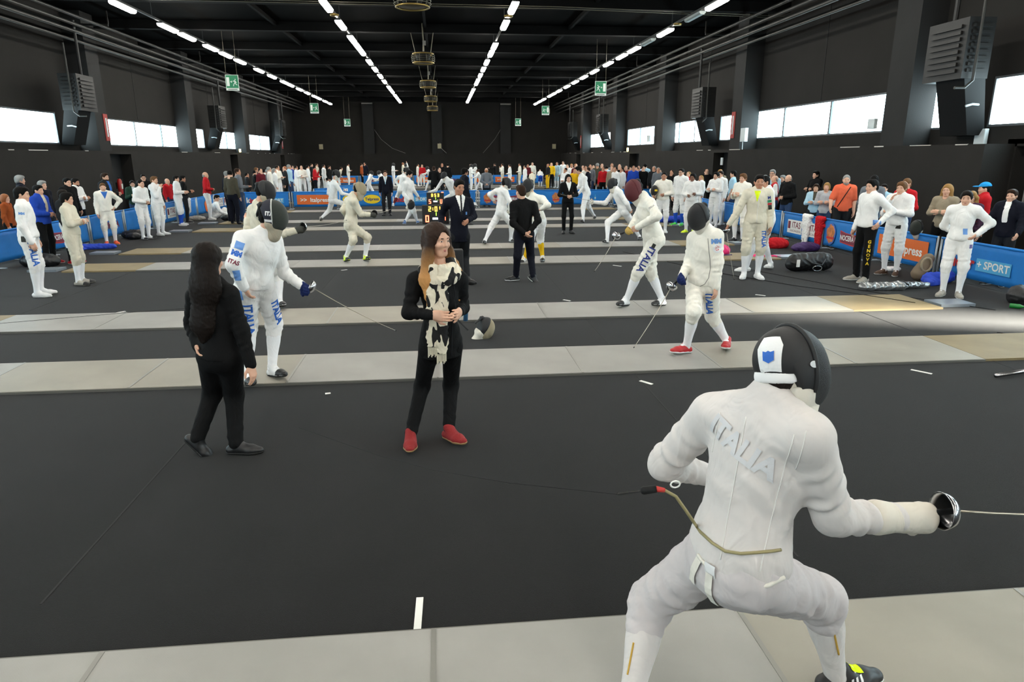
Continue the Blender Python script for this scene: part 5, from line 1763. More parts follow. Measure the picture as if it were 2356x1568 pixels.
PEOPLE = [
    {'outfit': 'fence', 'lod': 0, 'res': 0.0095, 'face': (72, -6, 14), 'hair': ('short', 'dark'), 'mask': {}, 'glove': 'r', 'biglove': True, 'top': 'worn', 'bottom': 'wornb', 'socks': 'worn', 'shoes': 'black', 'skin': 'b', 'w': 1.08, 'hem': 0.09, 'id': 'front', 'at': (1.031, 2.071), 'h': 1.8, 'J': {'al': [-0.365, 0.04, 0.115], 'ar': [0.548, 0.143, 0.115], 'pl': [0.0, 0.0, 0.815], 'nk': [0.083, 0.042, 1.362], 'hd': [0.146, 0.066, 1.482], 'hr': [0.024, -0.089, 0.764], 'sr': [0.137, -0.133, 1.309], 'wr': [0.58, -0.077, 0.96], 'er': [0.273, -0.106, 1.0], 'kr': [0.389, 0.075, 0.534], 'tr': [0.741, 0.167, 0.059], 'hl': [-0.024, 0.089, 0.764], 'sl': [-0.047, 0.224, 1.259], 'wl': [0.053, 0.475, 0.884], 'el': [-0.17, 0.357, 0.999], 'kl': [-0.223, 0.279, 0.411], 'tl': [-0.439, -0.014, 0.059]}, 'yaw': 75, 'label': 'fencer in white crouching on guard with his back to the viewer, nearest of all'},
    {'outfit': 'casual', 'lod': 0, 'fem': True, 'face': (140, -4, 0), 'hair': ('none', 'brown'), 'top': 'black', 'bottom': 'black', 'shoes': 'suede', 'sole': 't', 'slim': 0.86, 'hem': 0.12, 'w': 0.95, 'id': 'womanC', 'at': (-0.046, 5.02), 'h': 1.74, 'J': {'al': [0.044, 0.043, 0.085], 'ar': [-0.258, -0.022, 0.085], 'pl': [0.0, 0.0, 0.832], 'nk': [0.006, -0.001, 1.414], 'hd': [-0.0, -0.02, 1.606], 'hr': [-0.088, -0.016, 0.782], 'sr': [-0.177, -0.03, 1.308], 'wr': [-0.043, -0.264, 1.099], 'er': [-0.226, -0.105, 1.089], 'kr': [-0.161, 0.193, 0.414], 'tr': [-0.255, -0.291, 0.03], 'hl': [0.088, 0.016, 0.782], 'sl': [0.161, 0.031, 1.296], 'wl': [0.143, -0.168, 1.094], 'el': [0.174, 0.102, 1.07], 'kl': [0.07, 0.23, 0.4], 'tl': [0.198, -0.193, 0.03]}, 'yaw': 170, 'label': 'woman in black jacket with a black and white scarf and red shoes, long light-tipped hair'},
    {'outfit': 'suit', 'lod': 0, 'fem': True, 'face': (25, -8), 'hair': ('none', 'dark'), 'top': 'black', 'bottom': 'black', 'shoes': 'black', 'sole': 'b', 'shirt': False, 'slim': 1.06, 'id': 'womanL', 'at': (-1.661, 4.966), 'h': 1.62, 'J': {'al': [-0.251, 0.022, 0.129], 'ar': [0.034, -0.0, 0.079], 'pl': [0.0, 0.0, 0.828], 'nk': [0.016, -0.002, 1.313], 'hd': [0.006, -0.001, 1.495], 'hr': [0.078, -0.028, 0.781], 'sr': [0.136, -0.054, 1.25], 'wr': [0.245, -0.125, 0.741], 'er': [0.192, -0.076, 0.994], 'kr': [0.017, 0.15, 0.429], 'tr': [0.192, -0.008, 0.028], 'hl': [-0.078, 0.028, 0.781], 'sl': [-0.146, 0.055, 1.223], 'wl': [-0.151, 0.005, 0.862], 'el': [-0.235, 0.166, 0.994], 'kl': [-0.161, 0.202, 0.424], 'tl': [-0.163, 0.013, -0.005]}, 'yaw': 20, 'label': 'woman in a black trouser suit seen from behind, long straight dark hair'},
    {'outfit': 'fence', 'lod': 0, 'res': 0.0125, 'face': (84, -6), 'hair': ('short', 'black'), 'mask': {'mesh': 'm_meshg', 'bib': 'm_bibb', 'shell': 'm_navyshell'}, 'glove': 'l', 'glovem': 'navyglove', 'shoes': 'white', 'sole': 'b', 'hands': {'r': {'curl': 0.35}}, 'id': 'F1', 'at': (-1.846, 6.709), 'h': 1.8, 'J': {'al': [0.064, 0.099, 0.115], 'ar': [-0.127, -0.093, 0.115], 'pl': [0.0, 0.0, 1.009], 'nk': [0.15, -0.015, 1.479], 'hd': [0.227, -0.043, 1.665], 'hr': [-0.071, -0.06, 0.957], 'sr': [-0.039, -0.126, 1.455], 'wr': [-0.026, -0.248, 1.017], 'er': [-0.082, -0.334, 1.245], 'kr': [-0.118, 0.091, 0.563], 'tr': [-0.011, -0.354, 0.059], 'hl': [0.071, 0.06, 0.957], 'sl': [0.205, 0.109, 1.404], 'wl': [0.444, 0.035, 0.968], 'el': [0.262, 0.146, 1.077], 'kl': [0.1, 0.205, 0.545], 'tl': [0.322, -0.148, 0.059]}, 'yaw': 140, 'label': 'fencer with blue thigh lettering and lowered epee, behind the dark-haired woman'},
    {'outfit': 'fence', 'lod': 1, 'res': 0.015, 'face': (76, -6), 'top': 'ivory', 'hair': ('short', 'black'), 'mask': {'bib': 'm_bibb'}, 'glove': 'r', 'glovem': 'greyglove', 'shoes': 'white', 'sole': 'b', 'id': 'behindF1', 'at': (-2.634, 10.136), 'h': 1.8, 'J': {'al': [-0.084, -0.045, 0.115], 'ar': [0.173, 0.036, 0.115], 'pl': [0.0, 0.0, 0.87], 'nk': [0.013, -0.001, 1.519], 'hd': [0.115, -0.011, 1.728], 'hr': [0.008, -0.092, 0.819], 'sr': [0.107, -0.188, 1.417], 'wr': [0.575, -0.286, 1.191], 'er': [0.325, -0.204, 1.134], 'kr': [0.154, 0.183, 0.495], 'tr': [0.562, -0.676, 0.059], 'hl': [-0.008, 0.092, 0.819], 'sl': [-0.115, 0.189, 1.448], 'wl': [-0.249, 0.303, 1.291], 'el': [-0.191, 0.092, 1.161], 'kl': [-0.103, -0.212, 0.53], 'tl': [0.038, -0.537, 0.059]}, 'yaw': 85, 'label': 'masked fencer in ivory on guard just behind the lettered fencer'},
    {'outfit': 'fence', 'lod': 0, 'res': 0.0125, 'face': (248, -24), 'top': 'offwhite', 'bottom': 'offwhite', 'hair': ('short', 'black'), 'mask': {'bib': 'm_bib'}, 'glove': 'r', 'glovem': 'navyglove', 'shoes': 'red', 'hands': {'l': {'curl': 0.4}}, 'id': 'red', 'at': (2.884, 7.247), 'h': 1.74, 'J': {'al': [0.367, 0.057, 0.113], 'ar': [-0.171, -0.077, 0.113], 'pl': [0.0, 0.0, 0.83], 'nk': [-0.012, 0.001, 1.384], 'hd': [-0.099, -0.02, 1.567], 'hr': [-0.073, 0.051, 0.78], 'sr': [-0.109, 0.096, 1.305], 'wr': [-0.262, -0.039, 0.907], 'er': [-0.125, 0.124, 1.05], 'kr': [-0.181, -0.245, 0.538], 'tr': [-0.43, -0.172, 0.058], 'hl': [0.073, -0.051, 0.78], 'sl': [0.084, -0.094, 1.345], 'wl': [0.083, -0.174, 0.802], 'el': [0.096, -0.135, 1.071], 'kl': [0.166, 0.076, 0.418], 'tl': [0.104, -0.405, 0.058]}, 'yaw': 215, 'label': 'masked fencer in red shoes walking with lowered epee'},
    {'outfit': 'fence', 'lod': 1, 'res': 0.014, 'face': (256, -28), 'top': 'offwhite', 'bottom': 'offwhite', 'hair': ('short', 'black'), 'mask': {'mesh': 'm_meshr', 'bib': 'm_bib', 'shell': 'm_meshr'}, 'glove': 'r', 'glovem': 'yellowglove', 'shoes': 'white', 'sole': 'b', 'hands': {'l': {'curl': 0.7}}, 'id': 'italia', 'at': (3.045, 9.666), 'h': 1.86, 'J': {'al': [-0.358, 0.039, 0.118], 'ar': [0.181, -0.021, 0.118], 'pl': [0.0, 0.0, 1.058], 'nk': [-0.166, 0.017, 1.605], 'hd': [-0.299, 0.03, 1.731], 'hr': [-0.013, 0.095, 1.005], 'sr': [-0.101, 0.192, 1.53], 'wr': [-0.298, 0.211, 1.151], 'er': [-0.151, 0.378, 1.284], 'kr': [-0.005, 0.017, 0.529], 'tr': [-0.089, -0.214, 0.06], 'hl': [0.013, -0.095, 1.005], 'sl': [-0.124, -0.169, 1.536], 'wl': [-0.286, -0.173, 1.217], 'el': [-0.079, -0.375, 1.384], 'kl': [-0.223, -0.067, 0.547], 'tl': [-0.61, -0.2, 0.06]}, 'yaw': 262, 'label': 'tall fencer in a maroon mask walking along the piste with blue lettering on the thigh'},
    {'outfit': 'suit', 'lod': 1, 'res': 0.014, 'face': (155, -14), 'hair': ('short', 'black'), 'skin': 'b', 'top': 'navy', 'bottom': 'charcoal', 'shoes': 'black', 'sole': 'b', 'tie': 'charcoal', 'id': 'suitC', 'at': (0.27, 11.924), 'h': 1.84, 'J': {'al': [0.12, 0.014, 0.089], 'ar': [0.008, -0.026, 0.089], 'pl': [0.0, 0.0, 0.888], 'nk': [0.023, -0.002, 1.49], 'hd': [0.017, -0.042, 1.691], 'hr': [-0.091, -0.024, 0.836], 'sr': [-0.201, -0.045, 1.425], 'wr': [-0.317, -0.134, 1.075], 'er': [-0.296, 0.105, 1.203], 'kr': [-0.078, 0.211, 0.461], 'tr': [0.017, -0.316, 0.032], 'hl': [0.091, 0.024, 0.836], 'sl': [0.192, 0.046, 1.424], 'wl': [0.151, -0.171, 1.125], 'el': [0.261, 0.071, 1.182], 'kl': [0.099, 0.261, 0.451], 'tl': [0.267, -0.146, 0.032]}, 'yaw': 165, 'label': 'man in a dark suit and tie looking down beside the lower scoreboard'},
    {'outfit': 'suit', 'lod': 1, 'res': 0.014, 'face': (330, -4), 'hair': ('short', 'brown'), 'top': 'black', 'bottom': 'navy', 'shoes': 'black', 'sole': 'w', 'shirt': False, 'w': 1.05, 'id': 'suitB', 'at': (1.435, 12.099), 'h': 1.7, 'J': {'al': [-0.145, 0.044, 0.083], 'ar': [0.161, -0.046, 0.083], 'pl': [0.0, 0.0, 0.881], 'nk': [-0.029, 0.003, 1.416], 'hd': [-0.06, 0.006, 1.586], 'hr': [0.087, 0.012, 0.832], 'sr': [0.177, 0.023, 1.35], 'wr': [0.09, -0.169, 0.916], 'er': [0.238, -0.088, 1.096], 'kr': [0.138, 0.145, 0.422], 'tr': [0.201, -0.07, 0.029], 'hl': [-0.087, -0.012, 0.832], 'sl': [-0.196, -0.021, 1.356], 'wl': [-0.019, -0.24, 0.889], 'el': [-0.217, -0.123, 1.051], 'kl': [-0.133, -0.112, 0.464], 'tl': [-0.326, -0.01, 0.029]}, 'yaw': 352, 'label': 'man in a dark suit seen from behind with hands clasped at his back'},
    {'outfit': 'fence', 'lod': 1, 'face': (240, -10), 'top': 'offwhite', 'hair': ('short', 'black'), 'mask': {'bib': 'm_bibb'}, 'socks': 'yellow', 'shoes': 'white', 'sole': 'b', 'id': 'yellow', 'at': (1.98, 14.217), 'h': 1.72, 'J': {'al': [0.098, -0.013, 0.112], 'ar': [-0.278, 0.031, 0.112], 'pl': [0.0, 0.0, 0.915], 'nk': [-0.121, 0.012, 1.382], 'hd': [-0.201, 0.02, 1.602], 'hr': [-0.063, 0.063, 0.866], 'sr': [-0.247, 0.134, 1.312], 'wr': [-0.193, 0.028, 1.021], 'er': [-0.252, 0.271, 1.089], 'kr': [-0.174, -0.1, 0.498], 'tr': [-0.331, -0.044, 0.057], 'hl': [0.063, -0.063, 0.866], 'sl': [0.077, -0.117, 1.335], 'wl': [0.029, -0.313, 1.151], 'el': [0.14, -0.421, 1.23], 'kl': [0.066, 0.13, 0.489], 'tl': [0.056, -0.307, 0.057]}, 'yaw': 225, 'label': 'masked fencer in yellow socks facing the suited man'},
    {'outfit': 'fence', 'lod': 1, 'face': (75, -12), 'hair': ('short', 'black'), 'mask': {}, 'socks': 'sock', 'shoes': 'white', 'sole': 'b', 'glove': 'r', 'id': 'lunge', 'at': (1.487, 17.469), 'h': 1.72, 'J': {'al': [-0.439, -0.117, 0.112], 'ar': [0.25, 0.136, 0.112], 'pl': [0.0, 0.0, 0.866], 'nk': [0.042, -0.004, 1.368], 'hd': [0.116, -0.012, 1.534], 'hr': [0.015, -0.087, 0.817], 'sr': [0.092, -0.176, 1.313], 'wr': [0.199, -0.136, 0.874], 'er': [0.186, -0.273, 1.089], 'kr': [0.265, 0.008, 0.497], 'tr': [0.321, -0.089, 0.057], 'hl': [-0.015, 0.087, 0.817], 'sl': [-0.114, 0.178, 1.322], 'wl': [-0.203, 0.086, 1.121], 'el': [-0.303, -0.053, 1.258], 'kl': [-0.257, 0.05, 0.446], 'tl': [-0.548, -0.616, 0.057]}, 'yaw': 80, 'label': 'masked fencer stepping wide behind the suited man'},
    {'outfit': 'fence', 'lod': 1, 'res': 0.015, 'face': (85, -4), 'top': 'ivory', 'bottom': 'ivory', 'hair': ('short', 'black'), 'mask': {'mesh': 'm_meshb', 'bib': 'm_bibb', 'shell': 'm_meshb', 'trim': 'm_bibb'}, 'glove': 'r', 'glovem': 'greyglove', 'shoes': 'neon', 'sole': 'b', 'id': 'neon', 'at': (-1.95, 14.741), 'h': 1.76, 'J': {'al': [-0.147, -0.059, 0.113], 'ar': [0.254, 0.048, 0.113], 'pl': [0.0, 0.0, 0.837], 'nk': [0.079, -0.008, 1.384], 'hd': [0.218, -0.022, 1.542], 'hr': [0.008, -0.09, 0.787], 'sr': [0.126, -0.186, 1.288], 'wr': [0.457, -0.26, 1.026], 'er': [0.241, -0.13, 1.029], 'kr': [0.336, 0.014, 0.526], 'tr': [0.497, -0.355, 0.058], 'hl': [-0.008, 0.09, 0.787], 'sl': [-0.059, 0.18, 1.277], 'wl': [-0.127, 0.287, 0.955], 'el': [-0.15, 0.052, 1.104], 'kl': [0.056, -0.192, 0.5], 'tl': [0.079, -0.521, 0.058]}, 'yaw': 85, 'label': 'masked fencer all in ivory with neon yellow shoes'},
    {'outfit': 'fence', 'lod': 1, 'res': 0.02, 'face': (70, -8), 'hair': ('short', 'black'), 'mask': {}, 'shoes': 'grey', 'sole': 'b', 'glove': 'r', 'id': 'white13', 'at': (-3.789, 24.39), 'h': 1.74, 'J': {'al': [-0.462, 0.061, 0.113], 'ar': [0.564, -0.071, 0.113], 'pl': [0.0, 0.0, 0.766], 'nk': [0.096, -0.01, 1.359], 'hd': [0.174, -0.017, 1.617], 'hr': [0.031, -0.084, 0.717], 'sr': [0.199, -0.178, 1.243], 'wr': [0.669, -0.225, 0.896], 'er': [0.361, -0.23, 0.968], 'kr': [0.418, -0.063, 0.591], 'tr': [0.727, -0.275, 0.058], 'hl': [-0.031, 0.084, 0.717], 'sl': [-0.096, 0.167, 1.249], 'wl': [-0.037, 0.262, 0.804], 'el': [-0.143, 0.104, 0.955], 'kl': [-0.175, 0.269, 0.378], 'tl': [-0.245, -0.537, 0.058]}, 'yaw': 70, 'label': 'white fencer lunging in front of the orange press panel'},
    {'outfit': 'fence', 'lod': 1, 'res': 0.02, 'face': (110, -25), 'hair': ('full', 'black'), 'shoes': 'blue', 'sole': 'w', 'id': 'walk15', 'at': (-1.091, 22.801), 'h': 1.72, 'J': {'al': [0.237, 0.062, 0.112], 'ar': [-0.163, -0.07, 0.112], 'pl': [0.0, 0.0, 0.856], 'nk': [-0.008, 0.001, 1.448], 'hd': [0.049, -0.005, 1.627], 'hr': [-0.051, -0.072, 0.806], 'sr': [-0.122, -0.139, 1.34], 'wr': [0.013, -0.303, 0.841], 'er': [-0.151, -0.186, 0.999], 'kr': [0.046, 0.098, 0.448], 'tr': [-0.216, -0.375, 0.057], 'hl': [0.051, 0.072, 0.806], 'sl': [0.098, 0.141, 1.344], 'wl': [0.284, 0.122, 0.929], 'el': [0.161, 0.006, 1.118], 'kl': [0.141, -0.146, 0.466], 'tl': [0.357, -0.619, 0.057]}, 'yaw': 125, 'label': 'bare-headed dark-haired fencer walking with his mask at the hip'},
    {'outfit': 'fence', 'lod': 1, 'res': 0.02, 'face': (275, -15), 'hair': ('full', 'black'), 'shoes': 'white', 'sole': 'b', 'id': 'tall17', 'at': (4.907, 23.347), 'h': 1.82, 'J': {'al': [-0.224, -0.679, 0.116], 'ar': [0.46, 0.656, 0.116], 'pl': [0.0, 0.0, 0.999], 'nk': [-0.172, 0.017, 1.533], 'hd': [-0.281, 0.028, 1.721], 'hr': [0.016, 0.092, 0.947], 'sr': [-0.169, 0.199, 1.459], 'wr': [-0.371, 0.22, 1.008], 'er': [-0.218, 0.104, 1.186], 'kr': [0.181, 0.357, 0.466], 'tr': [0.255, -0.679, 0.059], 'hl': [-0.016, -0.092, 0.947], 'sl': [-0.084, -0.174, 1.453], 'wl': [-0.299, -0.152, 0.957], 'el': [-0.131, -0.181, 1.129], 'kl': [-0.164, -0.339, 0.484], 'tl': [-0.539, -1.306, 0.059]}, 'yaw': 280, 'label': 'bare-headed fencer bending forward behind the black-suited woman'},
    {'outfit': 'fence', 'lod': 1, 'res': 0.018, 'face': (265, -6), 'hair': ('short', 'black'), 'mask': {}, 'glove': 'r', 'shoes': 'white', 'sole': 'b', 'id': 'guard18', 'at': (4.651, 17.363), 'h': 1.74, 'J': {'al': [0.527, 0.282, 0.113], 'ar': [-0.483, -0.287, 0.113], 'pl': [0.0, 0.0, 0.856], 'nk': [-0.205, 0.021, 1.351], 'hd': [-0.303, 0.03, 1.506], 'hr': [-0.008, 0.089, 0.806], 'sr': [-0.214, 0.193, 1.304], 'wr': [-0.749, 0.197, 1.033], 'er': [-0.45, 0.187, 1.004], 'kr': [-0.42, -0.044, 0.535], 'tr': [-0.815, -0.656, 0.058], 'hl': [0.008, -0.089, 0.806], 'sl': [-0.167, -0.155, 1.295], 'wl': [0.114, -0.183, 0.855], 'el': [-0.004, -0.292, 1.019], 'kl': [0.255, 0.176, 0.506], 'tl': [0.456, -0.165, 0.058]}, 'yaw': 265, 'label': 'masked fencer on guard facing left, front leg bent, mid-hall at right'},
    {'outfit': 'fence', 'lod': 1, 'res': 0.02, 'face': (245, -6), 'hair': ('short', 'black'), 'mask': {}, 'glove': 'r', 'shoes': 'white', 'sole': 'b', 'id': 'board19', 'at': (0.454, 28.798), 'h': 1.76, 'J': {'al': [0.89, -0.089, 0.273], 'ar': [-0.42, 0.042, 0.171], 'pl': [0.0, 0.0, 0.676], 'nk': [-0.239, 0.024, 1.282], 'hd': [-0.354, 0.035, 1.427], 'hr': [-0.023, 0.087, 0.626], 'sr': [-0.454, 0.211, 1.193], 'wr': [-0.96, 0.262, 0.754], 'er': [-0.722, 0.194, 0.819], 'kr': [-0.39, 0.32, 0.45], 'tr': [-0.596, 0.444, 0.058], 'hl': [0.023, -0.087, 0.626], 'sl': [-0.053, -0.16, 1.204], 'wl': [0.082, -0.174, 0.664], 'el': [0.045, -0.174, 0.914], 'kl': [0.38, -0.027, 0.485], 'tl': [1.097, 0.217, 0.058]}, 'yaw': 255, 'label': 'masked white fencer lunging left behind the upper scoreboard'},
    {'outfit': 'fence', 'lod': 1, 'res': 0.02, 'face': (80, -6), 'hair': ('short', 'black'), 'mask': {'mesh': 'm_mesh', 'shell': 'm_trim'}, 'glove': 'r', 'socks': 'maroon', 'shoes': 'white', 'sole': 'b', 'id': 'opp21', 'at': (-1.712, 29.015), 'h': 1.74, 'J': {'al': [-0.336, 0.034, 0.261], 'ar': [0.289, -0.029, 0.153], 'pl': [0.0, 0.0, 0.87], 'nk': [0.153, -0.015, 1.431], 'hd': [0.254, -0.025, 1.617], 'hr': [0.016, -0.088, 0.82], 'sr': [0.221, -0.19, 1.332], 'wr': [0.567, -0.225, 1.042], 'er': [0.365, -0.334, 1.13], 'kr': [0.279, 0.115, 0.567], 'tr': [0.383, 0.687, 0.058], 'hl': [-0.016, 0.088, 0.82], 'sl': [-0.073, 0.176, 1.344], 'wl': [-0.09, 0.177, 0.988], 'el': [-0.217, 0.323, 1.193], 'kl': [-0.184, 0.336, 0.559], 'tl': [-0.455, 0.8, 0.058]}, 'yaw': 80, 'label': 'masked fencer in maroon socks leaning in behind the walking fencer'},
    {'outfit': 'fence', 'lod': 1, 'face': (255, -5), 'hair': ('crop', 'black'), 'skin': 'b', 'shoes': 'white', 'sole': 'w', 'id': 'behind27', 'at': (6.249, 12.766), 'h': 1.86, 'J': {'al': [0.262, 0.128, 0.09], 'ar': [-0.359, -0.118, 0.09], 'pl': [0.0, 0.0, 1.042], 'nk': [-0.01, 0.001, 1.545], 'hd': [-0.091, 0.009, 1.695], 'hr': [-0.033, 0.09, 0.989], 'sr': [-0.043, 0.173, 1.489], 'wr': [-0.077, 0.176, 1.125], 'er': [0.055, 0.356, 1.266], 'kr': [-0.237, -0.134, 0.655], 'tr': [-0.52, -0.104, 0.032], 'hl': [0.033, -0.09, 0.989], 'sl': [-0.046, -0.164, 1.507], 'wl': [-0.029, -0.166, 1.038], 'el': [0.061, -0.038, 1.254], 'kl': [0.062, 0.136, 0.561], 'tl': [-0.047, -0.098, 0.032]}, 'yaw': 250, 'label': 'fencer walking left just behind the neon-collared fencer'},
    {'outfit': 'fence', 'lod': 1, 'res': 0.02, 'face': (100, -20), 'hair': ('short', 'black'), 'shoes': 'white', 'sole': 'w', 'id': 'sitting', 'at': (-8.534, 26.583), 'h': 1.72, 'J': {'al': [0.529, -0.103, 0.038], 'ar': [0.614, -0.212, 0.008], 'pl': [0.0, 0.0, 0.073], 'nk': [0.166, -0.017, 0.508], 'hd': [0.202, -0.02, 0.715], 'hr': [0.015, -0.087, 0.024], 'sr': [0.233, -0.19, 0.463], 'wr': [0.605, -0.328, 0.131], 'er': [0.362, -0.331, 0.247], 'kr': [0.462, 0.08, 0.252], 'tr': [0.724, -0.223, -0.03], 'hl': [-0.015, 0.087, 0.024], 'sl': [0.031, 0.163, 0.46], 'wl': [0.416, 0.075, 0.158], 'el': [0.179, 0.03, 0.259], 'kl': [0.374, 0.198, 0.282], 'tl': [0.64, -0.114, -0.0]}, 'yaw': 80, 'label': 'dark-haired fencer sitting on the floor by the left barrier'},
]
WEAPONS = [
    {'hilt': [1.721, 1.983, 0.987], 'tip': [2.619, 1.937, 0.967], 'label': 'epee with bright bell guard held out by the crouching fencer', 'by': 'front', 'q': 'r', 'gold': False},
    {'hilt': [-1.32, 6.736, 0.958], 'tip': [-0.506, 6.618, 0.523], 'label': 'epee pointing down from the gloved hand of the lettered fencer', 'by': 'F1', 'q': 'l', 'gold': False},
    {'hilt': [-1.969, 9.841, 1.241], 'tip': [-1.473, 10.628, 1.257], 'label': 'epee held out by the ivory fencer behind', 'by': 'behindF1', 'q': 'r', 'gold': False},
    {'hilt': [2.516, 7.219, 0.792], 'tip': [1.965, 6.695, 0.254], 'label': 'epee lowered toward the piste by the red-shoed fencer', 'by': 'red', 'q': 'r', 'gold': False},
    {'hilt': [2.457, 9.523, 1.091], 'tip': [1.995, 8.81, 0.712], 'label': 'epee carried low by the maroon-masked fencer', 'by': 'italia', 'q': 'l', 'gold': False},
    {'hilt': [-1.417, 14.473, 1.054], 'tip': [-1.152, 15.363, 1.063], 'label': 'epee of the neon-shoed fencer', 'by': 'neon', 'q': 'r', 'gold': False},
    {'hilt': [3.848, 17.565, 1.067], 'tip': [3.112, 18.113, 1.219], 'label': 'epee of the fencer on guard at right, pointing past the suited woman', 'by': 'guard18', 'q': 'r', 'gold': False},
    {'hilt': [-3.067, 24.16, 0.896], 'tip': [-2.72, 25.021, 0.918], 'label': 'epee of the fencer before the orange panel', 'by': 'white13', 'q': 'r', 'gold': False},
    {'hilt': [-0.537, 29.063, 0.754], 'tip': [-1.321, 29.556, 0.671], 'label': 'epee of the fencer behind the upper scoreboard', 'by': 'board19', 'q': 'r', 'gold': False},
]
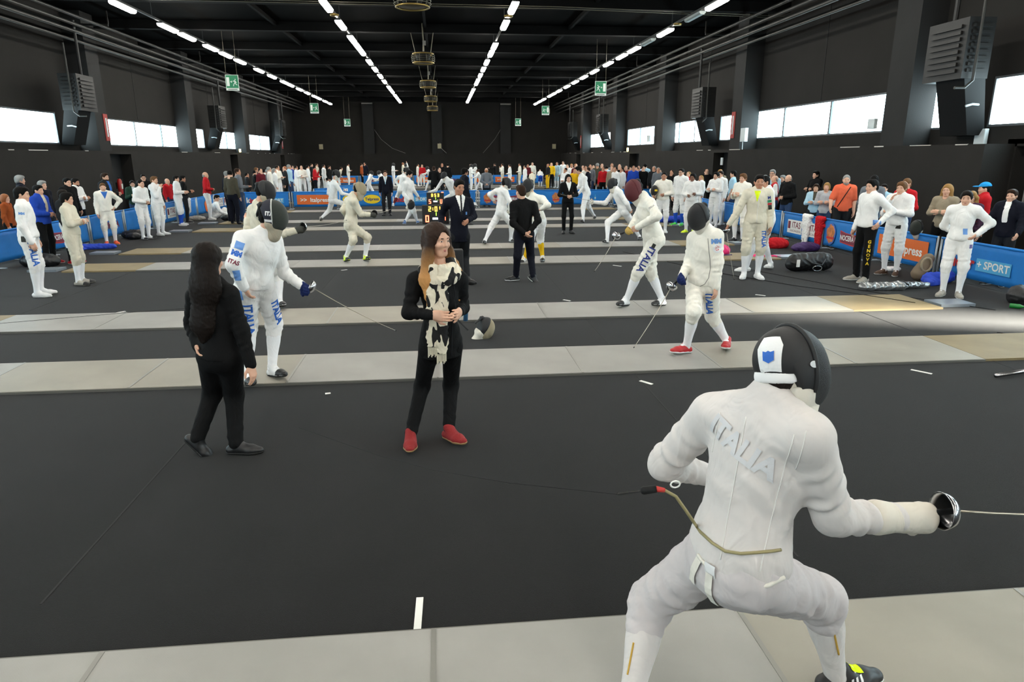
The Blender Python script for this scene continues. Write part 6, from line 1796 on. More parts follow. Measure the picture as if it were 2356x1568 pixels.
STANDING = [
    {'yaw': 75, 'label': 'bare-headed fencer with blue thigh lettering standing side-on at the far left', 'outfit': 'fence', 'hair': ('short', 'black'), 'la': 'down', 'ra': 'down', 'shoes': 'white', 'lod': 1, 'twist': 0.1, 'h': 1.77, 'at': (-6.607, 11.599)},
    {'yaw': 80, 'label': 'fencer in ivory with folded arms at the left', 'outfit': 'fence', 'hair': ('full', 'black'), 'la': 'cross', 'ra': 'cross', 'shoes': 'grey', 'bottom': 'ivory', 'sole': 'b', 'h': 1.627, 'top': 'ivory', 'at': (-6.455, 12.593)},
    {'yaw': 95, 'label': 'dark-haired fencer with blue jacket and red shoes between the two at far left', 'outfit': 'coat', 'hair': ('short', 'black'), 'inner': 'ivory', 'bottom': 'black', 'shoes': 'red', 'la': 'front', 'ra': 'front', 'h': 1.66, 'top': 'blue', 'at': (-8.339, 15.235)},
    {'yaw': 90, 'label': 'dark-haired person mostly hidden behind the arms-folded fencer', 'outfit': 'fence', 'hair': ('short', 'dark'), 'socks': 'black', 'shoes': 'red', 'h': 1.56, 'top': 'charcoal', 'at': (-7.878, 15.242)},
    {'yaw': 150, 'label': 'fencer with open collar, hand on hip and orange shoes at left', 'outfit': 'fence', 'hair': ('short', 'light'), 'la': 'hip', 'ra': 'down', 'shoes': 'orange', 'bottom': 'offwhite', 'inner_': 'blueshirt', 'h': 1.575, 'top': 'offwhite', 'at': (-8.595, 18.581)},
    {'yaw': 110, 'label': 'smiling fencer leaning forward holding a glove at left', 'outfit': 'fence', 'hair': ('crop', 'dark'), 'la': 'front', 'ra': 'front', 'shoes': 'white', 'sole': 'b', 'lean': 0.12, 'h': 1.623, 'at': (-8.169, 19.676)},
    {'yaw': 100, 'label': 'fair-haired fencer touching his mouth at left', 'outfit': 'fence', 'hair': ('short', 'light'), 'la': 'down', 'ra': 'chin', 'shoes': 'white', 'h': 1.683, 'at': (-8.142, 20.631)},
    {'yaw': 80, 'label': 'fencer in blue socks by the left barrier', 'outfit': 'fence', 'hair': ('short', 'dark'), 'la': 'bend', 'ra': 'bend', 'socks': 'bluesock', 'shoes': 'white', 'h': 1.629, 'at': (-8.582, 23.482)},
    {'yaw': 75, 'label': 'bald fencer in a red jacket at the left', 'outfit': 'fence', 'hair': ('bald', 'grey'), 'la': 'front', 'ra': 'front', 'shoes': 'white', 'hem': 0.12, 'h': 1.693, 'top': 'red', 'at': (-8.305, 25.491)},
    {'h': 1.439, 'yaw': 80, 'label': 'ginger-haired person in rust brown cut by the left edge', 'outfit': 'casual', 'hair': ('bob', 'ginger'), 'bottom': 'black', 'fem': True, 'top': 'rust', 'at': (-9.523, 16.112)},
    {'h': 1.78, 'yaw': 60, 'label': 'grey-haired man in a white and navy jacket behind the left barrier', 'outfit': 'coat', 'hair': ('full', 'grey'), 'bottom': 'denim', 'top': 'navy', 'at': (-10.484, 18.464)},
    {'h': 1.677, 'yaw': 100, 'label': 'grey-haired man in dark jacket behind the left barrier', 'outfit': 'coat', 'hair': ('short', 'grey'), 'bottom': 'charcoal', 'top': 'navy', 'at': (-9.516, 17.592)},
    {'h': 1.704, 'yaw': 110, 'label': 'man in dark clothes half hidden by the tracksuited man', 'outfit': 'coat', 'hair': ('short', 'black'), 'bottom': 'black', 'top': 'black', 'at': (-9.526, 18.746)},
    {'h': 1.677, 'yaw': 95, 'label': 'bearded man in a white and navy tracksuit with folded arms', 'outfit': 'coat', 'hair': ('short', 'black'), 'beard': 'black', 'bottom': 'black', 'la': 'cross', 'ra': 'cross', 'skin': 'b', 'top': 'white', 'at': (-9.601, 19.292)},
    {'h': 1.78, 'yaw': 100, 'label': 'tall bearded man in a dark grey jacket behind the left barrier', 'outfit': 'coat', 'hair': ('short', 'brown'), 'beard': 'brown', 'inner': 'blueshirt', 'bottom': 'black', 'la': 'bend', 'ra': 'bend', 'top': 'charcoal', 'at': (-9.526, 20.78)},
    {'h': 1.504, 'yaw': 150, 'label': 'curly-haired youth in dark green holding a bottle', 'outfit': 'coat', 'hair': ('full', 'dark'), 'inner': 'white', 'bottom': 'denim', 'ra': 'phone', 'top': 'green', 'at': (-9.501, 22.444)},
    {'h': 1.677, 'yaw': 150, 'label': 'man in glasses and black behind the left barrier', 'outfit': 'coat', 'hair': ('short', 'dark'), 'glasses': True, 'bottom': 'black', 'top': 'black', 'at': (-9.53, 23.363)},
    {'h': 1.485, 'yaw': 110, 'label': 'bald person in white and red half hidden at left', 'outfit': 'casual', 'hair': ('bald', 'grey'), 'bottom': 'denim', 'top': 'red', 'at': (-9.522, 25.236)},
    {'yaw': 70, 'label': 'man in black leaning on the left barrier', 'outfit': 'casual', 'hair': ('short', 'black'), 'bottom': 'charcoal', 'skin': 'b', 'la': 'bend', 'ra': 'bend', 'h': 1.601, 'top': 'black', 'at': (-8.762, 24.563)},
    {'yaw': 205, 'label': 'fencer with a striped mask under his arm', 'outfit': 'fence', 'hair': ('crop', 'black'), 'skin': 'b', 'ra': 'mask', 'la': 'front', 'shoes': 'white', 'h': 1.753, 'top': 'offwhite', 'at': (6.382, 19.536)},
    {'yaw': 230, 'label': 'tall fencer in glasses with blue socks and green shoes', 'outfit': 'fence', 'hair': ('short', 'dark'), 'glasses': True, 'socks': 'bluesock', 'shoes': 'green', 'h': 1.821, 'at': (7.575, 21.455)},
    {'yaw': 220, 'label': 'dark-skinned fencer holding a blue weapon, behind the black mask', 'outfit': 'fence', 'hair': ('full', 'black'), 'skin': 'c', 'la': 'bend', 'ra': 'front', 'shoes': 'neon', 'h': 1.718, 'at': (7.164, 19.322)},
    {'yaw': 235, 'label': 'dark-haired fencer with folded arms beside the bottle-printed barrier', 'outfit': 'fence', 'hair': ('full', 'black'), 'la': 'cross', 'ra': 'cross', 'shoes': 'white', 'h': 1.717, 'at': (8.46, 20.79)},
    {'yaw': 235, 'label': 'brown-haired fencer standing behind the arms-folded fencer at right', 'outfit': 'fence', 'hair': ('short', 'brown'), 'shoes': 'white', 'h': 1.739, 'at': (8.92, 21.573)},
    {'yaw': 235, 'label': 'fair-haired fencer looking down at his hands', 'outfit': 'fence', 'hair': ('full', 'light'), 'la': 'phone', 'ra': 'phone', 'shoes': 'black', 'bottom': 'offwhite', 'h': 1.766, 'top': 'offwhite', 'at': (7.703, 17.169)},
    {'yaw': 195, 'label': 'fencer with a neon collar and sleeve patches holding an epee down', 'outfit': 'fence', 'hair': ('short', 'black'), 'skin': 'b', 'la': 'down', 'ra': ((0.12, 0.02, -0.27), (0.26, 0.08, -0.5)), 'shoes': 'white', 'bottom': 'ivory', 'h': 1.891, 'top': 'ivory', 'at': (5.624, 11.877)},
    {'yaw': 262, 'label': 'fencer in a white jacket and navy trousers with yellow lettering, hand on hip', 'outfit': 'fence', 'trousers': 'black', 'hair': ('short', 'black'), 'la': ((0.1, -0.2, -0.2), (0.09, 0.0, -0.39)), 'ra': 'down', 'shoes': 'grey', 'h': 1.814, 'at': (7.447, 11.353)},
    {'yaw': 238, 'label': 'fencer with a hand raised to his chin, before the orange panel at right', 'outfit': 'fence', 'hair': ('full', 'light'), 'ra': 'chin', 'la': 'cross', 'shoes': 'brown', 'h': 1.744, 'at': (8.401, 11.939)},
    {'yaw': 222, 'label': 'young fencer with a hand on his hip and blue badge, nearest on the right side', 'outfit': 'fence', 'hair': ('full', 'dark'), 'la': 'hip', 'ra': 'behind', 'shoes': 'grey', 'h': 1.679, 'at': (8.061, 9.91)},
    {'h': 1.735, 'yaw': 300, 'label': 'man in a white T-shirt seen from behind at right', 'outfit': 'casual', 'hair': ('short', 'black'), 'bottom': 'denim', 'sleeve': 0.3, 'w': 1.05, 'top': 'lightblue', 'at': (9.524, 21.991)},
    {'h': 1.657, 'yaw': 290, 'label': 'balding man in a red waistcoat with white sleeves', 'outfit': 'casual', 'hair': ('bald', 'grey'), 'bottom': 'denim', 'w': 1.1, 'la': 'bend', 'ra': 'bend', 'top': 'red', 'at': (9.522, 19.104)},
    {'h': 1.816, 'yaw': 220, 'label': 'tall grey-haired man in glasses above the red waistcoat', 'outfit': 'casual', 'hair': ('short', 'grey'), 'glasses': True, 'bottom': 'denim', 'top': 'lightblue', 'at': (9.689, 19.624)},
    {'h': 1.636, 'yaw': 230, 'label': 'grey-haired man half hidden by the walking fencer at right', 'outfit': 'casual', 'hair': ('short', 'grey'), 'bottom': 'denim', 'top': 'lightblue', 'at': (9.736, 20.155)},
    {'h': 1.694, 'yaw': 250, 'label': 'bald man in a black jacket bowing his head', 'outfit': 'coat', 'hair': ('bald', 'grey'), 'bottom': 'denim', 'la': 'front', 'ra': 'front', 'pitch': -20, 'top': 'black', 'at': (9.542, 18.357)},
    {'h': 1.639, 'yaw': 240, 'label': 'man with grey hair just left of the bald man in black', 'outfit': 'coat', 'hair': ('short', 'grey'), 'bottom': 'black', 'top': 'charcoal', 'at': (10.181, 19.923)},
    {'h': 1.763, 'yaw': 260, 'label': 'man in black leaning on the wall behind the two women', 'outfit': 'coat', 'hair': ('short', 'black'), 'bottom': 'black', 'la': 'cross', 'ra': 'cross', 'top': 'black', 'at': (11.163, 19.825)},
    {'h': 1.506, 'yaw': 215, 'label': 'curly-haired woman in light blue with a dark scarf and folded arms', 'outfit': 'casual', 'hair': ('curly', 'brown'), 'fem': True, 'inner': 'olive', 'bottom': 'charcoal', 'la': 'cross', 'ra': 'cross', 'top': 'lightblue', 'at': (9.512, 16.843)},
    {'h': 1.556, 'yaw': 220, 'label': 'woman with short fair hair in silver grey, arms folded', 'outfit': 'casual', 'hair': ('bob', 'blond'), 'fem': True, 'bottom': 'denim', 'la': 'cross', 'ra': 'cross', 'top': 'silver', 'at': (9.507, 16.34)},
    {'h': 1.769, 'yaw': 205, 'label': 'stout grey-bearded man in an orange polo shirt', 'outfit': 'casual', 'hair': ('crop', 'grey'), 'beard': 'grey', 'bottom': 'charcoal', 'sleeve': 0.3, 'w': 1.18, 'ra': 'rail', 'la': 'down', 'top': 'orange', 'at': (9.516, 15.559)},
    {'h': 1.781, 'yaw': 40, 'label': 'dark-haired man in grey with his back turned at right', 'outfit': 'casual', 'hair': ('full', 'black'), 'bottom': 'denim', 'top': 'grey', 'at': (9.528, 14.514)},
    {'h': 1.581, 'yaw': 222, 'label': 'boy in a pale blue zipped jacket', 'outfit': 'coat', 'hair': ('short', 'dark'), 'bottom': 'navy', 'top': 'lightblue', 'at': (9.975, 14.786)},
    {'h': 1.758, 'yaw': 250, 'label': 'man in a bright red sweater and jeans', 'outfit': 'casual', 'hair': ('crop', 'light'), 'bottom': 'denim', 'la': 'front', 'ra': 'front', 'top': 'red', 'at': (9.506, 13.374)},
    {'h': 1.684, 'yaw': 235, 'label': 'woman with long blond hair in a beige cardigan', 'outfit': 'casual', 'hair': ('long', 'blond'), 'fem': True, 'bottom': 'black', 'la': 'cross', 'ra': 'cross', 'top': 'beige', 'at': (9.509, 12.198)},
    {'h': 1.58, 'yaw': 235, 'label': 'woman with curly fair hair and glasses in purple', 'outfit': 'casual', 'hair': ('curly', 'blond'), 'glasses': True, 'fem': True, 'bottom': 'black', 'top': 'purple', 'at': (9.547, 11.612)},
    {'h': 1.719, 'yaw': 295, 'label': 'man in a red hooded top and blue cap', 'outfit': 'coat', 'hair': ('crop', 'black'), 'cap': True, 'bottom': 'black', 'top': 'red', 'at': (10.054, 11.937)},
    {'h': 1.657, 'yaw': 245, 'label': 'young man in a dark jacket over white leaning on the barrier at the right edge', 'outfit': 'coat', 'hair': ('short', 'brown'), 'inner': 'white', 'bottom': 'charcoal', 'la': 'rail', 'ra': 'rail', 'top': 'navy', 'at': (9.575, 10.753)},
    {'yaw': 180, 'label': 'referee in a dark suit, light tie and glasses facing the viewer mid-hall', 'outfit': 'suit', 'hair': ('short', 'brown'), 'glasses': True, 'bottom': 'charcoal', 'shoes': 'black', 'tie': 'lightblue', 'sole': 'b', 'res': 0.02, 'h': 1.695, 'top': 'navy', 'at': (-2.128, 26.623)},
    {'yaw': 178, 'label': 'woman in a black trouser suit with long dark hair, hands joined, mid-hall', 'outfit': 'suit', 'fem': True, 'hair': ('longfront', 'black'), 'bottom': 'black', 'shoes': 'black', 'sole': 'b', 'la': 'front', 'ra': 'front', 'slim': 0.9, 'res': 0.018, 'hem_': 'x', 'h': 1.703, 'top': 'black', 'at': (3.598, 19.645)},
    {'h': 1.84, 'yaw': 70, 'label': 'man in a dark suit just behind the suited man by the scoreboards', 'outfit': 'suit', 'hair': ('full', 'black'), 'bottom': 'charcoal', 'shoes': 'black', 'skin': 'b', 'sole': 'b', 'res': 0.02, 'top': 'navy', 'at': (0.717, 22.375)},
    {'h': 1.7, 'yaw': 0, 'label': 'balding man in a grey suit with hands behind his back beyond the barrier', 'outfit': 'suit', 'hair': ('bald', 'ginger'), 'bottom': 'charcoal', 'shoes': 'black', 'shirt': False, 'la': 'behind', 'ra': 'behind', 'res': 0.022, 'sole': 'b', 'top': 'grey', 'at': (1.967, 30.831)},
    {'h': 1.75, 'yaw': 5, 'label': 'broad man in a black suit seen from behind, beyond the barrier', 'outfit': 'suit', 'hair': ('short', 'brown'), 'bottom': 'black', 'shoes': 'black', 'shirt': False, 'la': 'front', 'ra': 'front', 'res': 0.022, 'sole': 'b', 'top': 'black', 'at': (-0.37, 33.286)},
]
FAR = [
    (-6.94, 23.73, 1.78, 20, 'casual', 'olive', 'navy', ('full', 'black'), 'down', 'down', 'man in an olive jacket with a grey rucksack, left end of the far crowd', {}),
    (-6.84, 24.23, 1.834, 60, 'casual', 'grey', 'denim', ('short', 'brown'), 'bend', 'bend', 'man in grey with blue sleeve beside the rucksack wearer', {}),
    (-7.28, 24.52, 1.738, 40, 'casual', 'navy', 'navy', ('short', 'grey'), 'down', 'down', 'person in navy behind the rucksack wearer', {}),
    (-8.39, 31.06, 1.526, 70, 'casual', 'charcoal', 'black', ('short', 'black'), 'down', 'down', 'boy in dark clothes left of the far crowd', {}),
    (-8.17, 31.52, 1.619, 70, 'casual', 'black', 'black', ('short', 'black'), 'bend', 'bend', 'man in a shiny black jacket left of the far crowd', {}),
    (-8.22, 32.05, 1.746, 90, 'casual', 'charcoal', 'black', ('crop', 'light'), 'down', 'down', 'tall man behind the shiny black jacket', {}),
    (-7.79, 31.01, 1.718, 120, 'casual', 'maroon', 'black', ('short', 'dark'), 'down', 'down', 'dark-haired man in maroon in the left far crowd', {}),
    (-8.0, 32.51, 1.666, 50, 'fence', 'white', 'white', ('short', 'black'), 'down', 'down', 'person in a white coat seen from behind in the left far crowd', {}),
    (-7.53, 31.45, 1.774, 70, 'casual', 'offwhite', 'black', ('bald', 'grey'), 'down', 'down', 'bald man in white in the left far crowd', {}),
    (-7.72, 31.92, 1.656, 60, 'casual', 'grey', 'black', ('short', 'grey'), 'down', 'down', 'grey-haired man in a grey waistcoat in the left far crowd', {}),
    (-7.64, 32.86, 1.687, 80, 'fence', 'white', 'white', ('bob', 'grey'), 'down', 'down', 'grey-haired woman in white in the left far crowd', {}),
    (-7.61, 33.38, 1.815, 110, 'fence', 'offwhite', 'white', ('short', 'dark'), 'cross', 'cross', 'tall fencer with a dark strap in the left far crowd', {}),
    (-7.38, 33.87, 1.759, 250, 'casual', 'charcoal', 'black', ('bald', 'ginger'), 'down', 'down', 'bald man in a dark jacket in the left far crowd', {}),
    (-7.33, 34.57, 1.84, 100, 'casual', 'lightblue', 'denim', ('short', 'grey'), 'down', 'down', 'white-haired man behind the bald dark-jacketed man', {}),
    (-8.05, 38.68, 1.74, 90, 'casual', 'blue', 'white', ('short', 'brown'), 'down', 'down', 'person in blue and white stripes in the left far crowd', {}),
    (-7.64, 37.69, 1.74, 80, 'fence', 'white', 'white', ('short', 'dark'), 'cross', 'cross', 'fencer with folded arms in the left far crowd', {}),
    (-7.51, 38.52, 1.74, 170, 'fence', 'offwhite', 'white', ('short', 'brown'), 'front', 'front', 'fencer facing the viewer in the left far crowd', {}),
    (-7.67, 41.1, 1.72, 70, 'fence', 'white', 'white', ('full', 'black'), 'down', 'down', 'dark-haired fencer with hands down left of the red jacket', {}),
    (-8.64, 47.71, 1.74, 100, 'casual', 'charcoal', 'black', ('short', 'brown'), 'down', 'down', 'man behind, between the white fencers and red jacket', {}),
    (-6.76, 38.11, 1.72, 80, 'casual', 'red', 'navy', ('full', 'black'), 'chin', 'bend', 'person in a red jacket and navy trousers in the far crowd', {}),
    (-8.17, 46.95, 1.76, 100, 'fence', 'ivory', 'white', ('short', 'brown'), 'down', 'down', 'pale-dressed fencer behind the red jacket', {}),
    (-7.27, 44.14, 1.72, 100, 'fence', 'white', 'white', ('short', 'dark'), 'down', 'down', 'white fencer right of the red jacket in the far crowd', {}),
    (-6.85, 43.63, 1.66, 100, 'casual', 'black', 'black', ('short', 'brown'), 'down', 'down', 'man in black near the far barrier, left', {}),
    (-6.38, 39.73, 1.05, 60, 'fence', 'white', 'white', ('short', 'black'), 'front', 'front', 'fencer crouching behind the orange press panel', {}),
    (-6.63, 46.1, 1.6, 80, 'fence', 'ivory', 'white', ('short', 'brown'), 'front', 'front', 'small fencer bending near the distant barrier, left', {'bend': 0.35}),
    (-6.95, 52.98, 1.68, 90, 'fence', 'offwhite', 'white', ('short', 'dark'), 'cross', 'cross', 'fencer with folded arms at the distant barrier, left', {}),
    (-5.92, 52.64, 1.68, 90, 'casual', 'rust', 'black', ('short', 'brown'), 'down', 'down', 'person in rust brown against the far wall', {}),
    (-5.9, 54.86, 1.738, 200, 'casual', 'navy', 'navy', ('short', 'black'), 'down', 'down', 'person in navy against the far wall', {}),
    (-3.74, 36.62, 1.5, 80, 'fence', 'white', 'white', ('short', 'black'), 'fwd', 'back', 'masked fencer lunging beyond the barrier, left', {'mask': {}, 'bend': 0.2, 'step': 0.3}),
    (-3.11, 37.33, 1.55, 260, 'fence', 'white', 'white', ('short', 'black'), 'fwd', 'fwd', 'masked fencer crouched beyond the barrier, beside the referee', {'mask': {}, 'bend': 0.4, 'step': 0.3}),
    (-3.59, 52.51, 1.72, 100, 'fence', 'white', 'white', ('short', 'black'), 'bend', 'bend', 'masked fencer standing tall left of the walking fencer', {'mask': {}}),
    (-3.04, 55.86, 1.72, 80, 'fence', 'ivory', 'ivory', ('short', 'ginger'), 'bend', 'bend', 'ivory fencer behind the masked ones', {}),
    (-2.45, 49.52, 1.7, 250, 'fence', 'white', 'white', ('short', 'black'), 'up', 'bend', 'masked fencer in white left of the scoreboards', {'mask': {}}),
    (-1.76, 52.1, 1.64, 100, 'fence', 'offwhite', 'white', ('short', 'dark'), 'down', 'down', 'slim fencer standing left of the scoreboards', {}),
    (-1.41, 51.03, 1.62, 180, 'casual', 'red', 'white', ('short', 'brown'), 'down', 'down', 'person in red left of the scoreboards', {}),
    (-0.79, 44.47, 1.6, 270, 'fence', 'white', 'white', ('short', 'black'), 'fwd', 'back', 'masked fencer kneeling left of the broad black suit', {'mask': {}, 'bend': 0.2, 'step': 0.3}),
    (-0.11, 34.51, 1.66, 180, 'casual', 'black', 'charcoal', ('short', 'brown'), 'down', 'down', 'man in glasses and dark suit right of the broad black suit', {}),
    (0.03, 47.56, 1.74, 180, 'casual', 'black', 'black', ('short', 'brown'), 'down', 'down', 'tall dark-suited man behind the scoreboards', {}),
    (0.41, 46.61, 1.72, 20, 'casual', 'black', 'black', ('short', 'black'), 'down', 'down', 'dark-suited man with his back turned, above the upper scoreboard', {}),
    (1.88, 45.41, 1.7, 80, 'fence', 'white', 'white', ('short', 'black'), 'fwd', 'bend', 'masked fencer embracing another beyond the barrier', {'mask': {}}),
    (2.22, 46.0, 1.72, 270, 'fence', 'white', 'white', ('short', 'black'), 'fwd', 'bend', 'second masked fencer of the embracing pair', {'mask': {}}),
    (2.23, 41.42, 1.48, 270, 'fence', 'white', 'white', ('short', 'brown'), 'fwd', 'down', 'fencer crouching beside the grey-suited man', {'bend': 0.3, 'step': 0.3}),
    (4.31, 56.7, 1.62, 270, 'casual', 'black', 'black', ('short', 'dark'), 'fwd', 'down', 'man in black pointing, against the far wall', {}),
    (4.44, 51.09, 1.66, 260, 'fence', 'offwhite', 'ivory', ('short', 'dark'), 'chin', 'chin', 'pale fencer with raised hands at the distant barrier', {}),
    (4.41, 45.17, 1.68, 270, 'fence', 'white', 'white', ('short', 'dark'), 'front', 'front', 'fencer looking down at the distant barrier', {}),
    (5.58, 49.75, 1.7, 270, 'fence', 'offwhite', 'ivory', ('short', 'dark'), 'front', 'front', 'ivory fencer left of the hooded group', {}),
    (4.93, 41.21, 1.66, 260, 'fence', 'white', 'white', ('short', 'black'), 'down', 'down', 'white fencer in front of the person in maroon', {}),
    (5.96, 48.26, 1.64, 180, 'casual', 'maroon', 'black', ('short', 'brown'), 'down', 'down', 'person in maroon near the distant barrier', {}),
    (6.44, 49.43, 1.76, 180, 'casual', 'offwhite', 'charcoal', ('short', 'brown'), 'down', 'down', 'tall person in white against the far wall, right', {}),
    (5.79, 44.4, 1.36, 0, 'fence', 'ivory', 'ivory', ('none', 'dark'), 'front', 'front', 'fencer bending over with his back to the viewer, left of two', {'bend': 0.6}),
    (7.21, 50.81, 1.36, 0, 'fence', 'white', 'blue', ('none', 'dark'), 'front', 'front', 'bending fencer in blue shorts, right of two', {'bend': 0.6}),
    (7.17, 46.84, 1.68, 250, 'casual', 'charcoal', 'yellow', ('full', 'ginger'), 'down', 'down', 'person in dark top and yellow at the right of the far floor', {}),
    (7.58, 47.92, 1.74, 200, 'casual', 'yellow', 'black', ('long', 'blond'), 'down', 'down', 'blond person in yellow at the right of the far floor', {}),
    (8.02, 48.19, 1.78, 230, 'fence', 'lightblue', 'lightblue', ('short', 'dark'), 'down', 'down', 'pale blue fencer, left edge of the right far crowd', {}),
    (8.52, 48.6, 1.84, 200, 'fence', 'white', 'white', ('short', 'dark'), 'down', 'down', 'tallest fencer at the left of the right far crowd', {}),
    (5.79, 32.37, 1.66, 230, 'fence', 'white', 'white', ('short', 'black'), 'front', 'front', "dark-haired fencer left of the suited woman's head", {}),
    (7.08, 38.95, 1.74, 200, 'fence', 'offwhite', 'white', ('short', 'dark'), 'down', 'down', "fencer behind the suited woman's head", {}),
    (7.22, 38.47, 1.78, 180, 'fence', 'white', 'white', ('short', 'blond'), 'down', 'down', 'fair-haired fencer in the right far crowd', {}),
    (7.09, 36.57, 1.8, 160, 'casual', 'maroon', 'black', ('short', 'ginger'), 'down', 'down', 'person in maroon in the right far crowd', {}),
    (6.26, 32.49, 1.616, 200, 'casual', 'yellow', 'black', ('short', 'brown'), 'down', 'down', 'person in an orange-yellow shirt by the bending fencer', {}),
    (7.17, 35.08, 1.74, 200, 'fence', 'white', 'white', ('short', 'black'), 'down', 'down', 'white fencer right of the yellow shirt', {}),
    (6.67, 32.03, 1.76, 180, 'fence', 'offwhite', 'white', ('short', 'brown'), 'down', 'down', 'fencer left of the dark-suited man in the right crowd', {}),
    (6.6, 31.05, 1.697, 300, 'casual', 'navy', 'navy', ('short', 'brown'), 'down', 'down', 'dark-suited man in the right far crowd', {}),
    (7.21, 33.53, 1.8, 190, 'casual', 'grey', 'denim', ('short', 'dark'), 'down', 'down', 'man behind the dark suit in the right crowd', {}),
    (7.86, 35.76, 1.74, 190, 'fence', 'white', 'white', ('short', 'brown'), 'down', 'down', 'fencer between the dark suit and the grey-haired man', {}),
    (7.95, 35.24, 1.843, 10, 'casual', 'olive', 'black', ('short', 'grey'), 'down', 'down', 'tall grey-haired man in an olive jacket seen from behind', {}),
    (8.89, 38.24, 1.8, 200, 'casual', 'charcoal', 'black', ('full', 'black'), 'down', 'down', 'dark-haired man behind the olive jacket', {}),
    (7.8, 33.19, 1.7, 200, 'casual', 'red', 'black', ('short', 'black'), 'down', 'down', 'person in red beside the olive jacket', {}),
    (8.31, 34.64, 1.72, 20, 'casual', 'lightblue', 'lightblue', ('short', 'dark'), 'down', 'down', 'person in a long white coat seen from behind at right', {}),
    (9.21, 37.24, 1.82, 180, 'casual', 'grey', 'black', ('short', 'black'), 'down', 'down', 'tall man at the back of the right crowd', {}),
    (7.87, 31.72, 1.74, 200, 'casual', 'beige', 'denim', ('short', 'light'), 'down', 'down', 'person in beige in the right crowd', {}),
    (7.87, 31.06, 1.711, 240, 'fence', 'white', 'white', ('full', 'dark'), 'down', 'down', "fencer above the on-guard fencer's mask", {}),
    (8.28, 31.97, 1.833, 200, 'casual', 'black', 'black', ('full', 'black'), 'down', 'down', 'tall dark-haired man in the right crowd', {}),
    (8.25, 31.42, 1.685, 240, 'fence', 'white', 'white', ('short', 'black'), 'down', 'down', 'fencer with orange at the neck in the right crowd', {}),
    (8.66, 32.28, 1.757, 190, 'casual', 'red', 'black', ('short', 'dark'), 'down', 'down', 'person in red at the back of the right crowd', {}),
    (8.81, 32.76, 1.642, 230, 'casual', 'navy', 'red', ('short', 'dark'), 'down', 'down', 'person in navy left of the maroon mask', {}),
    (8.68, 31.67, 1.706, 170, 'casual', 'maroon', 'black', ('short', 'brown'), 'down', 'down', 'man facing the viewer above the maroon mask', {}),
    (8.68, 31.03, 1.773, 200, 'casual', 'blue', 'denim', ('short', 'black'), 'down', 'down', 'man in blue in the right crowd', {}),
    (9.09, 31.91, 1.693, 240, 'fence', 'white', 'white', ('short', 'brown'), 'down', 'down', 'brown-haired fencer just above the maroon mask', {}),
    (9.29, 32.36, 1.746, 190, 'casual', 'blue', 'denim', ('short', 'black'), 'down', 'down', 'second man in blue in the right crowd', {}),
    (9.17, 31.16, 1.743, 190, 'casual', 'black', 'black', ('short', 'black'), 'down', 'down', 'dark-haired man beside the light blue shirt', {}),
    (9.65, 32.69, 1.558, 60, 'casual', 'charcoal', 'black', ('full', 'black'), 'bend', 'bend', 'youth in a dark waistcoat with bare arms in the right crowd', {}),
    (9.87, 33.19, 1.835, 20, 'casual', 'lightblue', 'denim', ('short', 'black'), 'down', 'down', 'tall man in a light blue shirt seen from behind', {}),
    (9.55, 30.74, 1.747, 200, 'casual', 'charcoal', 'black', ('short', 'grey'), 'down', 'down', 'grey-haired man behind the mask-carrying fencer', {}),
    (9.77, 31.19, 1.528, 220, 'casual', 'black', 'black', ('long', 'black'), 'down', 'down', 'woman with long black hair left of the mask-carrying fencer', {}),
    (9.5, 29.95, 1.702, 190, 'casual', 'grey', 'black', ('short', 'grey'), 'down', 'down', 'another grey-haired man at the back of the right crowd', {}),
    (10.1, 31.55, 1.577, 200, 'casual', 'black', 'black', ('short', 'black'), 'down', 'down', 'dark head behind the mask-carrying fencer', {}),
    (9.52, 28.16, 1.625, 230, 'casual', 'black', 'black', ('short', 'brown'), 'down', 'down', 'man in black left of the tall fencer in glasses', {}),
    (9.53, 26.2, 1.605, 240, 'casual', 'red', 'denim', ('bob', 'blond'), 'down', 'down', 'fair-haired woman in red behind the fencers at right', {}),
    (9.53, 24.88, 1.5, 250, 'casual', 'white', 'white', ('bob', 'blond'), 'down', 'down', 'fair-haired child in white behind the fencers at right', {}),
    (10.82, 27.68, 1.68, 200, 'casual', 'black', 'black', ('long', 'brown'), 'down', 'down', 'smiling girl with long dark hair at right', {}),
    (10.57, 25.64, 1.7, 200, 'casual', 'beige', 'denim', ('long', 'blond'), 'down', 'down', 'blond woman at the right wall', {}),
    (9.51, 23.0, 1.564, 220, 'casual', 'denim', 'denim', ('curly', 'brown'), 'down', 'down', 'curly-haired woman in denim at right', {}),
]
# ------------------------------------------------------------------ build the people
GLOVE = {'navyglove': cloth('glove_navy', srgb(28, 40, 84)), 'greyglove': cloth('glove_grey', srgb(70, 70, 66)), 'yellowglove': cloth('glove_yellow', srgb(190, 160, 90))}
BY = {}
for sp in PEOPLE:
    if 'mask' in sp:
        sp['mask'] = {k: globals()[v] for k, v in sp['mask'].items()}
    if 'glovem' in sp:
        sp['glovem'] = GLOVE[sp['glovem']]
    person(sp)
    BY[sp['id']] = sp
SB = {}
for sp in STANDING:
    kw = {k: sp[k] for k in ('lean', 'side', 'twist', 'step') if k in sp}
    sp['J'] = stand(sp['h'], sp['yaw'], sp.get('la', 'down'), sp.get('ra', 'down'), **kw)
    sp['face'] = (sp['yaw'], sp.get('pitch', -4))
    sp.setdefault('shoes', 'black')
    if sp['outfit'] in ('casual', 'coat', 'suit'):
        sp.setdefault('slim', 1.0)
    person(sp)
    SB[sp['label']] = sp
